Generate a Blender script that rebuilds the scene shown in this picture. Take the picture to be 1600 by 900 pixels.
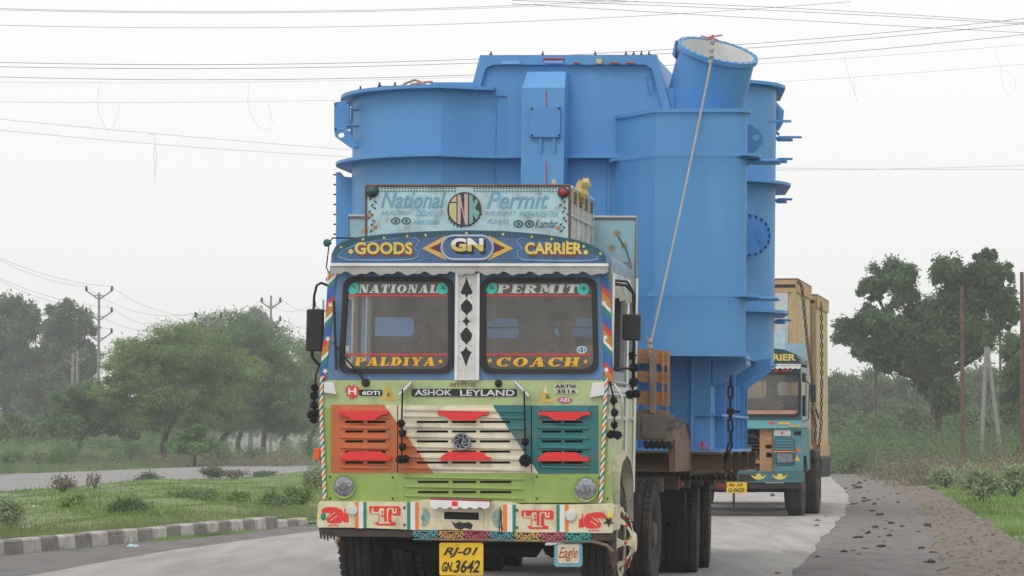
import bpy, bmesh, math, random
import numpy as np
from mathutils import Vector, Matrix
from mathutils.geometry import tessellate_polygon
R = math.radians
rnd = random.Random(7)
nrg = np.random.default_rng(7)
scene = bpy.context.scene
COL = scene.collection
for o in list(bpy.data.objects): bpy.data.objects.remove(o)

# ---------------------------------------------------------------- camera
F = 4550.0                      # focal length in pixels of the 1600 px wide photograph
HOR = 693.0                     # row of the horizon
EYE = 1.36
PITCH = math.atan((HOR - 450.0) / F)
cd = bpy.data.cameras.new('camera'); cam = bpy.data.objects.new('camera', cd); COL.objects.link(cam)
cam.location = (0, 0, EYE); cam.rotation_euler = (math.pi / 2 + PITCH, 0, 0)
cd.sensor_width = 36; cd.lens = F / 1600 * 36; cd.clip_start = 0.5; cd.clip_end = 8000
scene.camera = cam
# ---------------------------------------------------------------- world, sun, exposure
SUN_EL, SUN_AZ = R(52), R(205)          # high behind the camera, a little to the left; veiled by cloud
w = bpy.data.worlds.new('World'); scene.world = w; w.use_nodes = True
nt = w.node_tree; nt.nodes.clear()
out = nt.nodes.new('ShaderNodeOutputWorld'); bg = nt.nodes.new('ShaderNodeBackground')
sky = nt.nodes.new('ShaderNodeTexSky'); sky.sky_type = 'NISHITA'; sky.sun_disc = False
sky.sun_elevation = SUN_EL; sky.sun_rotation = SUN_AZ; sky.dust_density = 4; sky.air_density = 1
mx = nt.nodes.new('ShaderNodeMix'); mx.data_type = 'RGBA'; mx.inputs[0].default_value = 0.93
tc = nt.nodes.new('ShaderNodeTexCoord'); sp = nt.nodes.new('ShaderNodeSeparateXYZ')
cr = nt.nodes.new('ShaderNodeValToRGB')
cr.color_ramp.elements[0].position = 0.0; cr.color_ramp.elements[0].color = (9.1, 9.05, 9.0, 1)
cr.color_ramp.elements[1].position = 0.5; cr.color_ramp.elements[1].color = (10.1, 10.0, 9.9, 1)
e = cr.color_ramp.elements.new(0.16); e.color = (9.8, 9.73, 9.65, 1)
nt.links.new(tc.outputs['Generated'], sp.inputs[0]); nt.links.new(sp.outputs['Z'], cr.inputs[0])
nt.links.new(sky.outputs[0], mx.inputs[6]); nt.links.new(cr.outputs[0], mx.inputs[7])
nt.links.new(mx.outputs[2], bg.inputs[0]); bg.inputs[1].default_value = 0.112
nt.links.new(bg.outputs[0], out.inputs[0])
sl = bpy.data.lights.new('sun', 'SUN'); so = bpy.data.objects.new('sun', sl); COL.objects.link(so)
sl.energy = 0.8; sl.angle = R(25); sl.color = (1.0, 0.97, 0.92)
so.location = (0, -20, 40)
sd = Vector((math.sin(SUN_AZ) * math.cos(SUN_EL), math.cos(SUN_AZ) * math.cos(SUN_EL), math.sin(SUN_EL)))
so.rotation_euler = sd.to_track_quat('Z', 'Y').to_euler()
scene.view_settings.view_transform = 'Standard'; scene.view_settings.look = 'None'
scene.view_settings.exposure = 0.0; scene.view_settings.gamma = 1.0
scene.cycles.max_bounces = 8; scene.cycles.transparent_max_bounces = 16
scene.cycles.volume_bounces = 1

# ---------------------------------------------------------------- photograph pixel -> place
CAM = Vector((0, 0, EYE))
def ray(px, py):
    u, v = (px - 800) / F, (450 - py) / F
    c, s = math.cos(PITCH), math.sin(PITCH)
    return Vector((u, c - v * s, s + v * c))
def gp(px, py, z=0.0):
    d = ray(px, py); t = (z - EYE) / d.z; p = CAM + d * t
    return (p.x, p.y)
class Frame:
    def __init__(s, origin, yaw=0, roll=0, pitch=0):
        s.M = Matrix.Translation(Vector(origin)) @ Matrix.Rotation(-R(yaw), 4, 'Z') @ Matrix.Rotation(R(pitch), 4, 'X') @ Matrix.Rotation(R(roll), 4, 'Y')
        s.I = s.M.inverted(); s.o = s.I @ CAM; s.I3 = s.I.to_3x3()
    def pix(s, px, py, y):
        d = s.I3 @ ray(px, py); t = (y - s.o.y) / d.y; p = s.o + d * t
        return (p.x, p.z)
    def P(s, px, py, y):
        x, z = s.pix(px, py, y); return (x, y, z)
W0 = Frame((0, 0, 0))
def c1(x, y): return (480 + x / 2.857, 270 + y / 2.857)
def c2(x, y): return (480 + x / 2.857, 585 + y / 2.857)

# ---------------------------------------------------------------- materials
def srgb(r, g, b, k=1.0):
    f = lambda c: (c / 255 / 12.92 if c / 255 <= .04045 else ((c / 255 + .055) / 1.055) ** 2.4) * k
    return (min(f(r), .95), min(f(g), .95), min(f(b), .95))
MATS = {}
def M(name, col, rough=.55, metal=0.0, var=.12, scale=6.0, dirt=0.0, dirtcol=(.12, .09, .06), dscale=3.0, bump=0.0, bscale=40, coat=0.0, spec=.5, trans=0.0, stretch=None):
    if name in MATS: return MATS[name]
    m = bpy.data.materials.new(name); m.use_nodes = True; n = m.node_tree; N = n.nodes; L = n.links
    b = N['Principled BSDF']; b.inputs['Roughness'].default_value = rough; b.inputs['Metallic'].default_value = metal
    b.inputs['Specular IOR Level'].default_value = spec; b.inputs['Coat Weight'].default_value = coat
    t = N.new('ShaderNodeTexCoord'); src = t.outputs['Object']
    if stretch:
        mp = N.new('ShaderNodeMapping'); mp.inputs['Scale'].default_value = stretch; L.new(src, mp.inputs[0]); src = mp.outputs[0]
    nz = N.new('ShaderNodeTexNoise'); nz.inputs['Scale'].default_value = scale; nz.inputs['Detail'].default_value = 5
    L.new(src, nz.inputs['Vector'])
    r = N.new('ShaderNodeMapRange'); r.inputs[1].default_value = .3; r.inputs[2].default_value = .7
    r.inputs[3].default_value = 1 - var; r.inputs[4].default_value = 1 + var; L.new(nz.outputs[0], r.inputs[0])
    mu = N.new('ShaderNodeVectorMath'); mu.operation = 'SCALE'; mu.inputs[0].default_value = col; L.new(r.outputs[0], mu.inputs['Scale'])
    cur = mu.outputs[0]
    if dirt > 0:
        n2 = N.new('ShaderNodeTexNoise'); n2.inputs['Scale'].default_value = dscale; n2.inputs['Detail'].default_value = 8; n2.inputs['Roughness'].default_value = .7
        L.new(src, n2.inputs['Vector'])
        r2 = N.new('ShaderNodeMapRange'); r2.inputs[1].default_value = .62 - .3 * dirt; r2.inputs[2].default_value = .72; r2.inputs[4].default_value = min(1, dirt * 1.3)
        L.new(n2.outputs[0], r2.inputs[0])
        m2 = N.new('ShaderNodeMix'); m2.data_type = 'RGBA'; m2.inputs[7].default_value = (*dirtcol, 1)
        L.new(r2.outputs[0], m2.inputs[0]); L.new(cur, m2.inputs[6]); cur = m2.outputs[2]
        r3 = N.new('ShaderNodeMapRange'); r3.inputs[3].default_value = rough; r3.inputs[4].default_value = min(1, rough + .3)
        L.new(r2.outputs[0], r3.inputs[0]); L.new(r3.outputs[0], b.inputs['Roughness'])
    L.new(cur, b.inputs['Base Color'])
    if bump > 0:
        n3 = N.new('ShaderNodeTexNoise'); n3.inputs['Scale'].default_value = bscale; n3.inputs['Detail'].default_value = 4
        L.new(src, n3.inputs['Vector']); bp = N.new('ShaderNodeBump'); bp.inputs['Strength'].default_value = bump; bp.inputs['Distance'].default_value = .02
        L.new(n3.outputs[0], bp.inputs['Height']); L.new(bp.outputs[0], b.inputs['Normal'])
    if trans > 0:
        tr = N.new('ShaderNodeBsdfTranslucent'); ms = N.new('ShaderNodeMixShader'); ms.inputs[0].default_value = trans
        L.new(cur, tr.inputs[0]); L.new(b.outputs[0], ms.inputs[1]); L.new(tr.outputs[0], ms.inputs[2]); L.new(ms.outputs[0], N['Material Output'].inputs[0])
    MATS[name] = m
    return m
def glass(name, dust=(.35, .35, .36), d=.16, tint=(.75, .78, .78)):
    m = bpy.data.materials.new(name); m.use_nodes = True; n = m.node_tree; N = n.nodes; L = n.links; N.clear()
    o = N.new('ShaderNodeOutputMaterial'); tr = N.new('ShaderNodeBsdfTransparent'); tr.inputs[0].default_value = (*tint, 1)
    gl = N.new('ShaderNodeBsdfGlossy'); gl.inputs['Roughness'].default_value = .03
    df = N.new('ShaderNodeBsdfDiffuse'); df.inputs[0].default_value = (*dust, 1)
    t = N.new('ShaderNodeTexCoord'); nz = N.new('ShaderNodeTexNoise'); nz.inputs['Scale'].default_value = 5; nz.inputs['Detail'].default_value = 6
    L.new(t.outputs['Object'], nz.inputs['Vector'])
    rr = N.new('ShaderNodeMapRange'); rr.inputs[1].default_value = .3; rr.inputs[2].default_value = .7; rr.inputs[3].default_value = d * .7; rr.inputs[4].default_value = d * 1.3
    L.new(nz.outputs[0], rr.inputs[0])
    fr = N.new('ShaderNodeFresnel'); fr.inputs[0].default_value = 1.5
    m1 = N.new('ShaderNodeMixShader'); L.new(rr.outputs[0], m1.inputs[0]); L.new(tr.outputs[0], m1.inputs[1]); L.new(df.outputs[0], m1.inputs[2])
    m2 = N.new('ShaderNodeMixShader'); L.new(fr.outputs[0], m2.inputs[0]); L.new(m1.outputs[0], m2.inputs[1]); L.new(gl.outputs[0], m2.inputs[2])
    L.new(m2.outputs[0], o.inputs[0]); return m

# ---------------------------------------------------------------- mesh builder
SPLIT = set('red_band star_sticker painted_star painted_rose painted_flower flange_tab bolt rivet black_inset louvre stud chrome_trim door_trim stiffener red_line red_seal bracket cover_block red_stud marker_lamp rear_window_bar board_frame winged_emblem metal_pelmet red_mark yellow_mark painted_leaf painted_outline painted_diamond painted_cuff leaf_spring mirror_arm hose bracket_web rack_rail torn_flap stay_wire slot_shade_plate'.split())
class MB:
    def pieces(s):
        p = list(range(len(s.v)))
        def fd(i):
            while p[i] != i: p[i] = p[p[i]]; i = p[i]
            return i
        for q in s.f:
            a = fd(q[0])
            for j in q[1:]: p[fd(j)] = a
        g = {}
        for q, m in zip(s.f, s.m): g.setdefault(fd(q[0]), []).append((q, m))
        out = []
        for fs in g.values():
            b = MB(); ix = {}
            for q, m in fs:
                for i in q:
                    if i not in ix: ix[i] = len(b.v); b.v.append(s.v[i])
                b.f.append(tuple(ix[i] for i in q)); b.m.append(m)
            out.append(b)
        return out
    def __init__(s): s.v = []; s.f = []; s.m = []
    def add(s, v, f, mi=0):
        k = len(s.v); s.v += [tuple(p) for p in v]; s.f += [tuple(i + k for i in q) for q in f]; s.m += [mi] * len(f); return s
    def box(s, x0, x1, y0, y1, z0, z1, mi=0, bev=0.0):
        if bev > 0:
            b = bev; pr = [(x0 + b, z0), (x1 - b, z0), (x1, z0 + b), (x1, z1 - b), (x1 - b, z1), (x0 + b, z1), (x0, z1 - b), (x0, z0 + b)]
            ins = lambda q: [(x0 + b if x < x0 + b else x1 - b if x > x1 - b else x, z0 + b if z < z0 + b else z1 - b if z > z1 - b else z) for x, z in q]
            A = [(x, y0, z) for x, z in ins(pr)]; B = [(x, y0 + b, z) for x, z in pr]; C = [(x, y1 - b, z) for x, z in pr]; D = [(x, y1, z) for x, z in ins(pr)]
            f = [tuple(range(8))[::-1]]
            for k in range(3):
                for i in range(8):
                    j = (i + 1) % 8; f.append((k * 8 + i, k * 8 + j, k * 8 + 8 + j, k * 8 + 8 + i))
            f.append(tuple(range(24, 32))); return s.add(A + B + C + D, f, mi)
        v = [(x, y, z) for x in (x0, x1) for y in (y0, y1) for z in (z0, z1)]
        return s.add(v, [(0, 1, 3, 2), (4, 6, 7, 5), (0, 4, 5, 1), (2, 3, 7, 6), (0, 2, 6, 4), (1, 5, 7, 3)], mi)
    def tube(s, pts, r, n=8, mi=0, caps=True, r1=None):
        pts = [Vector(p) for p in pts]; k = len(pts); up = None; vs = []
        for i, p in enumerate(pts):
            d = (pts[min(i + 1, k - 1)] - pts[max(i - 1, 0)])
            d = d.normalized() if d.length > 1e-9 else Vector((0, 0, 1))
            if up is None:
                a = Vector((0, 0, 1)) if abs(d.z) < .9 else Vector((1, 0, 0)); up = d.cross(a).normalized()
            else:
                up = (up - d * up.dot(d)); up = up.normalized() if up.length > 1e-6 else d.orthogonal().normalized()
            sd_ = d.cross(up); rr = r if r1 is None else r + (r1 - r) * i / max(1, k - 1)
            if isinstance(r, (list, tuple)): rr = r[i]
            vs += [p + (up * math.cos(2 * math.pi * j / n) + sd_ * math.sin(2 * math.pi * j / n)) * rr for j in range(n)]
        f = [(i * n + j, i * n + (j + 1) % n, (i + 1) * n + (j + 1) % n, (i + 1) * n + j) for i in range(k - 1) for j in range(n)]
        if caps: f += [tuple(range(n))[::-1], tuple(range((k - 1) * n, k * n))]
        return s.add(vs, f, mi)
    def lathe(s, prof, c=(0, 0, 0), axis='x', n=32, mi=0, close=False):
        # prof: (along axis, radius)
        vs = []
        for a, r in prof:
            for j in range(n):
                t = 2 * math.pi * j / n; q = (r * math.cos(t), r * math.sin(t))
                p = {'x': (a, q[0], q[1]), 'y': (q[0], a, q[1]), 'z': (q[0], q[1], a)}[axis]
                vs.append((p[0] + c[0], p[1] + c[1], p[2] + c[2]))
        k = len(prof); f = []
        for i in range(k - 1 if not close else k):
            i2 = (i + 1) % k
            for j in range(n): f.append((i * n + j, i * n + (j + 1) % n, i2 * n + (j + 1) % n, i2 * n + j))
        if not close:
            if prof[0][1] > 1e-4: f.append(tuple(range(n))[::-1])
            if prof[-1][1] > 1e-4: f.append(tuple(range((k - 1) * n, k * n)))
        return s.add(vs, f, mi)
    def ball(s, c, r, n=10, m=7, mi=0, jit=0.0):
        rx, ry, rz = r if isinstance(r, (tuple, list)) else (r, r, r)
        vs = [(c[0], c[1], c[2] - rz)]
        for i in range(1, m):
            t = math.pi * i / m
            for j in range(n):
                a = 2 * math.pi * j / n; q = 1 + rnd.uniform(-jit, jit)
                vs.append((c[0] + rx * math.sin(t) * math.cos(a) * q, c[1] + ry * math.sin(t) * math.sin(a) * q, c[2] - rz * math.cos(t) * q))
        vs.append((c[0], c[1], c[2] + rz)); f = [(0, 1 + (j + 1) % n, 1 + j) for j in range(n)]
        for i in range(m - 2):
            for j in range(n): f.append((1 + i * n + j, 1 + i * n + (j + 1) % n, 1 + (i + 1) * n + (j + 1) % n, 1 + (i + 1) * n + j))
        l = len(vs) - 1; f += [(l, 1 + (m - 2) * n + j, 1 + (m - 2) * n + (j + 1) % n) for j in range(n)]
        return s.add(vs, f, mi)
    def plate(s, outer, holes, y0, y1, mi=0, axis='y'):
        # flat shape in the x-z plane with holes, from y0 (front) to y1 (back); axis 'x': loops are (y, z); 'z': loops are (x, y)
        loops = [list(outer)] + [list(h) for h in holes]
        tri = tessellate_polygon([[Vector((a, b, 0)) for a, b in l] for l in loops])
        flat = [p for l in loops for p in l]; n = len(flat)
        mk = {'y': lambda p, d: (p[0], d, p[1]), 'x': lambda p, d: (d, p[0], p[1]), 'z': lambda p, d: (p[0], p[1], d)}[axis]
        vs = [mk(p, y0) for p in flat] + [mk(p, y1) for p in flat]
        def ar(l): return sum(l[i][0] * l[(i + 1) % len(l)][1] - l[(i + 1) % len(l)][0] * l[i][1] for i in range(len(l)))
        f = []
        for t in tri:
            a, b, c = (flat[i] for i in t); ccw = (b[0] - a[0]) * (c[1] - a[1]) - (c[0] - a[0]) * (b[1] - a[1]) > 0
            t = tuple(t) if ccw else tuple(t)[::-1]
            f += [t, tuple(i + n for i in t[::-1])]
        k = 0
        for li, l in enumerate(loops):
            m_ = len(l); rev = (ar(l) > 0) != (li == 0)
            for i in range(m_):
                j = (i + 1) % m_; q = (k + i, k + j, n + k + j, n + k + i)
                f.append(q if rev else q[::-1])
            k += m_
        return s.add(vs, f, mi)
    def mesh(s, name, mats, smooth=32):
        me = bpy.data.meshes.new(name); me.from_pydata(s.v, [], s.f)
        mats = mats if isinstance(mats, (list, tuple)) else [mats]
        for m in mats: me.materials.append(m)
        if len(mats) > 1: me.polygons.foreach_set('material_index', s.m)
        if smooth:
            me.polygons.foreach_set('use_smooth', [True] * len(me.polygons)); me.update()
            try: me.set_sharp_from_angle(angle=R(smooth))
            except Exception: pass
        bm = bmesh.new(); bm.from_mesh(me); bmesh.ops.recalc_face_normals(bm, faces=bm.faces); bm.to_mesh(me); bm.free()
        me.update(); return me
def rrect(x0, z0, x1, z1, r, n=5):
    r = min(r, abs(x1 - x0) / 2.01, abs(z1 - z0) / 2.01); p = []
    for cx, cz, a in ((x1 - r, z0 + r, -90), (x1 - r, z1 - r, 0), (x0 + r, z1 - r, 90), (x0 + r, z0 + r, 180)):
        for i in range(n + 1):
            t = R(a + 90 * i / n); p.append((cx + r * math.cos(t), cz + r * math.sin(t)))
    return p
def circ(cx, cz, r, n=20, rz=None, a0=0):
    rz = rz or r
    return [(cx + r * math.cos(2 * math.pi * i / n + a0), cz + rz * math.sin(2 * math.pi * i / n + a0)) for i in range(n)]
def star(cx, cz, r, n=5, k=.42, a0=math.pi / 2):
    return [(cx + (r if i % 2 == 0 else r * k) * math.cos(a0 + math.pi * i / n), cz + (r if i % 2 == 0 else r * k) * math.sin(a0 + math.pi * i / n)) for i in range(2 * n)]

class Thing:
    def __init__(s, name, label, cat, frame=W0, base=(0, 0, 0), group=None, single=False):
        s.fr = frame; s.base = Vector(base); s.name = name; s.o = None
        s.meta = (label, cat, group)
        if not single:
            s.o = bpy.data.objects.new(name, None); COL.objects.link(s.o); s.o.matrix_world = frame.M @ Matrix.Translation(s.base); s._tag(s.o)
            s.o.empty_display_size = .3
    def _tag(s, o):
        o['label'] = s.meta[0]; o['category'] = s.meta[1]
        if s.meta[2]: o['group'] = s.meta[2]
    def one(s, mb, mats, smooth=32):
        mb.v = [(x - s.base.x, y - s.base.y, z - s.base.z) for x, y, z in mb.v]
        o = bpy.data.objects.new(s.name, mb.mesh(s.name, mats, smooth)); COL.objects.link(o); o.matrix_world = s.fr.M @ Matrix.Translation(s.base); s._tag(o); s.o = o; return o
    def add(s, name, mb, mats, parent=None, label=None, smooth=32, kind=None):
        if name in SPLIT:
            ps = mb.pieces()
            if len(ps) > 1: return [s._add(name, p, mats, parent, label, smooth, kind) for p in ps][0]
        return s._add(name, mb, mats, parent, label, smooth, kind)
    def _add(s, name, mb, mats, parent=None, label=None, smooth=32, kind=None):
        mb.v = [(x - s.base.x, y - s.base.y, z - s.base.z) for x, y, z in mb.v]
        o = bpy.data.objects.new(name, mb.mesh(name, mats, smooth)); COL.objects.link(o); o.parent = parent or s.o
        if parent is not None and parent is not s.o: o.matrix_parent_inverse = Matrix.Identity(4); o.location = -parent.location
        if label: o['label'] = label
        if kind: o['kind'] = kind
        return o
    def inst(s, name, me, loc, parent=None, rot=None, scale=None, label=None):
        o = bpy.data.objects.new(name, me); COL.objects.link(o); o.parent = parent or s.o
        o.location = Vector(loc) - s.base - (parent.location if parent is not None and parent is not s.o else Vector())
        if rot: o.rotation_euler = rot
        if scale: o.scale = scale
        if label: o['label'] = label
        return o
def struct(name, me, kind='structure', loc=(0, 0, 0)):
    o = bpy.data.objects.new(name, me); COL.objects.link(o); o.location = loc; o['kind'] = kind; return o

# lettering: mesh from Blender's built-in font, fitted to a box given by two corners
_tc = {}
def text_data(s, shear, off):
    k = (s, shear, off)
    if k in _tc: return _tc[k]
    cu = bpy.data.curves.new('t', 'FONT'); cu.body = s; cu.size = 1; cu.shear = shear; cu.offset = off; cu.resolution_u = 3; cu.fill_mode = 'FRONT'
    o = bpy.data.objects.new('t', cu); COL.objects.link(o); bpy.context.view_layer.update()
    dg = bpy.context.evaluated_depsgraph_get(); me = bpy.data.meshes.new_from_object(o.evaluated_get(dg))
    v = [tuple(q.co) for q in me.vertices]; f = [tuple(p.vertices) for p in me.polygons]
    bpy.data.objects.remove(o); bpy.data.curves.remove(cu); bpy.data.meshes.remove(me)
    x0, x1 = min(p[0] for p in v), max(p[0] for p in v); y0, y1 = min(p[1] for p in v), max(p[1] for p in v)
    v = [((p[0] - x0) / (x1 - x0), (p[1] - y0) / (y1 - y0)) for p in v]
    _tc[k] = (v, f); return _tc[k]
def put2d(mb, v, f, fr, box, y, th=.004, mi=0, arc=0.0):
    x0, y0, x1, y1 = box
    out = []
    for a, b in v:
        px = x0 + (x1 - x0) * a; py = y1 + (y0 - y1) * b + arc * (2 * a - 1) ** 2
        out.append(fr.P(px, py, y - th))
    n = len(out); back = [(p[0], y, p[2]) for p in out]
    ed = {}
    for q in f:
        for i in range(len(q)):
            a, b = q[i], q[(i + 1) % len(q)]; ed[(a, b)] = ed.get((a, b), 0) + 1
    sides = [(a, b, b + n, a + n) for (a, b) in ed if (b, a) not in ed]
    return mb.add(out + back, list(f) + sides, mi)
def text(mb, s, box, fr, y, th=.004, shear=0, off=0.0, mi=0, arc=0.0):
    v, f = text_data(s, shear, off); return put2d(mb, v, f, fr, box, y, th, mi, arc)
# slab letters for the windscreen lettering
T_, t_, h_ = .36, .10, .11
SLAB = {
 'I': (.55, [[(.0, 0), (.55, 0), (.55, h_), (0, h_)], [(0, 1 - h_), (.55, 1 - h_), (.55, 1), (0, 1)], [(.1, 0), (.45, 0), (.45, 1), (.1, 1)]]),
 'T': (.9, [[(.2, 0), (.7, 0), (.7, h_), (.2, h_)], [(.28, 0), (.62, 0), (.62, 1), (.28, 1)], [(0, .86), (.9, .86), (.9, 1), (0, 1)], [(0, .66), (.1, .66), (.1, 1), (0, 1)], [(.8, .66), (.9, .66), (.9, 1), (.8, 1)]]),
 'L': (.85, [[(0, 0), (.85, 0), (.85, h_), (0, h_)], [(.08, 0), (.42, 0), (.42, 1), (.08, 1)], [(0, 1 - h_), (.5, 1 - h_), (.5, 1), (0, 1)], [(.75, 0), (.85, 0), (.85, .36), (.75, .36)]]),
 'E': (.85, [[(0, 0), (.85, 0), (.85, h_), (0, h_)], [(.08, 0), (.42, 0), (.42, 1), (.08, 1)], [(0, 1 - h_), (.85, 1 - h_), (.85, 1), (0, 1)], [(.4, .45), (.68, .45), (.68, .57), (.4, .57)], [(.75, 0), (.85, 0), (.85, .3), (.75, .3)], [(.75, .7), (.85, .7), (.85, 1), (.75, 1)]]),
 'H': (1., [[(0, 0), (.44, 0), (.44, h_), (0, h_)], [(.56, 0), (1, 0), (1, h_), (.56, h_)], [(0, 1 - h_), (.44, 1 - h_), (.44, 1), (0, 1)], [(.56, 1 - h_), (1, 1 - h_), (1, 1), (.56, 1)], [(.07, 0), (.37, 0), (.37, 1), (.07, 1)], [(.63, 0), (.93, 0), (.93, 1), (.63, 1)], [(.3, .43), (.7, .43), (.7, .57), (.3, .57)]]),
 'N': (1.05, [[(0, 0), (.35, 0), (.35, h_), (0, h_)], [(.1, 0), (.22, 0), (.22, 1), (.1, 1)], [(0, 1 - h_), (.4, 1 - h_), (.4, 1), (0, 1)], [(.1, 1), (.48, 1), (.95, 0), (.6, 0)], [(.83, 0), (.95, 0), (.95, 1), (.83, 1)], [(.7, 1 - h_), (1.05, 1 - h_), (1.05, 1), (.7, 1)]]),
 'M': (1.25, [[(0, 0), (.36, 0), (.36, h_), (0, h_)], [(.12, 0), (.24, 0), (.24, 1), (.12, 1)], [(0, 1 - h_), (.4, 1 - h_), (.4, 1), (0, 1)], [(.14, 1), (.48, 1), (.75, .2), (.5, .1)], [(.8, 1), (.9, 1), (.68, .2), (.55, .1)], [(.8, 0), (1.15, 0), (1.15, 1), (.8, 1)], [(.72, 0), (1.25, 0), (1.25, h_), (.72, h_)], [(.8, 1 - h_), (1.25, 1 - h_), (1.25, 1), (.8, 1)]]),
 'A': (1.1, [[(0, 0), (.36, 0), (.36, h_), (0, h_)], [(.55, 0), (1.1, 0), (1.1, h_), (.55, h_)], [(.12, 0), (.24, 0), (.56, 1), (.44, 1)], [(.4, 1), (.72, 1), (1.02, 0), (.64, 0)], [(.25, .27), (.7, .27), (.7, .38), (.25, .38)]]),
 'Y': (1.05, [[(.3, 0), (.78, 0), (.78, h_), (.3, h_)], [(.37, 0), (.71, 0), (.71, .5), (.37, .5)], [(.06, 1), (.44, 1), (.71, .5), (.37, .4)], [(.85, 1), (.97, 1), (.71, .42), (.58, .5)], [(0, 1 - h_), (.5, 1 - h_), (.5, 1), (0, 1)], [(.7, 1 - h_), (1.05, 1 - h_), (1.05, 1), (.7, 1)]]),
}
def _arc(cx, cz, ro, rzo, ri, rzi, a0, a1, n=10):
    A = [(cx + ro * math.cos(R(a0 + (a1 - a0) * i / n)), cz + rzo * math.sin(R(a0 + (a1 - a0) * i / n))) for i in range(n + 1)]
    B = [(cx + ri * math.cos(R(a0 + (a1 - a0) * i / n)), cz + rzi * math.sin(R(a0 + (a1 - a0) * i / n))) for i in range(n + 1)]
    return [[A[i], A[i + 1], B[i + 1], B[i]] for i in range(n)]
SLAB['O'] = (1.05, _arc(.525, .5, .525, .5, .2, .4, 0, 360, 18))
SLAB['C'] = (1.0, _arc(.525, .5, .525, .5, .2, .4, 40, 320, 15) + [[(.82, .62), (.95, .62), (.95, 1), (.82, 1)]])
SLAB['D'] = (1.0, _arc(.42, .5, .56, .5, .22, .4, -90, 90, 12) + [[(.08, 0), (.42, 0), (.42, 1), (.08, 1)], [(0, 0), (.5, 0), (.5, h_), (0, h_)], [(0, 1 - h_), (.5, 1 - h_), (.5, 1), (0, 1)]])
SLAB['P'] = (.95, _arc(.42, .72, .5, .28, .2, .17, -90, 90, 10) + [[(.08, 0), (.42, 0), (.42, 1), (.08, 1)], [(0, 0), (.5, 0), (.5, h_), (0, h_)], [(0, 1 - h_), (.5, 1 - h_), (.5, 1), (0, 1)]])
SLAB['R'] = (1.05, SLAB['P'][1] + [[(.42, .46), (.68, .46), (1.02, 0), (.68, 0)], [(.64, 0), (1.05, 0), (1.05, h_), (.64, h_)]])
def slab(mb, s, box, fr, y, th=.003, shear=.15, gap=.16):
    tw = sum(SLAB[c][0] for c in s) + gap * (len(s) - 1); x = 0
    for i, c in enumerate(s):
        wd, polys = SLAB[c]
        for k, p in enumerate(polys):
            q = [((x + a + shear * (b - .5)) / tw, b) for a, b in p]
            put2d(mb, q, [tuple(range(len(q)))], fr, box, y - .0003 * (k % 4), th)
        x += wd + gap
def pxloop(fr, pts, y): return [fr.pix(a, b, y) for a, b in pts]
# ================================================================ materials used by several things
m_conc = M('road_concrete', (.35, .335, .32), .85, var=.14, scale=2.5, dirt=.5, dirtcol=(.22, .19, .16), dscale=1.6, bump=.25, bscale=60, stretch=(1, .12, 1))
m_asph = M('asphalt', (.155, .148, .145), .9, var=.25, scale=3, dirt=.6, dirtcol=(.21, .175, .145), dscale=2.2, bump=.6, bscale=90, stretch=(1, .3, 1))
m_asph2 = M('old_asphalt', (.25, .245, .24), .9, var=.1, scale=.4, dirt=.4, dirtcol=(.2, .18, .15), dscale=.5, bump=.2, bscale=30)
m_grav = M('brown_gravel', (.19, .16, .13), .95, var=.35, scale=4, dirt=.4, dirtcol=(.09, .07, .055), dscale=7, bump=1, bscale=40)
m_soil = M('grassy_soil', (.14, .17, .07), .95, var=.35, scale=.5, dirt=.35, dirtcol=(.12, .09, .06), dscale=.6, bump=.6, bscale=12)
m_turf = M('median_turf', (.15, .215, .075), .95, var=.4, scale=.5, dirt=.6, dirtcol=(.19, .16, .11), dscale=.8, bump=.6, bscale=12)

def leafmat(name, c, var=.35, tr=.3, scale=.7): return M(name, c, .6, var=var, scale=scale, trans=tr, spec=.25)
lf_acacia = leafmat('acacia_leaf', (.20, .29, .09), var=.45, scale=.5)
lf_acaciab = leafmat('acacia_leaf_blue', (.16, .25, .11))
lf_dark = leafmat('dark_leaf', (.12, .205, .095), tr=.4)
lf_euc = leafmat('eucalyptus_leaf', (.14, .19, .13))
lf_bright = leafmat('bright_leaf', (.13, .26, .06))
lf_dry = leafmat('dry_twigs', (.21, .19, .12), tr=.1)
lf_pale = leafmat('pale_leaf', (.30, .38, .2))
lf_grass = leafmat('grass_blade', (.19, .30, .085), var=.5, scale=.3)
lf_far = leafmat('far_foliage', (.14, .2, .11))
m_bark = M('bark', (.07, .055, .045), .9, var=.3, scale=9, bump=.5)
m_conpole = M('pole_concrete', (.27, .26, .25), .85, var=.15, dirt=.3, dirtcol=(.2, .16, .12))
m_rustpole = M('rusty_steel_pole', (.13, .07, .05), .85, var=.3, dirt=.3, dirtcol=(.06, .035, .03))
m_insul = M('insulator', (.06, .035, .03), .4)
m_wire = M('wire', (.22, .22, .23), .6)
m_farwall = M('mud_brick', (.28, .2, .16), .9, var=.2)

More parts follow.
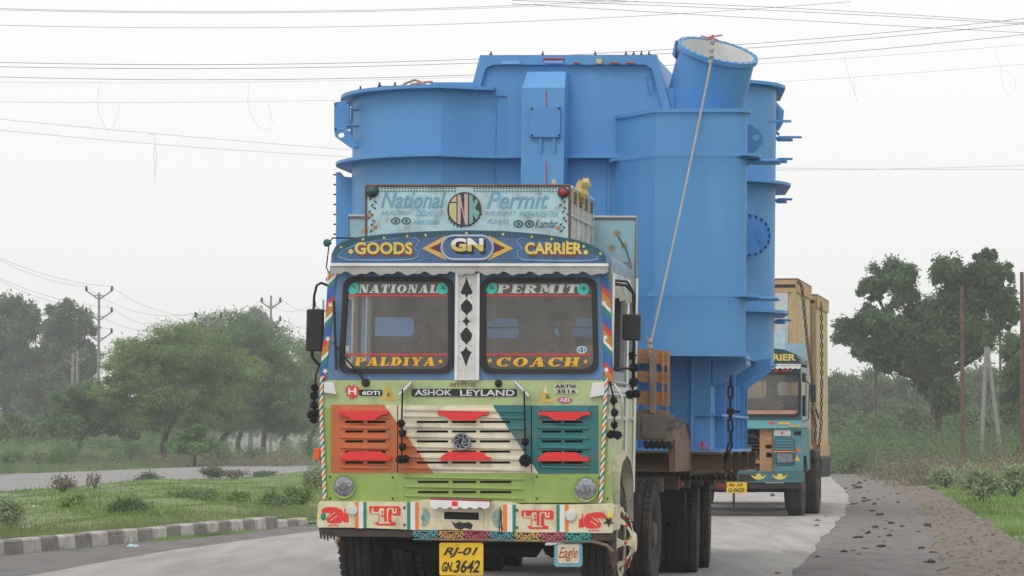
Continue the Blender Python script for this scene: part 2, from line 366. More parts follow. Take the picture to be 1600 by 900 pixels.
# ================================================================ ground, roads
def lerp(tab, Y):
    for (a, x0), (b, x1) in zip(tab, tab[1:]):
        if Y <= b: return x0 + (x1 - x0) * (Y - a) / (b - a)
    return tab[-1][1]
def strip(name, Ys, fl, fr_, z, mat, nx=2, hf=None):
    v = []; f = []
    for Y in Ys:
        a, b = fl(Y), fr_(Y)
        for i in range(nx + 1):
            x = a + (b - a) * i / nx; v.append((x, Y, z + (hf(x, Y, i / nx) if hf else 0)))
    for j in range(len(Ys) - 1):
        for i in range(nx): k = j * (nx + 1) + i; f.append((k, k + 1, k + nx + 2, k + nx + 1))
    me = bpy.data.meshes.new(name); me.from_pydata(v, [], f); me.materials.append(mat); me.update()
    return struct(name, me)
g = bpy.data.meshes.new('ground'); g.from_pydata([(-3000, -500, -.02), (3000, -500, -.02), (3000, 6000, -.02), (-3000, 6000, -.02)], [], [(0, 1, 2, 3)]); g.materials.append(m_soil)
struct('ground', g)
def wob(Y, a, s): return a * (math.sin(Y * 1.7 + s) * .5 + math.sin(Y * .63 + 2 * s) * .6 + math.sin(Y * 4.1 + s) * .25)
CL = [(-60, -16), (15, -6.9), (29.9, -4.9), (36.6, -4.35), (45.2, -2.98), (60, -1.1), (100, 3.6), (150, 8.6), (220, 12), (400, 8)]
CR = [(-60, -6), (15, 1.2), (29.9, 2.88), (40.7, 4.3), (55, 6.25), (71, 8.2), (86, 9.8), (126, 13.6), (160, 16), (220, 19), (400, 15)]
AR = [(-60, -4), (15, 2.4), (29.9, 4.38), (37, 5.4), (50, 7.1), (65.8, 9.07), (103, 13.2), (131, 15.9), (177, 18.9), (220, 20.5), (400, 17)]
GR = [(-60, -1), (15, 4.4), (40, 7.05), (57.8, 9.2), (83.6, 12.25), (96.7, 13.6), (114.6, 15), (140, 17), (177, 19.4), (400, 17.5)]
KB = [(-60, -26), (20, -9.35), (35.4, -6.2), (48, -3.58), (60, -1.45), (100, 3.3), (150, 8.3), (220, 11.8), (400, 7.8)]     # foot of the kerb / median edge
NR = [(-60, -30), (20, -21), (82, -14.5), (137, -9.0), (220, -1), (400, 6)]                                                    # near edge of the far carriageway
FR = [(-60, -42), (20, -33), (126, -22.2), (213, -14.0), (300, -6), (400, -2)]
Ys = [-60, -20, 0, 10] + [15 + i * 1.0 for i in range(90)] + [110 + 5 * i for i in range(24)] + [260, 300, 350, 400]
strip('asphalt_strip_left', Ys, lambda Y: lerp(KB, Y), lambda Y: lerp(CL, Y) + .3, .004, m_asph)
strip('gravel_verge', Ys, lambda Y: lerp(CR, Y) - .2, lambda Y: lerp(GR, Y) + wob(Y, .25, 1), .004, m_grav, 4)
strip('asphalt_shoulder', Ys, lambda Y: lerp(CR, Y) - .3, lambda Y: lerp(AR, Y) + wob(Y, .1, 3), .012, m_asph, 4)
strip('road', Ys, lambda Y: lerp(CL, Y) + wob(Y, .02, 5), lambda Y: lerp(CR, Y) + wob(Y, .045, 2), .016, m_conc, 4)
strip('far_carriageway', Ys, lambda Y: lerp(FR, Y), lambda Y: lerp(NR, Y), .012, m_asph2, 2)
def medh(x, Y, u):
    e = min(1, u * 8) * min(1, (1 - u) * 8)
    return e * (.07 + .07 * math.sin(x * .9 + Y * .13) + .05 * math.sin(x * 2.3 - Y * .31))
MYs = [20 + i * 1.5 for i in range(100)]
strip('median_ground', MYs, lambda Y: lerp(NR, Y) + .1, lambda Y: lerp(KB, Y) - .12, .02, m_turf, 24, medh)
strip('right_verge', Ys, lambda Y: lerp(GR, Y) - .4, lambda Y: lerp(GR, Y) + 5 + wob(Y, .4, 7), .0, m_turf, 6)

# kerb: painted concrete blocks standing along the median
mk_w = M('kerb_white', (.5, .47, .42), .9, var=.2, scale=5, dirt=.5, dirtcol=(.2, .17, .14), dscale=6)
mk_b = M('kerb_black', (.21, .2, .19), .9, var=.3, scale=5, dirt=.7, dirtcol=(.25, .22, .2), dscale=6)
kerb = Thing('kerb', 'low roadside kerb painted in alternating dark and pale blocks along the grass median', 'kerb', base=(-6.2, 35, 0))
kpts = []
Y = 24.0; k = 0
while Y < 48.3:
    dx = lerp(KB, Y + .5) - lerp(KB, Y); L = math.hypot(dx, .5); ln = .62
    Y2 = Y + ln * .5 / L
    x0, x1 = lerp(KB, Y), lerp(KB, Y2); h = .185 + .006 * rnd.uniform(-1, 1) - (.06 if Y > 47 else 0)
    a = Vector((x0, Y, 0)); b = Vector((x1, Y2, 0)); d = (b - a).normalized(); nrm = Vector((-d.y, d.x, 0)); 
    a2 = a + d * .006; b2 = b - d * .006; mb = MB(); fo = rnd.uniform(-.008, .008)
    prof = [(0 + fo, 0), (.012 + fo, h - .025), (.035 + fo, h), (.18, h), (.2, h - .02), (.2, 0)]
    v = [tuple(p + nrm * u + Vector((0, 0, z))) for p in (a2, b2) for u, z in prof]
    n = len(prof); mb.add(v, [(i, (i + 1) % n, n + (i + 1) % n, n + i) for i in range(n)] + [tuple(range(n))[::-1], tuple(range(n, 2 * n))])
    kerb.add('kerb_block', mb, mk_b if k % 2 else mk_w, smooth=0); Y = Y2; k += 1

# ================================================================ vegetation
def quads(name, C, size, mat, aspect=.5, flat=0.0, seed=0):
    """many small leaf-shaped faces at the points C (n,3)"""
    g_ = np.random.default_rng(seed); n = len(C)
    a = g_.normal(size=(n, 3)); a[:, 2] *= (1 - flat); a /= np.linalg.norm(a, axis=1, keepdims=True) + 1e-9
    b = g_.normal(size=(n, 3)); b -= a * (a * b).sum(1, keepdims=True); b /= np.linalg.norm(b, axis=1, keepdims=True) + 1e-9
    s = size * g_.uniform(.6, 1.3, (n, 1)); A = a * s * .5; B = b * s * .5 * aspect
    V = np.stack([C - A, C - A * .1 + B, C + A, C - A * .1 - B], 1).reshape(-1, 3).astype(np.float32)
    return rawmesh(name, V, np.arange(4 * n, dtype=np.int32), 4, mat)
def rawmesh(name, V, idx, k, mat):
    me = bpy.data.meshes.new(name); n = len(idx) // k
    me.vertices.add(len(V)); me.vertices.foreach_set('co', V.ravel()); me.loops.add(len(idx)); me.loops.foreach_set('vertex_index', idx)
    me.polygons.add(n); me.polygons.foreach_set('loop_start', np.arange(0, n * k, k, dtype=np.int32))
    try: me.polygons.foreach_set('loop_total', np.full(n, k, dtype=np.int32))
    except Exception: pass
    me.materials.append(mat); me.update(calc_edges=True); return me
def clumps(blobs, nleaf, sub, spread, g_, shell=.55, anis=(1, 1, 1)):
    """blobs: (x,y,z,rx,ry,rz). leaves gathered into smaller clumps spread through each blob"""
    vol = np.array([b[3] * b[5] for b in blobs]); cnt = (nleaf * vol / vol.sum()).astype(int); P = []
    for b, c in zip(blobs, cnt):
        ns = max(4, int(sub * (b[3] * b[5]) / vol.mean()))
        d = g_.normal(size=(ns, 3)); d /= np.linalg.norm(d, axis=1, keepdims=True); rr = shell + (1 - shell) * g_.random((ns, 1)) ; rr[:ns // 5] *= .5
        cc = np.array(b[:3]) + d * rr * np.array(b[3:])
        j = g_.integers(0, ns, c); sc = np.mean([b[3], b[5]]) * spread * g_.uniform(.5, 1.3, (ns, 1))
        q = g_.normal(size=(c, 3)) * .5
        P.append(cc[j] + q * sc[j] * np.array(anis))
    return np.concatenate(P)
def limbs(mb, path, r0, r1, n=7): mb.tube(path, r0, n, r1=r1)
def tree(name, label, cat, Y, base_px, blobs_px, nleaf, leaf, mat, trunk=None, r=.22, sub=22, spread=.34, aspect=.5, group=None, depth=1.0, anis=(1, 1, 1), seed=1, shell=.55, ntw=18, bark=None):
    g_ = np.random.default_rng(seed); s = F / Y
    bx, by = (base_px[0] - 800) / s, Y
    P = lambda a, b, dy=0: ((a - 800) / s, Y + dy, EYE + (HOR - b) / s)
    th = Thing(name, label, cat, base=(bx, by, 0), group=group)
    blobs = []
    for q in blobs_px:
        a, b, ra, rb = q[:4]; dy = q[4] if len(q) > 4 else g_.uniform(-.5, .5) * ra / s
        x, y, z = P(a, b, dy); blobs.append((x, y, z, ra / s, max(ra, rb) / s * depth, rb / s))
    C = clumps(blobs, int(nleaf * 1.35), sub, spread, g_, shell, anis)
    C[:, 2] = np.maximum(C[:, 2], .15)
    me = quads('crown', C - np.array([bx, by, 0]), leaf * 1.2, mat, aspect, seed=seed)
    o = bpy.data.objects.new('crown', me); COL.objects.link(o); o.parent = th.o
    mb = MB()
    trunk = trunk or [base_px, (base_px[0], base_px[1] - 40)]
    tp = [Vector((bx, by, -.05))] + [Vector(P(*t)) for t in trunk[1:]]
    mb.tube(tp, r, 9, r1=r * .7)
    top = tp[-1]
    for i, b in enumerate(blobs):
        c = Vector(b[:3]); mid = (top + c) / 2 + Vector((g_.uniform(-.3, .3), g_.uniform(-.3, .3), -.1 * (c - top).length))
        mb.tube([tp[-2] * .15 + top * .85, mid, c], r * .5, 6, r1=r * .12)
        for k in range(max(2, ntw // len(blobs))):
            d = Vector(g_.normal(size=3)); d.normalize(); e = c + Vector((d.x * b[3], d.y * b[4], d.z * b[5])) * .85
            mb.tube([mid * .4 + c * .6, (c + e) / 2 + Vector((0, 0, .1)), e], r * .16, 4, r1=r * .04)
    th.add('trunk', mb, bark or m_bark)
    return th
def shrub(label, px, py, wpx, hpx, mat, n=500, leaf=.05, group='shrubs', name='shrub', cat='shrub', aspect=.5, Yv=None, stems=6, seed=None, anis=(1, 1, 1), upright=0):
    if Yv is None: x, y = gp(px, py)
    else: y = Yv; x = (px - 800) * Yv / F
    s = F / y; W, H = wpx / s, hpx / s; sd_ = seed if seed is not None else int(px * 7 + py); g_ = np.random.default_rng(sd_)
    th = Thing(name, label, cat, base=(x, y, 0), group=group)
    tips = []; mb = MB()
    for i in range(stems):
        a = g_.uniform(0, 2 * math.pi); rr = g_.uniform(.2, 1); e = Vector((x + math.cos(a) * W / 2 * rr, y + math.sin(a) * W / 2 * rr, H * g_.uniform(.55, 1) * (1 - .35 * rr)))
        b = Vector((x + g_.uniform(-.1, .1) * W, y, 0)); m_ = (b + e) / 2 + Vector((0, 0, H * .12)); mb.tube([b, m_, e], .012 * max(1, H), 4, r1=.004); tips += [m_, e, (m_ + e) / 2]
    th.add('stem', mb, m_bark)
    T = np.array([tuple(t) for t in tips]); j = g_.integers(0, len(T), n)
    C = T[j] + g_.normal(size=(n, 3)) * np.array([W * .13, W * .13, H * .13]) * np.array(anis); C[:, 2] = np.abs(C[:, 2])
    me = quads('foliage', C - np.array([x, y, 0]), leaf, mat, aspect, seed=sd_); o = bpy.data.objects.new('foliage', me); COL.objects.link(o); o.parent = th.o
    return th
def blades(name, X, Yp, Z, h, mat, seed=0, wd=.008, lean=.35):
    g_ = np.random.default_rng(seed); n = len(X); hh = h * g_.uniform(.4, 1.2, n) * (1 + .9 * (g_.random(n) > .93)); a = g_.uniform(0, 2 * math.pi, n); l = hh * lean * g_.uniform(0, 1, n)
    b = g_.uniform(0, math.pi, n); wx, wy = np.cos(b) * wd, np.sin(b) * wd
    base = np.stack([X, Yp, Z], 1); W_ = np.stack([wx, wy, np.zeros(n)], 1); tip = base + np.stack([np.cos(a) * l, np.sin(a) * l, hh], 1)
    V = np.stack([base - W_, base + W_, tip], 1).reshape(-1, 3).astype(np.float32)
    me = rawmesh(name, V, np.arange(3 * n, dtype=np.int32), 3, mat); o = struct(name, me, 'stuff'); return o
def grass_between(name, fl, fr_, Y0, Y1, n, h, mat, seed, zf=None, wd=.01, tuft=.6, label=None):
    g_ = np.random.default_rng(seed); Yp = Y0 * (Y1 / Y0) ** g_.random(n); u = g_.random(n)
    L_ = np.array([fl(y) for y in Yp]); R_ = np.array([fr_(y) for y in Yp]); X = L_ + (R_ - L_) * u
    k = np.sin(X * 1.9 + Yp * .4) + np.sin(X * .7 - Yp * .9) + g_.normal(size=n) * .8; keep = k > -tuft
    X, Yp = X[keep], Yp[keep]; Z = np.array([zf(x, y, (x - fl(y)) / (fr_(y) - fl(y))) for x, y in zip(X, Yp)]) if zf else np.zeros(len(X))
    o = blades(name, X, Yp, Z, h, mat, seed, wd)
    if label: o['label'] = label
    return o
grass_between('median_grass', lambda Y: lerp(NR, Y) + .2, lambda Y: lerp(KB, Y) - .25, 30, 150, 170000, .055, lf_grass, 3, lambda x, y, u: .02 + medh(x, y, u), .011, .7)
grass_between('tall_weeds', lambda Y: lerp(NR, Y) + .2, lambda Y: lerp(KB, Y) - .25, 30, 90, 15000, .15, leafmat('weed_green', (.14, .22, .08)), 5, lambda x, y, u: .02 + medh(x, y, u), .012, -.9)
grass_between('verge_grass', lambda Y: lerp(GR, Y) - .1, lambda Y: lerp(GR, Y) + 6, 38, 170, 60000, .09, lf_grass, 8, None, .014, 1.0)
grass_between('kerb_foot_grass', lambda Y: lerp(KB, Y) + .01, lambda Y: lerp(KB, Y) + .3, 37, 60, 7000, .05, lf_grass, 9, None, .008, -.4)
grass_between('roadside_grass', lambda Y: lerp(FR, Y) - 14, lambda Y: lerp(FR, Y) - .3, 60, 260, 60000, .35, leafmat('roadside_green', (.17, .24, .10)), 11, None, .03, .6)
grass_between('kerb_side_weeds', lambda Y: lerp(KB, Y) - 2.6, lambda Y: lerp(KB, Y) - .28, 31, 55, 22000, .17, leafmat('weed_pale', (.22, .27, .12)), 13, lambda x, y, u: .03, .008, .3)
# scrubby undergrowth too dense to count
def scrub(name, pts, n, leaf, mat, hmax, seed, W_=2.2):
    g_ = np.random.default_rng(seed); pts = np.array(pts); j = g_.integers(0, len(pts), n); per = pts[j]
    C = np.stack([per[:, 0] + g_.normal(size=n) * W_ * .4, per[:, 1] + g_.normal(size=n) * W_ * .4, np.abs(g_.normal(size=n)) * .42 * per[:, 2] * hmax], 1)
    return struct(name, quads(name, C, leaf, mat, .5, seed=seed), 'stuff')
g_ = np.random.default_rng(21)
def belt(px0, px1, Y0, Y1, k): return [((px - 800) * Y / F, Y, g_.uniform(.4, 1)) for px, Y in zip(g_.uniform(px0, px1, k), g_.uniform(Y0, Y1, k))]
scrub('undergrowth_left', belt(-20, 240, 178, 225, 60) + [(a, b, c * .45) for a, b, c in belt(240, 560, 185, 235, 70)], 70000, .18, leafmat('undergrowth_leaf', (.17, .26, .10)), 2.2, 1, 1.6)
scrub('undergrowth_right', belt(1275, 1660, 128, 190, 120), 120000, .14, leafmat('scrub_leaf', (.14, .215, .09)), 2.6, 2, 1.3)
scrub('dry_scrub_right', belt(1385, 1640, 92, 125, 40), 32000, .09, lf_dry, 1.3, 3, 1.6)
scrub('dry_scrub_left', belt(0, 520, 170, 185, 40), 20000, .12, lf_dry, 1.0, 4)
scrub('median_weeds', [(lerp(KB, y) - g_.uniform(.5, 4.5), y, g_.uniform(.3, 1)) for y in g_.uniform(31, 56, 46)], 16000, .028, leafmat('weed_mix', (.16, .22, .085)), .42, 14, .9)
scrub('median_dry_weeds', [(lerp(KB, y) - g_.uniform(.5, 9), y, g_.uniform(.3, 1)) for y in g_.uniform(31, 80, 40)], 9000, .03, lf_dry, .35, 15, .9)
# corn field beyond the far carriageway
gx = belt(-10, 330, 190, 230, 260); X = np.array([p[0] for p in gx]); Yp = np.array([p[1] for p in gx])
o = blades('maize_crop', np.repeat(X, 60) + g_.normal(size=len(X) * 60) * .5, np.repeat(Yp, 60) + g_.normal(size=len(X) * 60) * .4, np.zeros(len(X) * 60), 1.5, leafmat('maize_leaf', (.19, .29, .12)), 4, .045, .5)
# far woods fading into the haze
def wood(name, x0, x1, Y, top, n, seed, mat=lf_far, leaf=.5):
    g_ = np.random.default_rng(seed); s = F / Y; bl = []
    x = x0
    while x < x1:
        rx = g_.uniform(18, 36); t = top(x) + g_.uniform(-6, 8); cz = (t + 700) / 2
        bl.append(((x - 800) / s, Y + g_.uniform(-20, 20), EYE + (HOR - cz) / s, rx / s, rx / s, (700 - t) / 2 / s)); x += rx * .9
    C = clumps(bl, n, 24, .3, g_, .3); C[:, 2] = np.abs(C[:, 2]); return struct(name, quads(name, C, leaf, mat, .6, seed=seed), 'stuff')
wood('distant_wood_left', -40, 560, 420, lambda x: 610 + 12 * math.sin(x / 50), 26000, 5, leaf=.6)
wood('distant_wood_right', 1260, 1680, 380, lambda x: 605 - (x - 1260) * .10 + 10 * math.sin(x / 31), 26000, 6, leaf=.55)
wood('distant_wood_middle', 1180, 1460, 560, lambda x: 585 + 8 * math.sin(x / 20), 12000, 7, leaf=.8)
# distant ridge of blue-grey hill
def ridge(name, Y, pts, mat):
    s = F / Y; v = []; f = []
    for i, (a, b) in enumerate(pts):
        x, z = (a - 800) / s, EYE + (HOR - b) / s; v += [(x, Y, z), (x, Y + 120, z * .8), (x, Y - 60, -.5)]
    for i in range(len(pts) - 1): k = 3 * i; f += [(k + 2, k + 5, k + 3, k), (k, k + 3, k + 4, k + 1)]
    me = bpy.data.meshes.new(name); me.from_pydata(v, [], f); me.materials.append(mat); struct(name, me)
ridge('hills', 800, [(-200, 655), (0, 648), (120, 640), (260, 612), (330, 618), (470, 640), (700, 650), (1150, 640), (1260, 628), (1400, 640), (1800, 650)], M('hill_green', (.08, .1, .06), .9, scale=.02))

# -- left trees
tree('acacia_tree', 'feathery olive-green acacia left of the trio, with a forked dark trunk by the far road', 'tree', 176, (262, 722),
     [(215, 560, 48, 34), (290, 545, 70, 42), (345, 585, 68, 44), (250, 610, 60, 40), (320, 640, 62, 36), (190, 588, 34, 26), (235, 650, 40, 28), (180, 615, 34, 34), (300, 575, 50, 40)], 76000, .17, lf_acacia,
     trunk=[(262, 722), (255, 700), (262, 672), (285, 640)], r=.22, aspect=.3, anis=(1.4, 1.4, .7), sub=46, spread=.3, group=None, seed=2)
tree('acacia_tree', 'tall bluish-green acacia behind the olive acacia, leaning trunk near the leafy sapling', 'tree', 192, (330, 716),
     [(360, 530, 74, 36), (420, 555, 60, 44), (395, 610, 70, 50), (330, 532, 50, 22), (440, 610, 40, 50), (370, 650, 55, 30), (445, 650, 44, 34), (400, 575, 50, 44)], 80000, .18, lf_acaciab,
     trunk=[(330, 716), (345, 690), (365, 665), (385, 640)], r=.22, aspect=.3, anis=(1.4, 1.4, .7), sub=46, spread=.3, seed=3)
tree('acacia_tree', 'pale acacia half hidden by the front of the lorry, rightmost tree on the left side', 'tree', 215, (478, 706),
     [(480, 580, 50, 34), (520, 600, 50, 40), (470, 625, 44, 38), (540, 640, 40, 30), (455, 655, 40, 26), (500, 560, 40, 26)], 48000, .19, lf_acacia, trunk=[(478, 706), (485, 685), (500, 655)], r=.2, aspect=.3, anis=(1.4, 1.4, .7), sub=36, spread=.4, seed=4)
for i, (bx, tx, lab) in enumerate([(376, 382, 'slim dark-trunked acacia just right of the leaning acacia'), (413, 415, 'small dark-trunked acacia midway between the leaning trunk and the lorry'), (440, 452, 'small acacia with a curved trunk, second from the lorry')]):
    tree('acacia_tree', lab, 'tree', 222 + 6 * i, (bx, 712), [(tx, 610, 34, 30), (tx + 14, 645, 34, 28), (tx - 10, 580, 30, 28), (tx + 30, 600, 28, 28)], 22000, .19, lf_acaciab if i % 2 else lf_acacia,
         trunk=[(bx, 712), (bx - 4 + 3 * i, 692), (tx, 660)], r=.24, aspect=.3, anis=(1.2, 1.2, .7), seed=30 + i, ntw=9)
tree('eucalyptus_tree', 'hazy grey-green eucalyptus cut by the left edge of the photo', 'tree', 290, (8, 700),
     [(10, 490, 30, 30), (0, 540, 34, 34), (22, 600, 42, 46), (30, 560, 26, 26)], 22000, .3, lf_euc, r=.2, seed=6, spread=.38, sub=20)
tree('eucalyptus_tree', 'hazy eucalyptus with an airy crown, second from the left edge', 'tree', 285, (62, 700),
     [(55, 495, 26, 26), (35, 520, 22, 30), (80, 560, 36, 40), (60, 620, 40, 36), (100, 600, 22, 30)], 24000, .3, lf_euc, r=.2, seed=7, spread=.36, sub=20)
tree('eucalyptus_tree', 'taller hazy eucalyptus just left of the three-armed power pole', 'tree', 280, (108, 700),
     [(98, 492, 24, 22), (92, 530, 30, 34), (125, 515, 24, 28), (118, 560, 34, 34), (105, 610, 38, 36), (138, 545, 14, 30)], 26000, .3, lf_euc, r=.2, seed=8, spread=.36, sub=20)
tree('distant_tree', 'pale hazy tree top rising above the acacias beside the second power pole', 'tree', 430, (392, 695),
     [(375, 505, 18, 14), (395, 498, 22, 14), (408, 515, 22, 20), (385, 530, 30, 22)], 12000, .42, lf_euc, r=.4, seed=9, spread=.3)
tree('leafy_tree', 'low mid-green broadleaf tree in front of the concrete power poles', 'tree', 188, (128, 716),
     [(110, 630, 34, 26), (145, 622, 38, 24), (180, 640, 36, 28), (130, 660, 44, 24), (195, 665, 30, 22), (90, 660, 22, 20)], 30000, .19, leafmat('mid_leaf', (.12, .21, .08)),
     trunk=[(128, 716), (127, 695), (130, 675)], r=.2, seed=10)
tree('sapling', 'small bright-green leafy sapling with layered branches by the leaning acacia trunk', 'tree', 168, (305, 722),
     [(300, 682, 26, 8), (285, 692, 22, 7), (322, 694, 26, 8), (300, 700, 34, 8), (312, 670, 14, 6)], 7000, .2, lf_bright, r=.09, seed=11, anis=(1.2, 1.2, .6))
# -- right trees
tree('broadleaf_tree', 'big dark broadleaf tree with separate rounded crowns right of the crate lorry', 'tree', 150, (1462, 690),
     [(1395, 432, 34, 26), (1365, 452, 24, 20), (1410, 450, 26, 30), (1478, 425, 30, 24), (1540, 400, 20, 16), (1555, 425, 34, 24), (1520, 450, 40, 34), (1565, 470, 28, 24), (1500, 480, 44, 34), (1450, 500, 40, 34), (1365, 500, 32, 24),
      (1330, 522, 28, 24), (1350, 545, 28, 18), (1400, 530, 40, 34), (1460, 545, 46, 36), (1520, 525, 44, 34), (1380, 570, 24, 14), (1455, 590, 32, 30), (1570, 500, 24, 22), (1480, 620, 34, 26), (1425, 560, 34, 22)],
     100000, .165, lf_dark, trunk=[(1462, 690), (1462, 650), (1466, 620), (1470, 590)], r=.36, seed=12, sub=36, spread=.35, ntw=40, shell=.5)
tree('broadleaf_tree', 'brighter green tree cut by the right edge of the photo beside the rusty pole', 'tree', 158, (1596, 700),
     [(1592, 545, 30, 24), (1600, 590, 34, 30), (1585, 630, 26, 24), (1610, 650, 30, 30), (1590, 570, 24, 20)], 26000, .17, leafmat('mid_leaf', (.12, .21, .08)), r=.25, seed=13)
for i, (bx, bl, lab) in enumerate([
    (1330, [(1320, 612, 38, 28), (1350, 635, 40, 30), (1300, 640, 34, 30), (1290, 610, 24, 20)], 'hazy rounded tree just right of the crate lorry chains'),
    (1390, [(1385, 608, 40, 30), (1415, 635, 38, 30), (1370, 645, 38, 28)], 'hazy tree under the left crown of the big dark tree'),
    (1530, [(1530, 610, 36, 26), (1510, 635, 34, 26), (1550, 640, 34, 26), (1545, 590, 22, 18)], 'hazy tree between the rusty pole and the leaning concrete poles')]):
    tree('background_tree', lab, 'tree', 235 + 12 * i, (bx, 700), bl, 30000, .22, lf_far, r=.22, seed=40 + i, ntw=9)
for i, (px, Y, top, w_, mt, lab) in enumerate([
    (18, 200, 648, 44, lf_acaciab, 'squat green thicket tree at the left photo edge under the eucalyptus crowns'),
    (72, 208, 655, 40, lf_far, 'squat thicket tree in front of the mud-brick building, second from the left edge'),
    (228, 230, 655, 40, lf_acaciab, 'low thicket tree behind the forked olive acacia trunk'),
    (1310, 205, 640, 44, lf_far, 'low thicket tree nearest the crate lorry on the right'),
    (1365, 175, 648, 46, lf_acaciab, 'low thicket tree at the foot of the thin brown pole'),
    (1420, 180, 642, 44, lf_far, 'low thicket tree just left of the big dark tree trunk'),
    (1512, 172, 640, 44, lf_acaciab, 'low thicket tree just right of the rusty pole'),
    (1572, 178, 636, 46, lf_far, 'low thicket tree behind the leaning pair of poles')]):
    tree('thicket_tree', lab, 'tree', Y, (px, 712), [(px, top + 18, w_ * .7, 22), (px - w_ * .5, top + 36, w_ * .6, 24), (px + w_ * .5, top + 34, w_ * .6, 24), (px, top + 44, w_ * .8, 20)], 17000, .19, mt, r=.12, seed=60 + i, ntw=8)
# -- shrubs
SH = [
 (203, 816, 46, 36, leafmat('mid_leaf', (.12, .21, .08)), 2600, .035, 'dense dark-green bush in the median above the kerb'),
 (100, 775, 46, 30, lf_dry, 500, .05, 'thin dry weed on the median edge nearest the left of the photo'),
 (148, 768, 20, 34, lf_dry, 120, .05, 'single tall dry stalk on the median beside the far road'),
 (235, 757, 46, 16, lf_euc, 900, .05, 'low greyish weed left of the pair of weeds by the far road'),
 (330, 750, 32, 18, lf_euc, 1000, .05, 'dark low weed, larger of the pair by the far road'),
 (368, 750, 36, 14, lf_dry, 500, .05, 'brownish spreading weed, smaller of the pair by the far road'),
 (412, 748, 28, 12, lf_euc, 700, .05, 'isolated low weed by the far road halfway to the lorry'),
 (492, 768, 42, 42, lf_pale, 1300, .05, 'pale-leaved bush beside the lorry front corner on the median'),
 (430, 800, 40, 30, lf_acaciab, 900, .04, 'loose green weed on the median above the kerb end'),
 (470, 795, 44, 36, lf_acacia, 1200, .04, 'leafy weed between the kerb end and the lorry'),
 (115, 800, 40, 26, lf_acacia, 900, .04, 'spreading green weed in the left part of the median'),
 (15, 826, 44, 44, lf_pale, 1200, .04, 'pale weedy bush at the left photo edge above the kerb'),
 (300, 792, 60, 26, lf_acaciab, 1200, .04, 'wide low weed patch in the middle of the median'),
 (375, 790, 40, 20, lf_acacia, 800, .04, 'low green tuft right of the broken stones in the median')]
for px, py, w_, h_p, mt, n, lf, lab in SH: shrub(lab, px, py, w_ * 1.15, h_p * 1.15, mt, int(n * 1.3), lf * 1.7)
RS = [(1530, 784, 70, 56, lf_pale, 2600, .10, 'pale big-leaved bush on the right verge, widest one'),
 (1480, 765, 44, 40, lf_pale, 1500, .10, 'pale bush left of the widest pale bush on the right verge'),
 (1585, 778, 46, 60, lf_pale, 1800, .10, 'pale bush at the right photo edge'),
 (1592, 742, 40, 60, lf_bright, 1800, .10, 'bright green bush at the right photo edge behind the pale bushes'),
 (1440, 752, 46, 36, lf_dry, 1500, .07, 'brownish twiggy shrub where the shoulder bends'),
 (1395, 738, 44, 40, lf_acaciab, 1800, .09, 'green shrub on the verge below the left crown of the big tree'),
 (1345, 727, 44, 40, lf_acacia, 1500, .1, 'green shrub near the bend right of the crate lorry'),
 (1480, 705, 80, 60, lf_acaciab, 3000, .13, 'large rounded shrub at the foot of the big dark tree'),
 (1390, 700, 80, 56, lf_euc, 2600, .13, 'greyish rounded shrub left of the big dark tree trunk'),
 (1560, 712, 70, 50, lf_dry, 2200, .1, 'brown scrub bush at the foot of the leaning concrete poles')]
for px, py, w_, h_p, mt, n, lf, lab in RS: shrub(lab, px, max(py, 724), w_, h_p, mt, n, lf, stems=12)
for i, px in enumerate([20, 60, 100, 150, 205, 345, 400, 450, 490]):
    shrub(['green', 'pale'][i % 2] + ' bush beyond the far road, ' + ['at the left photo edge', 'second from the left edge', 'below the low broadleaf tree', 'just right of the tall power pole', 'left of the forked olive acacia trunk', 'right of the leafy sapling', 'under the slim dark-trunked acacias', 'second from the lorry', 'nearest the lorry'][i], px, 734, 44, 34 + 8 * (i % 3), [lf_acaciab, lf_pale][i % 2], 1300, .13, group=['green bushes beyond the far road', 'pale bushes beyond the far road'][i % 2], stems=8, Yv=160 + 4 * i)
shrub('yellow-green bush below the low broadleaf tree', 92, 733, 36, 34, lf_bright, 1500, .13, group='shrubs', Yv=160)

# -- power poles
def pole(label, px, Y, top, arms, dx=20, group='three-armed power poles', base=0, rad=.13, left=True):
    s = F / Y; P = lambda a, b: Vector(((a - 800) / s, Y, EYE + (HOR - b) / s))
    th = Thing('power_pole', label, 'power pole', base=((px - 800) / s, Y, 0), group=group)
    mb = MB(); t = P(px, top); mb.tube([(t.x, Y, -.1), (t.x, Y, t.z)], rad, 8, r1=rad * .65); th.add('pole_shaft', mb, m_conpole)
    tips = []
    for i, ay in enumerate(arms):
        mb = MB(); c = P(px, ay + dx * .62)
        for sgn in (-1, 1):
            if i == 2 and sgn < 0 and not left: continue
            e = P(px + sgn * dx, ay - 2); mb.tube([c, e], .055, 5); q = P(px + sgn * dx * .5, ay + dx * .3)
            mb.tube([q, (t.x, Y, q.z)], .04, 5); mb.tube([e, e + Vector((0, 0, .12))], .045, 5); tips.append((i, sgn, e + Vector((0, 0, 6 / s))))
        th.add('crossarm', mb, m_conpole)
    for i, sgn, e in tips:
        mb = MB(); mb.lathe([(0, .05), (.05, .12), (.1, .07), (.16, .12), (.22, .07), (.32, .09), (.38, .03)], (e.x, e.y, e.z - .42 + .1), 'z', 8); th.add('insulator', mb, m_insul)
    return {(i, sgn): e for i, sgn, e in tips}
pA = pole('three-armed concrete power pole left of the olive acacia, tallest of the left line', 154, 212, 457, [456, 489, 522])
pB = pole('power pole with only its top arm showing above the acacias', 325, 186, 492, [497, 520])
pC = pole('three-armed power pole beside the pale distant tree top', 423, 215, 462, [474, 503, 530], 14.5, rad=.12)
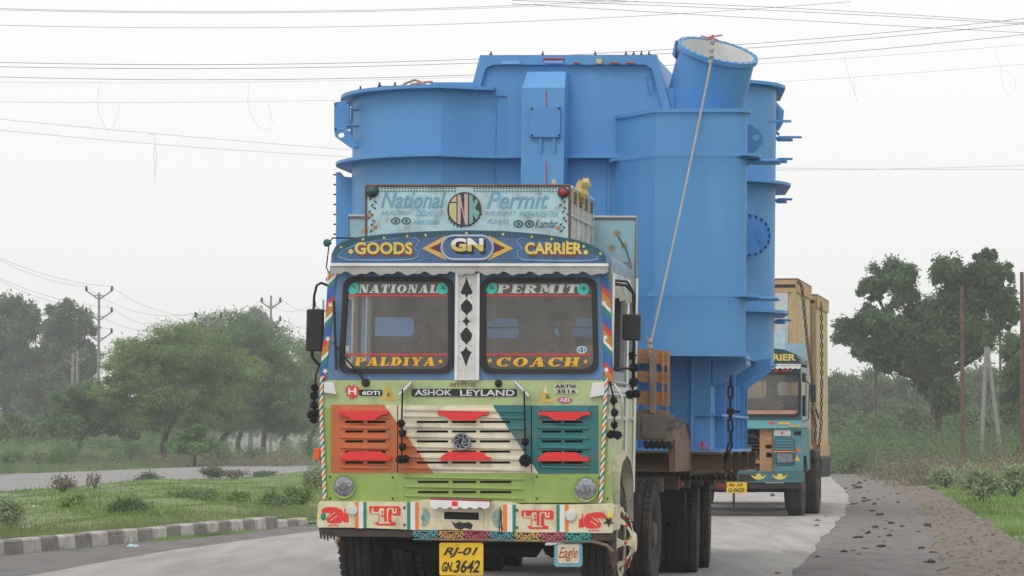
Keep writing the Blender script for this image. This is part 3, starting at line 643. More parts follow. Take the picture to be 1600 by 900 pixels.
pD = pole('power pole mostly hidden behind the lorry mirror', 505, 245, 468, [480, 505, 530], 13, rad=.12)
def old_pole(label, pts, Y, r, mat, name='leaning_pole', cat='pole', arms=None, group=None):
    s = F / Y; P = lambda a, b: Vector(((a - 800) / s, Y, EYE + (HOR - b) / s)); a, b = P(*pts[0]), P(*pts[1]); a.z = min(a.z, -.05)
    th = Thing(name, label, cat, base=(a.x, Y, 0), group=group); mb = MB(); mb.tube([a, b], r, 8, r1=r * .75); th.add('pole_shaft', mb, mat)
    for q in arms or []:
        mb = MB(); mb.tube([P(*p) for p in q], .04, 5); th.add('crossarm', mb, m_conpole)
    return th
old_pole('short weathered double pole left of the three-armed pole, nearer its left side', [(112, 712), (114, 552)], 205, .13, m_conpole, arms=[[(100, 560), (112, 570)], [(108, 566), (134, 560)]])
old_pole('short weathered pole just left of the tall three-armed pole', [(119, 712), (121, 548)], 207, .12, m_conpole, arms=[[(120, 572), (134, 560)], [(116, 575), (122, 575)]])
old_pole('tall rust-brown steel pole in front of the big dark tree', [(1503, 730), (1504, 448)], 118, .09, m_rustpole, 'steel_pole')
old_pole('rust-brown steel pole at the right edge of the photo', [(1597, 735), (1598, 425)], 112, .1, m_rustpole, 'steel_pole')
old_pole('thin brown pole under the left crown of the big dark tree', [(1367, 715), (1368, 572)], 150, .07, m_rustpole, 'steel_pole')
old_pole('thinner darker pole just right of the thin brown pole', [(1376, 712), (1377, 588)], 190, .07, m_rustpole, 'steel_pole')
old_pole('pale weathered pole, left leg of the leaning pair', [(1531, 722), (1541, 542)], 140, .11, m_conpole, arms=[[(1541, 566), (1556, 568)]])
old_pole('pale weathered pole, right leg of the leaning pair', [(1566, 722), (1543, 542)], 140, .11, m_conpole)
old_pole('brown pole right of the leaning pair, with short crossarms', [(1563, 715), (1563, 520)], 165, .09, m_rustpole, arms=[[(1552, 524), (1574, 520)], [(1556, 552), (1570, 550)]])

# -- wires
def lvn(k): return ['top', 'middle', 'lowest'][k[0]] + '-arm ' + ('left' if k[1] < 0 else 'right')
def sag(a, b, s, n=12): return [a.lerp(b, i / n) - Vector((0, 0, s * 4 * (i / n) * (1 - i / n))) for i in range(n + 1)]
def wire(label, pts, r, extra=None, group=None):
    mb = MB(); mb.tube(pts, r, 5)
    for q in extra or []: mb.tube(q, r * .8, 4)
    t = Thing('power_cable', label, 'cable', base=tuple(pts[0]), single=True, group=group); return t.one(mb, m_wire)
for (a, b, la) in ((pA, pB, 'between the first and second poles of the left line'), (pB, pC, 'between the second and third poles of the left line'), (pC, pD, 'between the third and fourth poles of the left line')):
    for k in a:
        if k in b: wire(lvn(k) + ' thin power cable ' + la, sag(a[k], b[k], .9), .011, group='cables ' + la)
for k in pA:
    wire(lvn(k) + ' thin power cable from the tall pole out to the left photo edge', sag(pA[k], Vector((-35, 190, pA[k].z + 1.4 + k[0] * .2)), .5), .011, group='cables leaving the left edge')
def pw(pts, Y0, Y1, n=24, cat_=True):
    """smooth line through given picture points, its distance running from Y0 to Y1"""
    xs = [p[0] for p in pts]; ys = [p[1] for p in pts]; deg = min(2, len(pts) - 1); co = np.polyfit(xs, ys, deg); o = []
    for i in range(n + 1):
        x = xs[0] + (xs[-1] - xs[0]) * i / n; Y = Y0 + (Y1 - Y0) * i / n; y = float(np.polyval(co, x))
        o.append(Vector(((x - 800) * Y / F, Y, EYE + (HOR - y) * Y / F)))
    return o
def wp(px, py, Y=70): return Vector(((px - 800) * Y / F, Y, EYE + (HOR - py) * Y / F))
WR = [('topmost overhead cable crossing the upper left sky', [(-40, 9), (280, 14.5), (560, 13), (980, -4)], 62, 70, .009),
 ('overhead cable paired just under the topmost one at left', [(-40, 11), (280, 16.5), (560, 15), (1000, -2)], 61, 69, .007),
 ('overhead cable below the top pair, rising off the top right of centre', [(-40, 35), (367, 41), (700, 34), (1333, -1)], 64, 74, .009),
 ('upper of the three close cables passing behind the tank top', [(-40, 94), (280, 98.5), (560, 96), (1150, 67), (1640, 22)], 60, 66, .010),
 ('middle of the three close cables passing behind the tank top', [(-40, 101), (300, 104.5), (560, 102), (1160, 73), (1640, 30)], 60, 66, .010),
 ('lowest of the three close cables passing behind the tank top', [(-40, 117), (300, 122.5), (560, 120), (1185, 90), (1640, 47)], 60, 66, .010),
 ('upper descending cable from the top centre to the right edge', [(800, -6), (1100, 3), (1640, 35)], 58, 66, .009),
 ('middle descending cable from the top centre to the right edge', [(800, -3), (1100, 8), (1640, 37)], 59, 66, .009),
 ('lower descending cable from the top centre to the right edge', [(800, 2), (1100, 20), (1640, 50)], 60, 66, .009),
 ('fine cable with frayed strands hanging, upper of the level pair', [(-40, 126), (290, 126), (560, 124), (1190, 97), (1640, 64)], 85, 92, .006),
 ('fine cable with frayed strands hanging, lower of the level pair', [(-40, 157), (290, 158), (530, 155), (1210, 126), (1640, 95)], 85, 92, .006),
 ('upper of two fine cables descending from the left edge to the tank', [(-40, 181), (240, 207.5), (560, 234)], 80, 95, .008),
 ('lower of two fine cables descending from the left edge to the tank', [(-40, 198), (240, 224), (560, 245)], 80, 95, .008),
 ('upper of two fine level cables in the right sky', [(1180, 261), (1400, 263.5), (1640, 264)], 100, 105, .009),
 ('lower of two fine cables crossing in the right sky', [(1180, 265), (1400, 263), (1640, 256)], 100, 105, .009)]
EX = {9: [[(141, 126, 86), (153, 127, 86), (150, 145, 86), (149, 165, 86), (155, 185, 86), (167, 207, 86), (175, 195, 86), (182, 172, 86), (182, 158, 86)],
          [(383, 124.5, 87), (388, 130, 87), (385, 155, 87), (390, 180, 87), (404, 198, 87), (416, 204, 87), (424, 190, 87), (420, 172, 87), (416, 157, 87)],
          [(1322, 88, 90), (1330, 118, 90), (1343, 158, 90)], [(1562, 70, 91), (1560, 80, 91), (1568, 100, 91), (1570, 130, 91), (1578, 147, 91), (1590, 138, 91), (1592, 125, 91), (1585, 113, 91), (1573, 108, 91)]],
      10: [[(1337, 118, 90), (1338, 145, 90)]], 12: [[(231, 208, 86), (239, 209, 86), (240, 224, 86), (238, 240, 86), (240, 270, 86), (240, 284, 86)], [(240, 226, 86), (243, 245, 86), (240, 275, 86)]]}
for i, (lab, pts, a, b, r) in enumerate(WR):
    wire(lab, pw(pts, a, b), r * .62, [[wp(*q) for q in e_] for e_ in EX.get(i, [])])

# -- small things on the ground
m_clod = M('mud', (.055, .04, .03), .95, var=.3, scale=20, bump=1)
def clod(mb, x, y, s):
    b = MB(); b.ball((x, y, s * .25), (s, s * rnd.uniform(.6, 1), s * .6), 7, 5, jit=.45); mb.add([(p[0], p[1], max(p[2], .01)) for p in b.v], b.f)
CL_ = [(1320, 864, 8), (1340, 842, 9), (1333, 862, 6), (1352, 859, 6), (1373, 840, 5), (1389, 857, 5), (1457, 865, 8), (1362, 800, 6), (1376, 806, 8), (1358, 783, 5), (1339, 764, 8), (1332, 789, 5), (1277, 815, 6), (1275, 823, 6), (1179, 874, 4), (1288, 875, 4), (1449, 823, 8), (1382, 847, 4), (1343, 868, 5), (1392, 830, 4)]
for px, py, s in CL_:
    x, y = gp(px, py); mb = MB(); sz = s * y / F * .9
    for k in range(4): clod(mb, x + rnd.uniform(-.5, .5) * sz, y + rnd.uniform(-.4, .4) * sz, sz * rnd.uniform(.45, .8))
    Thing('mud_clod', 'clump of dark mud dropped on the road shoulder', 'mud clod', base=(x, y, .01), group='mud clods on the road', single=True).one(mb, m_clod)
mb = MB()
for k in range(110):
    Y = 28 * (110 / 28) ** rnd.random(); u = rnd.gauss(.45, .22); x = lerp(CR, Y) + (lerp(AR, Y) - lerp(CR, Y)) * u + (rnd.uniform(-1.5, 0) if rnd.random() < .15 else 0); clod(mb, x, Y, rnd.uniform(.15, 1) ** 2 * .045 * (1 + Y / 110))
o = struct('mud_crumbs', mb.mesh('mud_crumbs', m_clod, 0), 'stuff')
mb = MB(); m_stone = M('pebble', (.2, .17, .14), .9, var=.4, scale=2)
for k in range(900):
    Y = 28 * (110 / 28) ** rnd.random(); x = lerp(AR, Y) + (lerp(GR, Y) - lerp(AR, Y)) * rnd.random(); clod(mb, x, Y, rnd.uniform(.01, .035))
for k in range(260):
    Y = rnd.uniform(30, 50); x = lerp(KB, Y) + rnd.random() ** 1.4 * (lerp(CL, Y) - lerp(KB, Y)); clod(mb, x, Y, rnd.uniform(.006, .016))
struct('pebbles', mb.mesh('pebbles', m_stone, 0), 'stuff')
m_litter = M('litter_plastic', (.6, .62, .62), .5, var=.2, scale=10)
m_litb = M('litter_blue', (.45, .58, .68), .5, var=.2, scale=10)
def litter(label, px, py, s, mat, name='litter', cat='litter'):
    x, y = gp(px, py); sz = s * y / F; b = MB(); b.ball((x, y, sz * .3), (sz, sz * .7, sz * .45), 8, 6, jit=.4)
    b.v = [(p[0], p[1], max(p[2], .02)) for p in b.v]; Thing(name, label, cat, base=(x, y, .02), single=True).one(b, mat, 0)
litter('torn white and mint plastic bag caught in weeds at the left', 56, 796, 8, M('mint_plastic', (.5, .62, .58), .4, var=.3, scale=20), 'plastic_bag', 'plastic bag')
litter('pale grey plastic bag lying behind the kerb at the left', 42, 828, 9, m_litter, 'plastic_bag', 'plastic bag')
litter('white plastic bag beside the lorry front corner bush', 470, 768, 9, m_litter, 'plastic_bag', 'plastic bag')
litter('light blue crushed wrapper at the foot of the kerb', 207, 857, 9, m_litb)
litter('broken dark stone lump in the middle of the median', 283, 798, 8, M('dark_stone', (.09, .07, .07), .9), 'stone', 'stone')
litter('pale stone beside the broken dark lump in the median', 278, 801, 6, m_stone, 'stone', 'stone')
litter('small white scrap of litter on the median grass left of centre', 107, 787, 3, m_litter)
litter('tan stone on the right shoulder edge', 1441, 764, 6, M('tan_stone', (.4, .3, .18), .9), 'stone', 'stone')
litter('dark stone beside the tan one on the right verge', 1459, 765, 6, M('dark_stone', (.09, .07, .07), .9), 'stone', 'stone')
litter('reddish stone on the right shoulder edge left of the tan one', 1413, 758, 5, M('red_stone', (.3, .16, .1), .9), 'stone', 'stone')
litter('white scrap of litter on the gravel at the right', 1534, 818, 3, m_litter)
litter('pale block lying in the scrub under the olive acacia', 250, 722, 8, m_litter, 'stone', 'stone')
mb = MB(); s_ = F / 240
bt = Thing('mud_brick_building', 'low brown mud-brick building half hidden behind the left trees', 'building', base=((60 - 800) / s_, 240, 0))
x0, x1 = (28 - 800) / s_, (92 - 800) / s_; mb.box(x0, x1, 240, 246, 0, EYE + (HOR - 664) / s_); bt.add('wall', mb, m_farwall)
mb = MB(); mb.box(x0 - .3, x1 + .3, 239.6, 246.4, EYE + (HOR - 664) / s_, EYE + (HOR - 657) / s_); bt.add('roof', mb, M('roof_thatch', (.2, .18, .15), .9))
s_ = F / 200
ct = Thing('culvert_wall', 'low dark stone wall beside the bend behind the crate lorry', 'wall', base=((1310 - 800) / s_, 200, 0), single=True)
mb = MB(); mb.box((1286 - 800) / s_, (1350 - 800) / s_, 200, 200.5, 0, EYE + (HOR - 678) / s_, bev=.02); ct.one(mb, M('wall_stone', (.16, .15, .14), .9, var=.3, scale=3))
# ================================================================ first lorry
T1 = Frame((-.40, 25, 0), yaw=9.7, roll=1.1)
p_blue = M('cab_blue', srgb(86, 128, 170), .45, dirt=.35, dirtcol=(.13, .12, .12), dscale=4, coat=.2)
p_blue2 = M('visor_blue', srgb(58, 98, 140), .4, dirt=.25, dirtcol=(.06, .08, .1), dscale=5, coat=.3)
p_green = M('cab_green', srgb(170, 190, 134), .42, dirt=.42, dirtcol=(.2, .22, .12), dscale=5, coat=.25, var=.06)
p_green2 = M('lower_green', srgb(142, 168, 88), .4, dirt=.25, dirtcol=(.14, .16, .06), dscale=5, coat=.25, var=.06)
p_cream = M('bumper_cream', srgb(214, 206, 176), .5, dirt=.48, dirtcol=(.3, .22, .14), dscale=7)
p_white = M('white_paint', srgb(225, 225, 225), .5, dirt=.2, dirtcol=(.3, .27, .22), dscale=9)
p_red = M('red_paint', srgb(222, 48, 48), .45, var=.08)
p_orange = M('orange_paint', srgb(226, 128, 50), .5)
p_teal = M('teal_paint', srgb(24, 128, 112), .5)
p_tealL = M('pale_teal_paint', srgb(90, 160, 165), .5, dirt=.2)
p_yellow = M('yellow_letter', srgb(222, 198, 96), .5, dirt=.15, dirtcol=(.3, .22, .08), dscale=20)
p_gold = M('gold_letter', srgb(235, 180, 45), .5, dirt=.25, dirtcol=(.08, .06, .05), dscale=60)
p_silver = M('silver_letter', srgb(215, 215, 215), .5, dirt=.3, dirtcol=(.06, .06, .06), dscale=60)
p_maroon = M('maroon_paint', srgb(92, 48, 66), .5)
p_black = M('black_paint', (.012, .012, .014), .45)
p_dark = M('chassis_black', (.018, .016, .016), .7, dirt=.4, dirtcol=(.05, .04, .03), dscale=8)
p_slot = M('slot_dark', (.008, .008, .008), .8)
p_rubber = M('window_rubber', (.015, .015, .016), .6)
p_tyre = M('tyre_rubber', (.028, .026, .025), .85, dirt=.5, dirtcol=(.085, .07, .055), dscale=5, bump=.2)
p_chrome = M('chrome', (.78, .78, .78), .28, .75, dirt=.2, dirtcol=(.15, .12, .1), dscale=12)
p_alum = M('stamped_metal', (.68, .67, .66), .4, .45, dirt=.22, dirtcol=(.13, .11, .1), dscale=14)
p_rust = M('rusty_steel', (.17, .09, .06), .85, var=.3, dirt=.4, dirtcol=(.06, .035, .025))
p_board = M('sign_board', srgb(178, 208, 215), .55, dirt=.52, dirtcol=(.23, .16, .09), dscale=9, var=.08)
p_script = M('script_blue', srgb(108, 160, 186), .55, dirt=.35, dirtcol=srgb(168, 205, 215), dscale=30)
p_vine = M('vine_green', srgb(38, 92, 92), .6)
p_inter = M('cab_interior', (.2, .2, .2), .9)
p_skin = M('skin', (.16, .08, .05), .6)
p_glass = glass('windscreen_glass', (.39, .37, .35), .17, (.8, .78, .75))
p_lens = M('lens_glass', (.26, .27, .29), .15, .5, var=.5, scale=40)
p_tass = M('black_wool', (.008, .008, .009), .95, bump=1, bscale=90)
p_amber = M('amber_lens', srgb(225, 100, 30), .3)
def paint_diag(name, lines, cols, rough=.42):
    """flat paint scheme: sloped boundaries in the x-z plane of the front, colours left to right"""
    m = bpy.data.materials.new(name); m.use_nodes = True; n = m.node_tree; N = n.nodes; L = n.links; b = N['Principled BSDF']; b.inputs['Roughness'].default_value = rough; b.inputs['Coat Weight'].default_value = .25
    t = N.new('ShaderNodeTexCoord'); s = N.new('ShaderNodeSeparateXYZ'); L.new(t.outputs['Object'], s.inputs[0]); cur = None
    for i, (A, B) in enumerate(lines):
        k = (B[0] - A[0]) / (B[1] - A[1])                      # x = A.x + k (z - A.z)
        m1 = N.new('ShaderNodeMath'); m1.operation = 'MULTIPLY_ADD'; m1.inputs[1].default_value = -k; m1.inputs[2].default_value = -(A[0] - k * A[1]); L.new(s.outputs[2], m1.inputs[0])
        m2 = N.new('ShaderNodeMath'); m2.operation = 'ADD'; L.new(s.outputs[0], m2.inputs[0]); L.new(m1.outputs[0], m2.inputs[1])
        m3 = N.new('ShaderNodeMath'); m3.operation = 'GREATER_THAN'; m3.inputs[1].default_value = 0; L.new(m2.outputs[0], m3.inputs[0])
        mxx = N.new('ShaderNodeMix'); mxx.data_type = 'RGBA'; mxx.inputs[7].default_value = (*cols[i + 1], 1)
        if cur is None: mxx.inputs[6].default_value = (*cols[0], 1)
        else: L.new(cur, mxx.inputs[6])
        L.new(m3.outputs[0], mxx.inputs[0]); cur = mxx.outputs[2]
    nz = N.new('ShaderNodeTexNoise'); nz.inputs['Scale'].default_value = 6; nz.inputs['Detail'].default_value = 8; L.new(t.outputs['Object'], nz.inputs['Vector'])
    r = N.new('ShaderNodeMapRange'); r.inputs[1].default_value = .5; r.inputs[2].default_value = .8; r.inputs[4].default_value = .65; L.new(nz.outputs[0], r.inputs[0])
    d = N.new('ShaderNodeMix'); d.data_type = 'RGBA'; d.inputs[7].default_value = (.16, .13, .1, 1); L.new(r.outputs[0], d.inputs[0]); L.new(cur, d.inputs[6]); L.new(d.outputs[2], b.inputs['Base Color'])
    return m
YF = .12
lineA = (T1.pix(601, 633, YF), T1.pix(678, 739, YF)); lineB = (T1.pix(770.5, 634, YF), T1.pix(841, 739, YF))
p_tri = paint_diag('grille_paint', [lineA, lineB], [srgb(190, 98, 50), srgb(214, 206, 182), srgb(28, 108, 112)])
def paint_grad(name, z0, bands, axis=2, slope=0.0, period=None, rough=.45):
    """painted stripes repeating along z + slope*x"""
    m = bpy.data.materials.new(name); m.use_nodes = True; n = m.node_tree; N = n.nodes; L = n.links; b = N['Principled BSDF']; b.inputs['Roughness'].default_value = rough
    t = N.new('ShaderNodeTexCoord'); s = N.new('ShaderNodeSeparateXYZ'); L.new(t.outputs['Object'], s.inputs[0])
    a = N.new('ShaderNodeMath'); a.operation = 'MULTIPLY_ADD'; a.inputs[1].default_value = slope; L.new(s.outputs[0], a.inputs[0]); L.new(s.outputs[2], a.inputs[2])
    c = N.new('ShaderNodeMath'); c.operation = 'MULTIPLY_ADD'; c.inputs[1].default_value = 1 / period; c.inputs[2].default_value = -z0 / period; L.new(a.outputs[0], c.inputs[0])
    f = N.new('ShaderNodeMath'); f.operation = 'FRACT'; L.new(c.outputs[0], f.inputs[0])
    r = N.new('ShaderNodeValToRGB'); r.color_ramp.interpolation = 'CONSTANT'; els = r.color_ramp.elements
    els[0].position = 0; els[0].color = (*bands[0][1], 1); els[1].position = bands[1][0]; els[1].color = (*bands[1][1], 1)
    for p, q in bands[2:]: e = els.new(p); e.color = (*q, 1)
    L.new(f.outputs[0], r.inputs[0]); L.new(r.outputs[0], b.inputs['Base Color']); return m
bl, wh, te, oc, rd = srgb(52, 96, 170), srgb(225, 225, 220), srgb(34, 126, 126), srgb(190, 128, 46), srgb(196, 66, 50)
per = (T1.pix(520, 450, YF)[1] - T1.pix(520, 506, YF)[1])
zr = T1.pix(512, 450, YF)[1]
BANDS = [(0, oc), (.22, wh), (.3, te), (.48, bl), (.82, rd)]
BANDS = [(0, rd), (.17, oc), (.42, wh), (.52, te), (.7, bl)]
BANDS = [(p, c) for p, c in [(0, bl), (.30, te), (.48, wh), (.58, oc), (.83, rd)]]
p_rainL = paint_grad('rainbow_stripes_left', zr - .08, BANDS, slope=-1.0, period=per)
p_rainR = paint_grad('rainbow_stripes_right', zr - .08, BANDS, slope=1.0, period=per)

lorry = Thing('lorry', 'front lorry with painted green, blue and tricolour cab, seen head-on hauling the blue tank', 'lorry', T1)
LF = lambda mb, pts, y0, y1, holes=(), mi=0, ym=None: mb.plate(pxloop(T1, pts, y0 if ym is None else ym), [pxloop(T1, h, y0 if ym is None else ym) for h in holes], y0, y1, mi)
def flat(name, pts, y0, y1, mat, parent=None, holes=(), label=None, smooth=32, ym=None): return lorry.add(name, LF(MB(), pts, y0, y1, holes, 0, ym), mat, parent, label, smooth)
XH = 1.2
# --- cab body
wl = rrect(538, 434, 706, 582, 15); wl = [(x - (8 * (y - 434) / 148 if x < 600 else 0), y) for x, y in wl]
wr = rrect(752, 435, 930, 582, 15); wr = [(x + (3 * (y - 434) / 148 if x > 850 else 0), y) for x, y in wr]
upper = flat('cab_front_upper', [(526, 424), (940, 424), (944, 594), (508, 594)], YF, YF + .05, p_blue, holes=[wl[::-1], wr[::-1]])
def shrink(l, k, cx=None):
    cx = sum(p[0] for p in l) / len(l); cy = sum(p[1] for p in l) / len(l); w_ = max(p[0] for p in l) - min(p[0] for p in l); h_2 = max(p[1] for p in l) - min(p[1] for p in l)
    return [(cx + (x - cx) * (1 - 2 * k / w_), cy + (y - cy) * (1 - 2 * k / h_2)) for x, y in l]
for lp, nm in ((wl, 'L'), (wr, 'R')):
    fr_o = flat('windscreen_seal', shrink(lp, -1.5), YF - .03, YF + .02, p_rubber, holes=[shrink(lp, 6)[::-1]])
    gl = flat('windscreen', shrink(lp, 5.5), YF - .004, YF + .004, p_glass, smooth=0)
    left = nm == 'L'
    st = [(205, 515), (605, 517)] if left else [(822, 515), (1232, 520)]
    yy = YF - .006
    b = MB(); slab(b, 'NATIONAL' if left else 'PERMIT', (c1(232, 0)[0], c1(0, 499)[1], c1(583, 0)[0], c1(0, 536)[1]) if left else (c1(850, 0)[0], c1(0, 499)[1], c1(1208, 0)[0], c1(0, 537)[1]), T1, yy, .002)
    lorry.add('lettering', b, p_silver, gl, smooth=0)
    b = MB(); slab(b, 'PALDIYA' if left else 'COACH', (c1(215, 0)[0], c1(0, 823)[1], c1(572, 0)[0], c1(0, 861)[1]) if left else (c1(845, 0)[0], c1(0, 824)[1], c1(1213, 0)[0], c1(0, 865)[1]), T1, yy, .002)
    for cx, cy in ([(182, 838), (595, 842)] if left else [(815, 838), (1243, 842)]): LF(b_s := MB(), star(*c1(cx, cy), 4.6, 5, .42, -math.pi / 2), yy - .002, yy); lorry.add('painted_star', b_s, p_gold, gl, smooth=0)
    lorry.add('lettering', b, p_gold, gl, smooth=0)
    b = MB()
    for y_ in (548, 811):
        xa, xb = ((172, 635) if left else (790, 1268)); b2 = [c1(xa, y_ - 4), c1(xb, y_ - 4 + 1), c1(xb, y_ + 5), c1(xa, y_ + 4)]; LF(b, b2, yy - .002, yy)
    lorry.add('red_band', b, M('red_sticker', srgb(205, 60, 60), .5), gl, smooth=0)
    b = MB()
    for cx, cy in st: b.plate(pxloop(T1, circ(*c1(cx, cy), 9.3), yy), [pxloop(T1, star(c1(cx, cy)[0] + 1, c1(cx, cy)[1] - 1, 5.6, 5, .35)[::-1], yy)], yy - .002, yy)
    lorry.add('star_sticker', b, M('turquoise_sticker', srgb(58, 200, 185), .5), gl, smooth=0)
    if not left:
        b = MB(); b.plate(pxloop(T1, circ(*c1(1226, 790), 8, 20, 5.8), yy), [pxloop(T1, circ(*c1(1226, 790), 6.6, 20, 4.6)[::-1], yy)], yy - .002, yy); text(b, '11', (*c1(1216, 780), *c1(1236, 800)), T1, yy, .0025)
        lorry.add('round_sticker', b, p_white, gl, smooth=0); b = MB(); LF(b, circ(*c1(1226, 790), 6.6, 20, 4.6), yy - .0012, yy); lorry.add('round_sticker', b, M('sticker_blue', srgb(60, 120, 170), .5), gl, smooth=0)
# painted corner pillars with stripes and stars
for pts, mt, sts in (([(526, 427), (513, 429), (508, 500), (498, 600), (508, 600), (517, 510)][::-1], p_rainL, [(103, 590), (92, 742), (80, 885)]), ([(939, 427), (950, 429), (954, 500), (957, 596), (945, 596), (942, 510)], p_rainR, [(1326, 583), (1331, 735), (1335, 880)])):
    pl = flat('corner_pillar', pts, YF - .012, YF + .06, mt); b = MB()
    for cx, cy in sts: LF(b, star(*c1(cx, cy), 5.2, 5, .4, .3), YF - .016, YF - .0125)
    lorry.add('painted_star', b, p_white, pl, smooth=0)
# centre post, chrome with black cut-outs
post = flat('centre_post', [(713, 426), (749, 426), (748, 594), (710, 594)], YF - .028, YF + .0, p_alum, label='bright metal post between the windscreens with black spade-shaped insets')
b = MB()
for xa, xb in ((711.5, 716), (745, 749.5)): LF(b, [(xa, 426), (xb, 426), (xb - 1, 594), (xa - 1.5, 594)], YF - .04, YF - .03)
lorry.add('chrome_trim', b, p_chrome, post)
b = MB(); yy = YF - .0285
def inset(l): LF(b, l, yy - .003, yy)
inset([(729, 433), (731, 440), (735, 449), (738.5, 457), (736, 460), (732, 460), (729, 466), (726, 460), (722, 460), (719.5, 457), (723, 449), (727, 440)])
def onion(cx, cy, w_, h_2): return [(cx, cy - h_2), (cx + w_ * .4, cy - h_2 * .75), (cx + w_ * .95, cy - h_2 * .3), (cx + w_, cy), (cx + w_ * .8, cy + h_2 * .4), (cx + w_ * .25, cy + h_2 * .75), (cx, cy + h_2), (cx - w_ * .25, cy + h_2 * .75), (cx - w_ * .8, cy + h_2 * .4), (cx - w_, cy), (cx - w_ * .95, cy - h_2 * .3), (cx - w_ * .4, cy - h_2 * .75)]
inset(onion(729, 480, 9, 13)); inset([(728.5, 494), (731, 499), (735, 501.5), (731, 505), (728.5, 510), (726, 505), (722, 501.5), (726, 499)]); inset(onion(728.5, 525, 9, 14))
inset([(728, 541), (731, 547), (737, 550), (733, 558), (729.5, 568), (728, 573), (726.5, 568), (723, 558), (719.5, 550), (725, 547)])
lorry.add('black_inset', b, p_black, post)
b = MB()
for i in range(8):
    for xx in (720, 738): x, z = T1.pix(xx + .3 * math.sin(i), 446 + i * 19, YF); b.ball((x, YF - .03, z), .0045, 6, 4)
lorry.add('rivet', b, p_dark, post)
# green front
low = flat('cab_front', [(505, 593), (946, 593), (953, 735), (956, 786), (503, 786), (505, 735)], YF, YF + .05, p_green, holes=[[(517, 634), (517, 738), (935, 738), (935, 634)]])
flat('corner_panel', [(505, 637), (516, 637), (516, 738), (504, 738)], YF - .004, YF + .01, p_green2); flat('corner_panel', [(936.5, 640), (948, 640), (951, 738), (936.5, 738)], YF - .004, YF + .01, p_green2)
# grille panels: plate with slots, raised ribs
def grille(name, x0, x1, y0, y1, slots, rows, ribs, mat, rows_r, slotmat=p_slot, label=None, yb=YF - .006):
    hs = []
    for ry0, ry1 in rows:
        for sx0, sx1 in slots: hs.append([(sx0, ry0), (sx0, ry1), (sx1, ry1), (sx1, ry0)])
    pn = flat(name, [(x0, y0), (x1, y0), (x1, y1), (x0, y1)], yb, yb + .012, mat, holes=hs, label=label)
    b = MB()
    for ry0, ry1 in rows_r:
        (xa, za), (xb, zb) = T1.pix(ribs[0], ry0, yb), T1.pix(ribs[1], ry1, yb); dz = za - zb; e = .035
        # sloped louvre: shallow at the top, proud at the bottom
        v = [(xa, yb, za), (xb, yb, za), (xb - e, yb - .016, za - dz * .35), (xa + e, yb - .016, za - dz * .35), (xb - e, yb - .018, zb + dz * .16), (xa + e, yb - .018, zb + dz * .16), (xb, yb, zb), (xa, yb, zb)]
        b.add(v, [(0, 1, 2, 3), (3, 2, 4, 5), (5, 4, 6, 7), (0, 3, 5, 7), (1, 6, 4, 2)])
    lorry.add('louvre', b, mat, pn, smooth=0)
    return pn
RW = [(657.5, 661), (672.5, 676), (688, 691.5), (704, 707.5), (721, 724.5)]
RR = [(635, 645), (646, 655), (662, 671.5), (677, 687), (692.5, 703), (708.5, 719.5), (725.5, 737)]
gL = grille('grille_panel', 517, 620.5, 632.5, 739, [(539.5, 567.5), (574, 602.5)], RW, (530, 611), p_tri, [(634.5, 645)] + RR[1:-1] + [(725.5, 733)], label='orange left engine grille panel')
gC = grille('grille_panel', 622, 829.5, 633, 739.5, [(651, 700), (706, 744), (749.5, 797)], RW, (626, 826), p_tri, RR, label='cream centre engine grille panel')
gR = grille('grille_panel', 831, 935, 633.5, 740, [(847, 877), (882, 910)], RW, (839, 923), p_tri, [(634.5, 645)] + RR[1:-1] + [(725.5, 733)], label='teal right engine grille panel')
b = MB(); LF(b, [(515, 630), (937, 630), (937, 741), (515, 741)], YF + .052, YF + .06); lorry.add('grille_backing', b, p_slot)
g5 = grille('lower_grille', 620.5, 832, 740.5, 785, [(653, 701), (707, 744), (750, 799)], [(751, 755), (767, 771)], (630, 822), p_green2, [(743, 750), (756, 765.5), (772, 780)])
b = MB(); [LF(b, [(x0, y0), (x1, y0), (x1, y1), (x0, y1)], YF - .0035, YF - .0005) for x0, x1 in ((653.2, 700.8), (707.2, 743.8), (750.2, 798.8)) for y0, y1 in ((751.2, 754.8), (767.2, 770.8))]; lorry.add('slot_shade_plate', b, p_slot, g5, smooth=0)  # near-black plates fill the slots in place of the shade behind them
for xa, xb in ((504, 618.5), (833.5, 954)):
    pn = flat('headlight_panel', [(xa, 740.5), (xb, 740.5), (xb, 785), (xa, 785)], YF - .006, YF + .006, p_green2); b = MB()
    for xx, yy in ((xa + 12 if xa < 600 else xa + 5, 745), (xb - 5 if xa < 600 else xb - 18, 746), (xa + 12 if xa < 600 else xa + 5, 779), (xb - 5, 779)): x, z = T1.pix(xx, yy, YF - .006); b.ball((x, YF - .008, z), .009, 7, 5)
    lorry.add('bolt', b, p_dark, pn)
LA, LB = (538.5, 760), (916, 764)
for (cx, cy), r in ((LA, 16.5), (LB, 17.5)):
    x, z = T1.pix(cx, cy, YF); rr = r / 182
    b = MB(); b.lathe([(YF - .005, rr * 1.16), (YF - .035, rr * 1.12), (YF - .03, rr), (YF - .005, rr * .96)], (x, 0, z), 'y', 28); hl = lorry.add('headlight', b, p_green2)
    b = MB(); b.lathe([(YF - .01, rr * .99), (YF - .03, rr * .97), (YF - .042, rr * .6), (YF - .047, rr * .2), (YF - .047, 0.0001)], (x, 0, z), 'y', 28); lorry.add('lens', b, p_lens, hl)
    b = MB(); b.lathe([(YF - .046, rr * .42), (YF - .054, rr * .36), (YF - .056, rr * .25), (YF - .05, rr * .2)], (x, 0, z), 'y', 20); lorry.add('lens_ring', b, p_lens, hl)
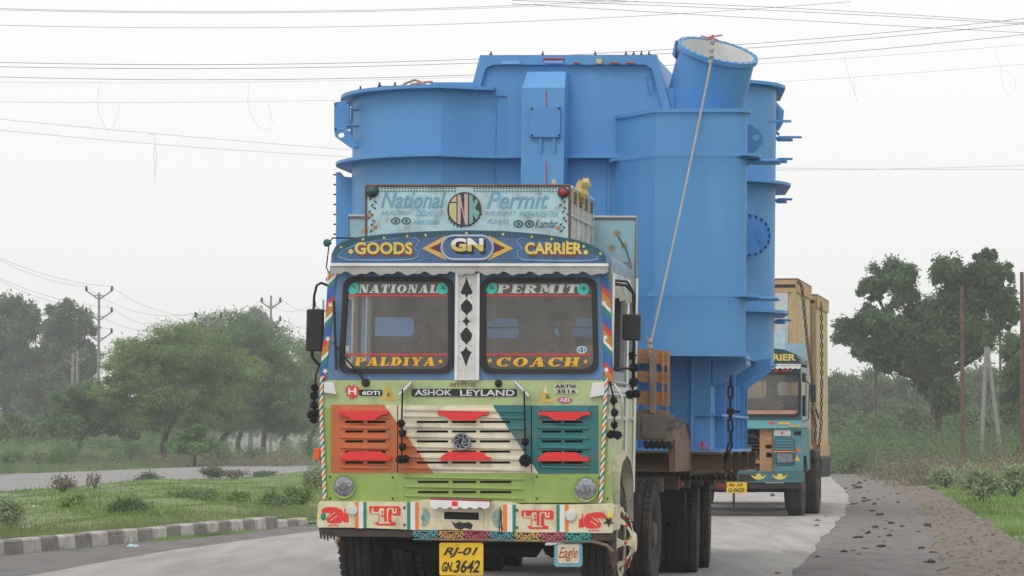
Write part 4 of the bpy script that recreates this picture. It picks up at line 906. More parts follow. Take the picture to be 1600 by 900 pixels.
# red flashes
def wing(pts):
    P0 = [c2(a, b_) for a, b_ in pts]; b = MB(); LF(b, P0, YF - .052, YF - .02); lorry.add('red_flash', b, p_red)
for pts in ([(138, 162), (358, 162), (360, 178), (332, 181), (300, 204), (200, 204), (165, 181), (138, 179)], [(580, 165), (808, 166), (806, 178), (775, 184), (745, 205), (640, 205), (612, 184), (582, 180)], [(1030, 166), (1264, 167), (1262, 181), (1232, 184), (1195, 205), (1105, 205), (1070, 184), (1032, 181)],
            [(185, 343), (325, 343), (350, 360), (372, 366), (371, 383), (148, 383), (150, 364)], [(630, 345), (780, 346), (800, 366), (818, 370), (816, 384), (590, 384), (598, 366)], [(1068, 347), (1200, 348), (1222, 368), (1258, 371), (1256, 387), (1026, 387), (1034, 368)]): wing(pts)
# round emblem with swirled vanes
ex, ez = T1.pix(723.6, 690, YF); er = 14 / 182; b = MB(); b.lathe([(YF - .075, er * .78), (YF - .085, er * .9), (YF - .075, er), (YF - .05, er), (YF - .05, er * .78)], (ex, 0, ez), 'y', 32, close=True)
for k in range(8):
    t0 = k * math.pi / 4; b.tube([(ex + er * q * math.cos(t0 + s_), YF - .075, ez + er * q * math.sin(t0 + s_)) for q, s_ in ((.42, 0), (.55, .35), (.7, .62), (.85, .8))], .0055, 5)
b.lathe([(YF - .075, er * .36), (YF - .083, er * .41), (YF - .075, er * .46)], (ex, 0, ez), 'y', 20, close=True)
em = lorry.add('emblem', b, M('emblem_grey', srgb(150, 155, 165), .4, .3)); b = MB(); b.lathe([(YF - .03, er * .95), (YF - .058, er * .95), (YF - .0581, 0.001)], (ex, 0, ez), 'y', 24); lorry.add('emblem_backing', b, p_black, em)
b = MB(); text(b, 'L', (720.5, 686, 727, 694), T1, YF - .072, .008, .25, .03); lorry.add('lettering', b, M('emblem_grey', (.3, .3, .3)), em)
# badges
def badge(name, pts, mat, yb=YF - .004, th=.006): return flat(name, pts, yb - th, yb + .004, mat)
bd = badge('name_badge', pxl := [(x, y) for x, y in rrect(643, 607.5, 807.5, 619.5, 3)], p_black); b = MB(); text(b, 'ASHOK', (648, 608.6, 706, 618), T1, YF - .0105, .003, 0, .02); text(b, 'LEYLAND', (719, 608.9, 804, 618.4), T1, YF - .0105, .003, 0, .02); lorry.add('lettering', b, M('silver_plain', srgb(205, 208, 212), .4), bd, smooth=0)
b = MB(); text(b, 'आरीफ', (700.5, 596, 744, 604.8), T1, YF - .001, .003, 0, .01); lorry.add('lettering', b, M('brown_script', srgb(130, 96, 60), .6), smooth=0)
b = MB(); pts = []
for i in range(22): t0 = 2 * math.pi * i / 22; q = 12 if i % 2 else (9 + 2.6 * math.sin(i * 2.3)); pts.append((550.5 + q * math.cos(t0), 611.5 + q * .95 * math.sin(t0)))
sp_ = badge('splat_badge', pts, M('splat_red', srgb(215, 60, 62), .4)); b = MB(); text(b, 'H', (544, 606, 556.5, 616.5), T1, YF - .0105, .003, 0, .03); lorry.add('lettering', b, p_white, sp_, smooth=0)
bd = badge('engine_badge', rrect(561, 609, 597, 618.3, 2), p_black, YF - .002); b = MB(); text(b, '6DTI', (566, 610.6, 593.5, 617), T1, YF - .009, .003, 0, .03); lorry.add('lettering', b, p_white, bd, smooth=0)
y_ = M('triangle_ochre', srgb(200, 172, 80), .6)
bd = badge('painted_triangle', [(607, 598), (620, 626), (594, 626)], y_, YF + .001, .004); b = MB(); LF(b, [(607, 612), (610.5, 619), (603.5, 619)], YF - .006, YF - .002); lorry.add('painted_triangle_core', b, p_teal, bd)
bd = badge('painted_triangle', [(852, 600), (865, 628), (843, 629), (846, 612)], y_, YF + .001, .004); b = MB(); LF(b, [(852, 600), (856, 614), (848.5, 614)], YF - .006, YF - .002); lorry.add('painted_triangle_tip', b, p_cream, bd); b = MB(); LF(b, [(855, 615), (860, 622), (852, 623)], YF - .006, YF - .002); lorry.add('painted_triangle_core', b, p_teal, bd)
bd = badge('model_badge', [(865.5, 599.5), (903.5, 600), (903.5, 615.5), (865.5, 615)], M('badge_pale', srgb(190, 195, 170), .5), YF - .001); b = MB(); text(b, 'ARTIK', (867, 600.8, 902, 606.5), T1, YF - .0075, .003, 0, .015); text(b, '3516', (870, 608.5, 899.5, 614.5), T1, YF - .0075, .003, 0, .015); lorry.add('lettering', b, p_black, bd, smooth=0)
bd = badge('oval_badge', circ(882.3, 624.8, 11.5, 20, 4.8), M('badge_pink', srgb(190, 75, 105), .5)); b = MB(); text(b, 'ABS', (874, 621.6, 890.5, 628), T1, YF - .0105, .003, .15, .01); lorry.add('lettering', b, p_white, bd, smooth=0)
for s_, (a, c_) in (('l', ((643.5, 596.5), (624.5, 617))), ('r', ((804.5, 596.5), (826, 619)))):
    b = MB(); b.tube([T1.P(*a, YF - .03), T1.P(*c_, YF - .03)], .016, 10); b.tube([T1.P(*a, YF - .052), T1.P(*c_, YF - .052)], .006, 6); lorry.add('chrome_peg', b, p_chrome)
for pts in ([(506, 597), (521, 597), (525.5, 616), (506, 613)], [(926, 598), (944, 597), (944, 617), (921, 621)]): flat('corner_lamp', pts, YF - .05, YF + .0, p_chrome)
b = MB(); x, z = T1.pix(779, 599, YF); b.lathe([(YF - .03, .018), (YF - .03, .03), (YF, .034)], (x, 0, z), 'y', 14); b.ball((x, YF - .034, z), .016, 8, 6); lorry.add('wiper_pivot', b, p_dark)
b = MB(); b.tube([T1.P(572, 597, YF - .03), T1.P(545, 566, YF - .06), T1.P(521, 535, YF - .07)], .011, 6); b.tube([T1.P(522, 470, YF - .06), T1.P(525.5, 578, YF - .06)], .012, 6); x, z = T1.pix(572, 598, YF); b.lathe([(YF - .05, .02), (YF - .03, .035), (YF, .036)], (x, 0, z), 'y', 14); lorry.add('wiper', b, p_black)
# --- visor and roof
arch = [(517, 411), (518, 397), (524, 385), (536, 377), (560, 370), (600, 365.5), (660, 361.5), (727, 359.5), (790, 361), (850, 366), (895, 373), (925, 382), (940, 391), (947, 401), (948, 411)]
YV = .0
vis = flat('visor', arch, YV, YV + .35, p_blue2, smooth=40)
xz = [T1.pix(a, b_, YV) for a, b_ in arch]
b = MB(); zb = xz[0][1]; b.plate([(x * .985, z - .02) for x, z in xz], [], YV + .36, 1.86); lorry.add('roof', b, M('roof_grey_blue', srgb(125, 145, 165), .55, dirt=.4, dirtcol=(.15, .15, .15), dscale=5), smooth=40)
b = MB(); top_ = arch[1:-1]; inner = [(x + (6 if x < 560 else -6 if x > 900 else 0), y + 8) for x, y in top_]; LF(b, top_ + inner[::-1], YV - .008, YV - .0005); bd_ = lorry.add('painted_border', b, M('border_teal', srgb(42, 92, 108), .5), vis, smooth=0)
b = MB()
for cx, cy in ((533, 386), (567, 374), (600, 371.5), (636, 369), (665, 367.5), (729, 364.5), (786, 366), (831, 370), (862, 373.5), (886, 378), (912, 385), (938, 396)): LF(b, star(cx, cy, 2.6, 6, .55), YV - .011, YV - .0085)
lorry.add('painted_flower', b, M('pale_gold', srgb(215, 195, 120), .5), vis, smooth=0)
b = MB()
for i in range(74):
    t0 = i / 73; px = 528 + t0 * 408; import bisect
    k = max(1, min(len(top_) - 1, bisect.bisect([p[0] for p in top_], px))); (a0, b0), (a1, b1) = top_[k - 1], top_[k]; py = b0 + (b1 - b0) * (px - a0) / (a1 - a0) + 4
    LF(b, [(px - 1.4, py + 1), (px - .3, py - 2), (px + 1.4, py - 1.2), (px + .4, py + 1.6)], YV - .0105, YV - .0082)
lorry.add('painted_leaf', b, M('leaf_dark_teal', srgb(24, 66, 80), .5), vis, smooth=0)
# embossed pockets
def pocket(pts, name='embossed_rim'):
    b = MB(); b.tube([T1.P(*p, YV + .001) for p in pts], .009, 6); lorry.add(name, b, M('emboss_blue', srgb(98, 140, 180), .45), vis)
pocket([c1(*p) for p in ((135, 375), (160, 345), (230, 318), (330, 300), (440, 290), (485, 292), (500, 305), (492, 325), (478, 337), (495, 352), (495, 375), (470, 388), (330, 392), (180, 390), (135, 375))])
pocket([c1(*p) for p in ((1300, 385), (1290, 350), (1230, 322), (1120, 302), (990, 290), (950, 292), (936, 305), (945, 325), (960, 338), (940, 352), (940, 375), (965, 390), (1120, 394), (1260, 394), (1300, 385))])
gA = (c1(212, 0)[0], c1(0, 309)[1], c1(470, 0)[0], c1(0, 364)[1]); gB = (c1(972, 0)[0], c1(0, 310)[1], c1(1228, 0)[0], c1(0, 364)[1])
for s_, g_b, dot, arc_, sh in (('GOODS', gA, c1(194, 351), 1, 1), ('CARRIER', gB, c1(1244, 355), 1, 0)):
    b = MB()
    for k in range(4): text(b, s_, (g_b[0] + k * .7 + .5, g_b[1] + k * 1.1 + 1, g_b[2] + k * .7 + .5, g_b[3] + k * 1.1 + 1), T1, YV - .0005 - .0001 * k, .003, 0, .035)
    lorry.add('lettering_shade', b, M('letter_shade', srgb(120, 70, 70), .5), vis, smooth=0)
    b = MB(); text(b, s_, g_b, T1, YV - .005, .004, 0, .035); LF(b, circ(dot[0], dot[1], 3.6, 14), YV - .008, YV - .001); lorry.add('lettering', b, p_yellow, vis, smooth=0)
cx, cy = c1(715, 334); ov = rrect(cx - 40, cy - 18.5, cx + 40, cy + 18.5, 18.5, 8)
for s_ in (-1, 1):
    tip = c1(512, 338) if s_ < 0 else c1(920, 338); xin = cx + s_ * 33; b = MB(); LF(b, [tip, (xin, cy - 19.5), (xin, cy - 12), (tip[0] - s_ * 12, cy + .6)], YV - .006, YV - .0005); LF(b, [tip, (xin, cy + 20), (xin, cy + 12), (tip[0] - s_ * 12, cy + .6)][::-1], YV - .006, YV - .0005)
    lorry.add('painted_wing', b, M('wing_gold', srgb(212, 172, 86), .5), vis, smooth=0); b = MB(); LF(b, [(tip[0] - s_ * 12, cy + .6), (xin, cy - 12), (xin, cy + 12)], YV - .005, YV - .0005); lorry.add('painted_wing', b, p_maroon, vis, smooth=0)
b = MB(); LF(b, ov, YV - .012, YV - .0005); lorry.add('logo_plate', b, p_blue2, vis); b = MB(); b.tube([T1.P(*p, YV - .014) for p in ov + ov[:1]], .011, 6); lorry.add('logo_rim', b, M('logo_rim_paint', srgb(160, 175, 205), .45), vis)
z_mid = T1.pix(729, cy + 1, YV)[1]
b = MB()
for k in range(4): text(b, 'GN', (cx - 25 + k * .8, cy - 14 + k * 1.2, cx + 26 + k * .8, cy + 7 + k * 1.2), T1, YV - .0125 - .0001 * k, .003, 0, .05)
lorry.add('lettering_shade', b, p_black, vis, smooth=0)
b = MB(); text(b, 'GN', (cx - 26, cy - 15, cx + 25, cy + 6), T1, YV - .017, .004, 0, .05); lorry.add('lettering', b, paint_grad('half_white_gold', z_mid + .02, [(0, srgb(235, 235, 230)), (.5, srgb(210, 180, 100))], period=4.0) if False else paint_grad('half_white_gold', z_mid + .03 - 2, [(0, srgb(212, 184, 104)), (.5, srgb(232, 232, 228))], period=4.0), vis, smooth=0)
ch = flat('chrome_strip', [(516, 411), (949, 411.5), (949, 416), (516, 415.5)], YV - .012, YV + .1, p_chrome)
sc_ = [(517, 416), (950, 416)] + [(950 - (433) * i / 240, 423.5 + 5.5 * abs(math.sin(math.pi * i / 240 * 10.5)) ** .7 + 1.3 * math.sin(math.pi * 4 * i / 240 * 10.5)) for i in range(241)]
vl = flat('scalloped_valance', sc_, YV + .004, YV + .016, M('valance_metal', (.42, .41, .4), .45, .35, dirt=.35, dirtcol=(.2, .18, .17), dscale=16), smooth=0)
b = MB(); LF(b, [(518, 416.5), (948, 416.5), (948, 424.5), (518, 424.5)], YF - .005, YF + .06); lorry.add('visor_underside', b, p_blue)
# --- roof sign board
YB = .42
brd = flat('sign_board', [(572, 290), (890, 290), (890, 385), (572, 385)], YB, YB + .02, p_board)
b = MB(); [b.tube([T1.P(*p, YB) for p in q], .012, 5) for q in ([(572, 290), (890, 290)], [(572, 290), (572, 375)], [(890, 290), (890, 380)])]; lorry.add('board_frame', b, p_rust, brd)
def onb(name, f, mat): b = MB(); f(b); lorry.add(name, b, mat, brd, smooth=0)
def bt_(s, x0, y0, x1, y1, sh=.25, off=0): return lambda b: text(b, s, (*c1(x0, y0), *c1(x1, y1)), T1, YB - .001, .003, sh, off)
onb('lettering', bt_('National', 328, 82, 620, 158, .35, .012), p_script); onb('lettering', bt_('Permit', 800, 82, 1080, 160, .35, .012), p_script)
for s_, *q in (('RAJASTHAN', 330, 168, 468, 192), ('DELHI U.P', 488, 166, 606, 192), ('HARYANA', 476, 208, 590, 230), ('M.P. GUJRAT', 798, 170, 932, 196), ('MAHARASHTRA', 948, 170, 1118, 196), ('PUNJAB', 804, 206, 900, 234)): onb('lettering', bt_(s_, *q, .3), M('faded_script', srgb(128, 178, 196), .55))
onb('lettering', bt_('Kamdar', 1018, 208, 1118, 246, .35), M('dark_script', srgb(58, 88, 98), .6))
def vine(b):
    def leaf(x, y, a, l=4.6): LF(b, [(x, y), (x + l * math.cos(a - .4) * .6, y + l * math.sin(a - .4) * .6), (x + l * math.cos(a), y + l * math.sin(a)), (x + l * math.cos(a + .4) * .6, y + l * math.sin(a + .4) * .6)], YB - .004, YB - .0005)
    for i in range(62):
        x = 594 + i * 4.55
        if abs(x - 725) < 12: continue
        leaf(x, 295.6, -2.4 if x < 725 else -.8); leaf(x, 297, 2.4 if x < 725 else .8)
    for i in range(11):
        for x0, sg in ((581, 1), (881, -1)):
            y = 308 + i * 5; x = x0 + 3 * math.sin(i * .9) * sg; leaf(x, y, .6 if i % 2 else 2.3, 7)
onb('painted_vine', vine, p_vine)
def roses(b):
    for cx, cy in ((395, 215), (442, 215)): b.plate(pxloop(T1, circ(*c1(cx, cy), 7.5, 18, 5.5), YB), [pxloop(T1, circ(*c1(cx, cy), 5.5, 18, 3.8)[::-1], YB)], YB - .004, YB - .0005); LF(b, star(*c1(cx, cy), 4, 6, .35), YB - .004, YB - .0005)
    for cx, cy in ((943, 228), (992, 228)): b.plate(pxloop(T1, circ(*c1(cx, cy), 7.5, 18, 6), YB), [pxloop(T1, circ(*c1(cx, cy), 5.2, 18, 4)[::-1], YB)], YB - .004, YB - .0005); LF(b, star(*c1(cx, cy), 4, 6, .35), YB - .004, YB - .0005)
onb('painted_rose', roses, p_vine)
def gb(b):
    for cx, cy in ((248, 262), (262, 250), (300, 242), (280, 190), (1120, 245)): LF(b, star(*c1(cx, cy), 4.5, 6, .4), YB - .006, YB - .0045)
onb('painted_flower', gb, M('rose_ochre', srgb(190, 130, 80), .6))
ix, iz = T1.pix(725.7, 327, YB); ir = 27 / 179
b = MB(); b.lathe([(YB - .001, ir), (YB - .012, ir), (YB - .012, .0001)], (ix, 0, iz), 'y', 40); lg = lorry.add('round_logo', b, M('logo_dark', srgb(58, 50, 56), .5), brd, smooth=20)
def clip_c(pts): return pts
b = MB(); yL = YB - .0125
def chord(xa, xb, n=8, yt=1., yb_=1.):
    rr = 24.5; c_ = lambda x: math.sqrt(max(0, rr * rr - (x - 725.7) ** 2))
    return [(xa + (xb - xa) * i / n, 327 - c_(xa + (xb - xa) * i / n) * yt) for i in range(n + 1)] + [(xb - (xb - xa) * i / n, 327 + c_(xb - (xb - xa) * i / n) * yb_) for i in range(n + 1)]
b = MB(); LF(b, chord(702, 713.2), yL - .003, yL); o_ = lorry.add('lettering', b, M('logo_yellow', srgb(196, 186, 130), .5), brd, smooth=0, label='yellow letter i of the round logo')
b = MB(); LF(b, [(715, 304.5), (719, 303.5), (725.5, 338), (725.5, 302.6), (731, 303), (731, 351), (727, 351.5), (720, 320), (719.5, 351), (715, 349.5)], yL - .003, yL); lorry.add('lettering', b, M('logo_pink', srgb(196, 170, 158), .5), brd, smooth=0, label='pink letter N of the round logo')
b = MB(); LF(b, [(733, 303.6), (739, 306), (739, 318), (744, 309.5), (747.5, 315), (742, 325), (749.5, 332), (747, 340), (744, 343.5), (739, 334), (739, 348), (733, 350.5)], yL - .003, yL); lorry.add('lettering', b, M('logo_teal', srgb(120, 170, 160), .5), brd, smooth=0, label='teal letter K of the round logo')
b = MB(); LF(b, [(702, 315.5), (713, 315.5), (713, 317), (702, 317)], yL - .005, yL - .0031); lorry.add('logo_line', b, p_black, brd, smooth=0)
b = MB()
for a in list(range(20, 75, 12)) + list(range(105, 165, 12)): t0 = R(a); LF(b, [(725.7 + 25.5 * math.cos(t0 - .09), 327 + 25.5 * math.sin(t0 - .09)), (725.7 + 31 * math.cos(t0 + (.1 if a < 90 else -.1)), 327 + 31 * math.sin(t0 - .12)), (725.7 + 25.5 * math.cos(t0 + .09), 327 + 25.5 * math.sin(t0 + .09))], YB - .006, YB - .001)
lorry.add('logo_leaves', b, M('logo_dark', (.05, .04, .05)), brd, smooth=0)
for (cx, cy), r, c in (((582, 299), 7.5, (20, 84, 78)), ((880, 301), 6.5, (170, 40, 56))):
    x, z = T1.pix(cx, cy, YB); q = r / 179; b = MB(); b.lathe([(YB - .001, q * 1.35), (YB - .02, q * 1.3), (YB - .03, q)], (x, 0, z), 'y', 20); lp = lorry.add('marker_lamp', b, M('lamp_brown', (.05, .035, .035), .6), brd)
    b = MB(); b.ball((x, YB - .03, z), (q * .95, q * .8, q * .95), 14, 9); lorry.add('lamp_lens', b, M('lens_%d' % c[0], srgb(*c), .15), lp)
# roof rack behind the board
x1_, _ = T1.pix(890, 300, YB); x0_, _ = T1.pix(572, 300, YB); zt = T1.pix(880, 291, YB)[1]; zb_ = T1.pix(880, 372, YB)[1] - .1
p_rack = M('rack_white', srgb(185, 190, 185), .6, dirt=.6, dirtcol=(.18, .12, .08), dscale=7)
rk = lorry.add('roof_rack', MB().box(x1_ - .02, x1_, YB + .02, 1.8, zb_, zt - .03).box(x0_, x0_ + .02, YB + .02, 1.8, zb_, zt - .03).box(x0_ + .02, x1_ - .02, 1.78, 1.8, zb_, zt - .03), p_rack)
b = MB()
for i in range(5): b.box(x1_ + .001, x1_ + .012, YB + .1 + i * .33, YB + .14 + i * .33, zb_, zt - .12)
b.tube([(x1_ + .01, YB, zt - .005), (x1_ + .01, 1.8, zt - .005)], .014, 5); b.tube([(x1_ + .01, YB + .02, zt - .25), (x1_ + .01, 1.8, zt - .25)], .012, 5); lorry.add('rack_rail', b, p_alum, rk)
chk = [srgb(190, 160, 110), p_black]
for i in range(8): b = MB(); ya = YB + .03 + i * .17; b.box(x1_ + .001, x1_ + .01, ya, ya + .16, zt - .13, zt - .03); lorry.add('rack_tile', b, M('tile_ochre', srgb(176, 152, 112), .6, dirt=.4) if i % 2 == 0 else M('tile_dark', (.05, .05, .05), .6), rk, smooth=0)
# headboard behind the cab
hb = MB(); YH = 1.95; hb.plate([T1.pix(545, 338, YH), T1.pix(994, 340, YH), T1.pix(994, 560, YH), T1.pix(965, 560, YH), T1.pix(965, 430, YH), T1.pix(545, 430, YH)], [], YH, YH + .03)
hbo = lorry.add('headboard', hb, M('headboard_blue', srgb(150, 188, 205), .6, dirt=.4, dirtcol=(.2, .16, .12), dscale=6)); b = MB(); b.tube([T1.P(545, 430, YH), T1.P(545, 338, YH), T1.P(994, 340, YH), T1.P(994, 560, YH)], .022, 6); lorry.add('headboard_frame', b, M('galvanised', (.3, .3, .3), .5, .5, dirt=.4), hbo)
b = MB()
for cx, cy in ((1383, 270), (1415, 325), (1360, 335)):
    for a in range(5): t0 = a * 1.257; LF(b, circ(c1(cx, cy)[0] + 3.2 * math.cos(t0), c1(cx, cy)[1] + 3.2 * math.sin(t0), 2.6, 8), YH - .004, YH - .001)
lorry.add('painted_flower', b, M('flower_tan', srgb(165, 150, 120), .6), hbo, smooth=0)
b = MB(); b.tube([T1.P(*c1(1390, 285), YH - .003), T1.P(*c1(1425, 345), YH - .003), T1.P(*c1(1448, 420), YH - .003)], .006, 5); lorry.add('painted_stem', b, p_vine, hbo)
# --- cab sides, interior
zs = T1.pix(948, 418, YF)[1]; zw = T1.pix(950, 600, YF)[1]; zl = T1.pix(955, 786, YF)[1] + .0
xr = T1.pix(950, 500, YF)[0] - .01; xl = T1.pix(513, 500, YF)[0] + .01
p_side = M('door_cream_green', srgb(186, 196, 160), .5, dirt=.4, dirtcol=(.25, .2, .12), dscale=4)
for x, sg in ((xr, 1), (xl, -1)):
    b = MB(); b.plate([(.18, zw + .0), (1.84, zw + .0), (1.84, zs), (.18, zs)], [[(.34, zw + .12), (.34, zs - .14), (1.15, zs - .14), (1.15, zw + .12)], [(1.3, zw + .2), (1.3, zs - .2), (1.7, zs - .2), (1.7, zw + .2)]], x - .02, x + .02, axis='x'); lorry.add('cab_side', b, M('side_grey', srgb(150, 158, 160), .5, dirt=.4, dirtcol=(.14, .12, .1)))
    b = MB(); b.plate([(.18, zl - .05), (.5, zl + .3), (1.3, zl + .3), (1.55, zl + .05), (1.84, zl + .05), (1.84, zw), (.18, zw)], [], x - .02, x + .02, axis='x'); dr = lorry.add('door', b, p_side)
    b = MB()
    for q in ([(x + sg * .035, .22, zs - .05), (x + sg * .035, .22, zw)], [(x + sg * .035, 1.22, zs - .05), (x + sg * .035, 1.22, zl + .3)], [(x + sg * .035, .2, zw + .02), (x + sg * .035, 1.82, zw + .02)], [(x + sg * .035, .2, zw - .06), (x + sg * .035, 1.82, zw - .06)], [(x + sg * .035, 1.8, zs), (x + sg * .035, 1.8, zl + .05)]): b.tube(q, .018, 6)
    lorry.add('door_trim', b, p_chrome, dr)
    b = MB(); b.tube([(x + sg * .03, .36, zw + .02), (x + sg * .11, .36, zw - .1), (x + sg * .11, .4, zw - .34), (x + sg * .03, .42, zw - .4)], .011, 6); lorry.add('door_handle', b, p_chrome, dr)
    b = MB(); 
    for k in range(3): ya = .3 + k * .42; b.add([(x + sg * .02, ya, zs - .03), (x + sg * .02, ya + .36, zs - .03), (x + sg * .09, ya + .08, zs - .24), (x + sg * .02, ya + .04, zs - .26)], [(0, 1, 2), (0, 2, 3), (1, 3, 2), (0, 3, 1)])
    lorry.add('metal_pelmet', b, p_chrome, dr, smooth=0)
    b = MB(); b.tube([(x + sg * .02, .25, zs - .1), (x + sg * .12, .5, zs - .1), (x + sg * .15, .8, zs - .2), (x + sg * .15, .8, zw + .1)], .012, 6); lorry.add('grab_rail', b, p_dark, dr)
b = MB(); b.box(xl + .02, xr - .02, .2, 1.84, zl + .2, zl + .26); lorry.add('cab_floor', b, p_inter)
b = MB(); b.box(xl + .03, xr - .03, .175, .5, zw - .25, zw - .03, bev=.03); lorry.add('dashboard', b, p_dark)
YR = 1.8
hole = lambda x0, y0, x1, y1: rrect(*T1.pix(*c1(x0, y1), YR), *T1.pix(*c1(x1, y0), YR), .05)[::-1]
hw = [hole(283, 645, 478, 728), hole(800, 650, 945, 737), hole(1103, 650, 1300, 730)]
b = MB(); b.plate([(xl + .02, zl + .2), (xr - .02, zl + .2), (xr - .02, zs + .15), (xl + .02, zs + .15)], hw, YR, YR + .03); rw = lorry.add('cab_rear_wall', b, p_inter)
b = MB(); [b.tube([T1.P(*c1(a, c), YR - .01), T1.P(*c1(d, c), YR - .01)], .008, 5) for a, c, d in ((800, 691, 945), (1103, 691, 1290))]; lorry.add('rear_window_bar', b, p_dark, rw)
b = MB(); b.box(xl + .03, xr - .03, .2, 1.8, zs + .02, zs + .05); lorry.add('headlining', b, M('headlining', (.16, .15, .14), .9))
def seat_(x):
    b = MB(); zc = zw - .2; b.box(x - .25, x + .25, .85, 1.35, zc - .12, zc, bev=.04); b.box(x - .24, x + .24, 1.33, 1.45, zc, zc + .62, bev=.04); lorry.add('seat', b, M('seat_vinyl', (.05, .04, .04), .6)); return zc
zc = seat_(.62); seat_(-.62)
sc, sy, sz = .66, .52, zw - .02; b = MB(); ring = []
for i in range(25): t0 = 2 * math.pi * i / 24; ring.append((sc + .24 * math.cos(t0), sy + .1 * math.sin(t0), sz + .2 * math.sin(t0)))
b.tube(ring, .014, 6); b.tube([(sc, sy, sz), (sc, sy - .15, sz - .25)], .025, 6); [b.tube([(sc, sy, sz), ring[i]], .01, 5) for i in (0, 8, 16)]; lorry.add('steering_wheel', b, p_dark)
# mirrors
b = MB(); b.box(*sorted((T1.pix(480, 516, .15)[0], T1.pix(506, 516, .15)[0])), .1, .17, T1.pix(490, 549, .15)[1], T1.pix(490, 483, .15)[1], bev=.014); ml = lorry.add('wing_mirror', b, p_black)
b = MB(); b.tube([T1.P(*p, .14) for p in ((512, 446), (502, 442), (495, 446), (491, 462), (490, 490))], .012, 7); b.tube([T1.P(*p, .2) for p in ((487, 546), (488, 558), (496, 568), (505, 571))], .014, 7); lorry.add('mirror_arm', b, p_dark, ml)
b = MB(); b.box(*(T1.pix(973, 512, .45)[0], T1.pix(1001, 512, .45)[0]), .42, .5, T1.pix(985, 532, .45)[1], T1.pix(985, 491, .45)[1], bev=.014); mr = lorry.add('wing_mirror', b, p_black)
b = MB(); b.tube([T1.P(955, 443, .3), T1.P(978, 446, .4), T1.P(989, 458, .45), T1.P(991, 490, .46), T1.P(991, 600, .5)], .013, 7); b.tube([T1.P(960, 577, .3), T1.P(992, 575, .48)], .012, 6); lorry.add('mirror_arm', b, p_dark, mr)
b = MB(); b.tube([T1.P(517, 378, .0), T1.P(510, 381, .0)], .02, 8); b.ball(T1.P(511, 379.5, .0), .035, 10, 7); lorry.add('marker_lamp', b, p_vine)
b = MB(); b.tube([T1.P(514, 384, .1), T1.P(510, 418, .1), T1.P(514, 426, .12)], .006, 5); b.tube([T1.P(517, 376, .05), T1.P(519, 372, .05), T1.P(572, 372, .4)], .007, 5); lorry.add('stay_wire', b, p_dark)
b = MB(); b.box(*(T1.pix(493, 710, .2)[0], T1.pix(503.5, 710, .2)[0]), .12, .22, T1.pix(495, 719, .2)[1], T1.pix(495, 700, .2)[1], bev=.008); lorry.add('side_marker', b, p_amber)
# candy-striped rods beside the front corners
cand = [(0, srgb(222, 120, 50)), (.26, srgb(225, 225, 225)), (.5, srgb(24, 120, 100)), (.76, srgb(225, 225, 225))]
p_candL = paint_grad('candy_left', 0, cand, slope=-1.6, period=.115); p_candR = paint_grad('candy_right', 0, cand, slope=-1.6, period=.115)
b = MB(); b.tube([T1.P(503, 588, YF - .03), T1.P(501.5, 640, YF - .03), T1.P(504, 700, YF - .03), T1.P(507.5, 780, YF - .03)], .017, 10); lorry.add('striped_rod', b, p_candL)
b = MB(); b.tube([T1.P(947, 590, YF - .03), T1.P(944.5, 660, YF - .03), T1.P(942, 720, YF - .03), T1.P(938.5, 786, YF - .03)], .017, 10); lorry.add('striped_rod', b, p_candR)
# --- bumper
bumo = [(497, 787), (500, 783), (560, 783.5), (640, 784.5), (664, 780.5), (686, 781), (700, 783), (760, 784), (770, 783), (795, 784.5), (810, 788), (890, 788.5), (955, 786.5), (959, 792), (958, 828), (955, 833), (880, 832.5), (760, 829.5), (640, 827.5), (560, 824.5), (497, 824), (495, 818)]
bum = MB(); LF(bum, bumo, 0.0, .12); xa = T1.pix(955, 800, 0)[0]; za, zb2 = T1.pix(955, 832, 0)[1], T1.pix(955, 788, 0)[1]; bum.box(xa - .02, xa + .015, .1, .5, za + .01, zb2 - .01, bev=.01); xb2 = T1.pix(497, 800, 0)[0]; bum.box(xb2, xb2 + .03, .1, .5, T1.pix(497, 822, 0)[1], T1.pix(497, 786, 0)[1], bev=.01)
bmp = lorry.add('bumper', bum, p_cream)
def onbump(name, pts, mat, th=.004, holes=(), label=None): b = MB(); LF(b, pts, -th, -.0006, holes); return lorry.add(name, b, mat, bmp, smooth=0, label=label)
G_, O_, W_ = p_teal, p_orange, p_white
for x0, x1, mt in ((554.5, 560.5, O_), (560.5, 567.5, W_), (568, 572.5, G_), (636, 641, G_), (641.5, 648.5, W_), (649, 654, O_), (786, 792.3, O_), (792.5, 800.5, W_), (801, 805.8, G_), (869.5, 874.3, G_), (874.5, 882.3, W_), (882.5, 888, O_)):
    yt = 784.5 if x0 < 700 else 788.5; yb_ = 825.5 if x0 < 600 else 828 if x0 < 700 else 831; onbump('painted_stripe', [(x0, yt), (x1, yt), (x1, yb_), (x0, yb_)], mt)
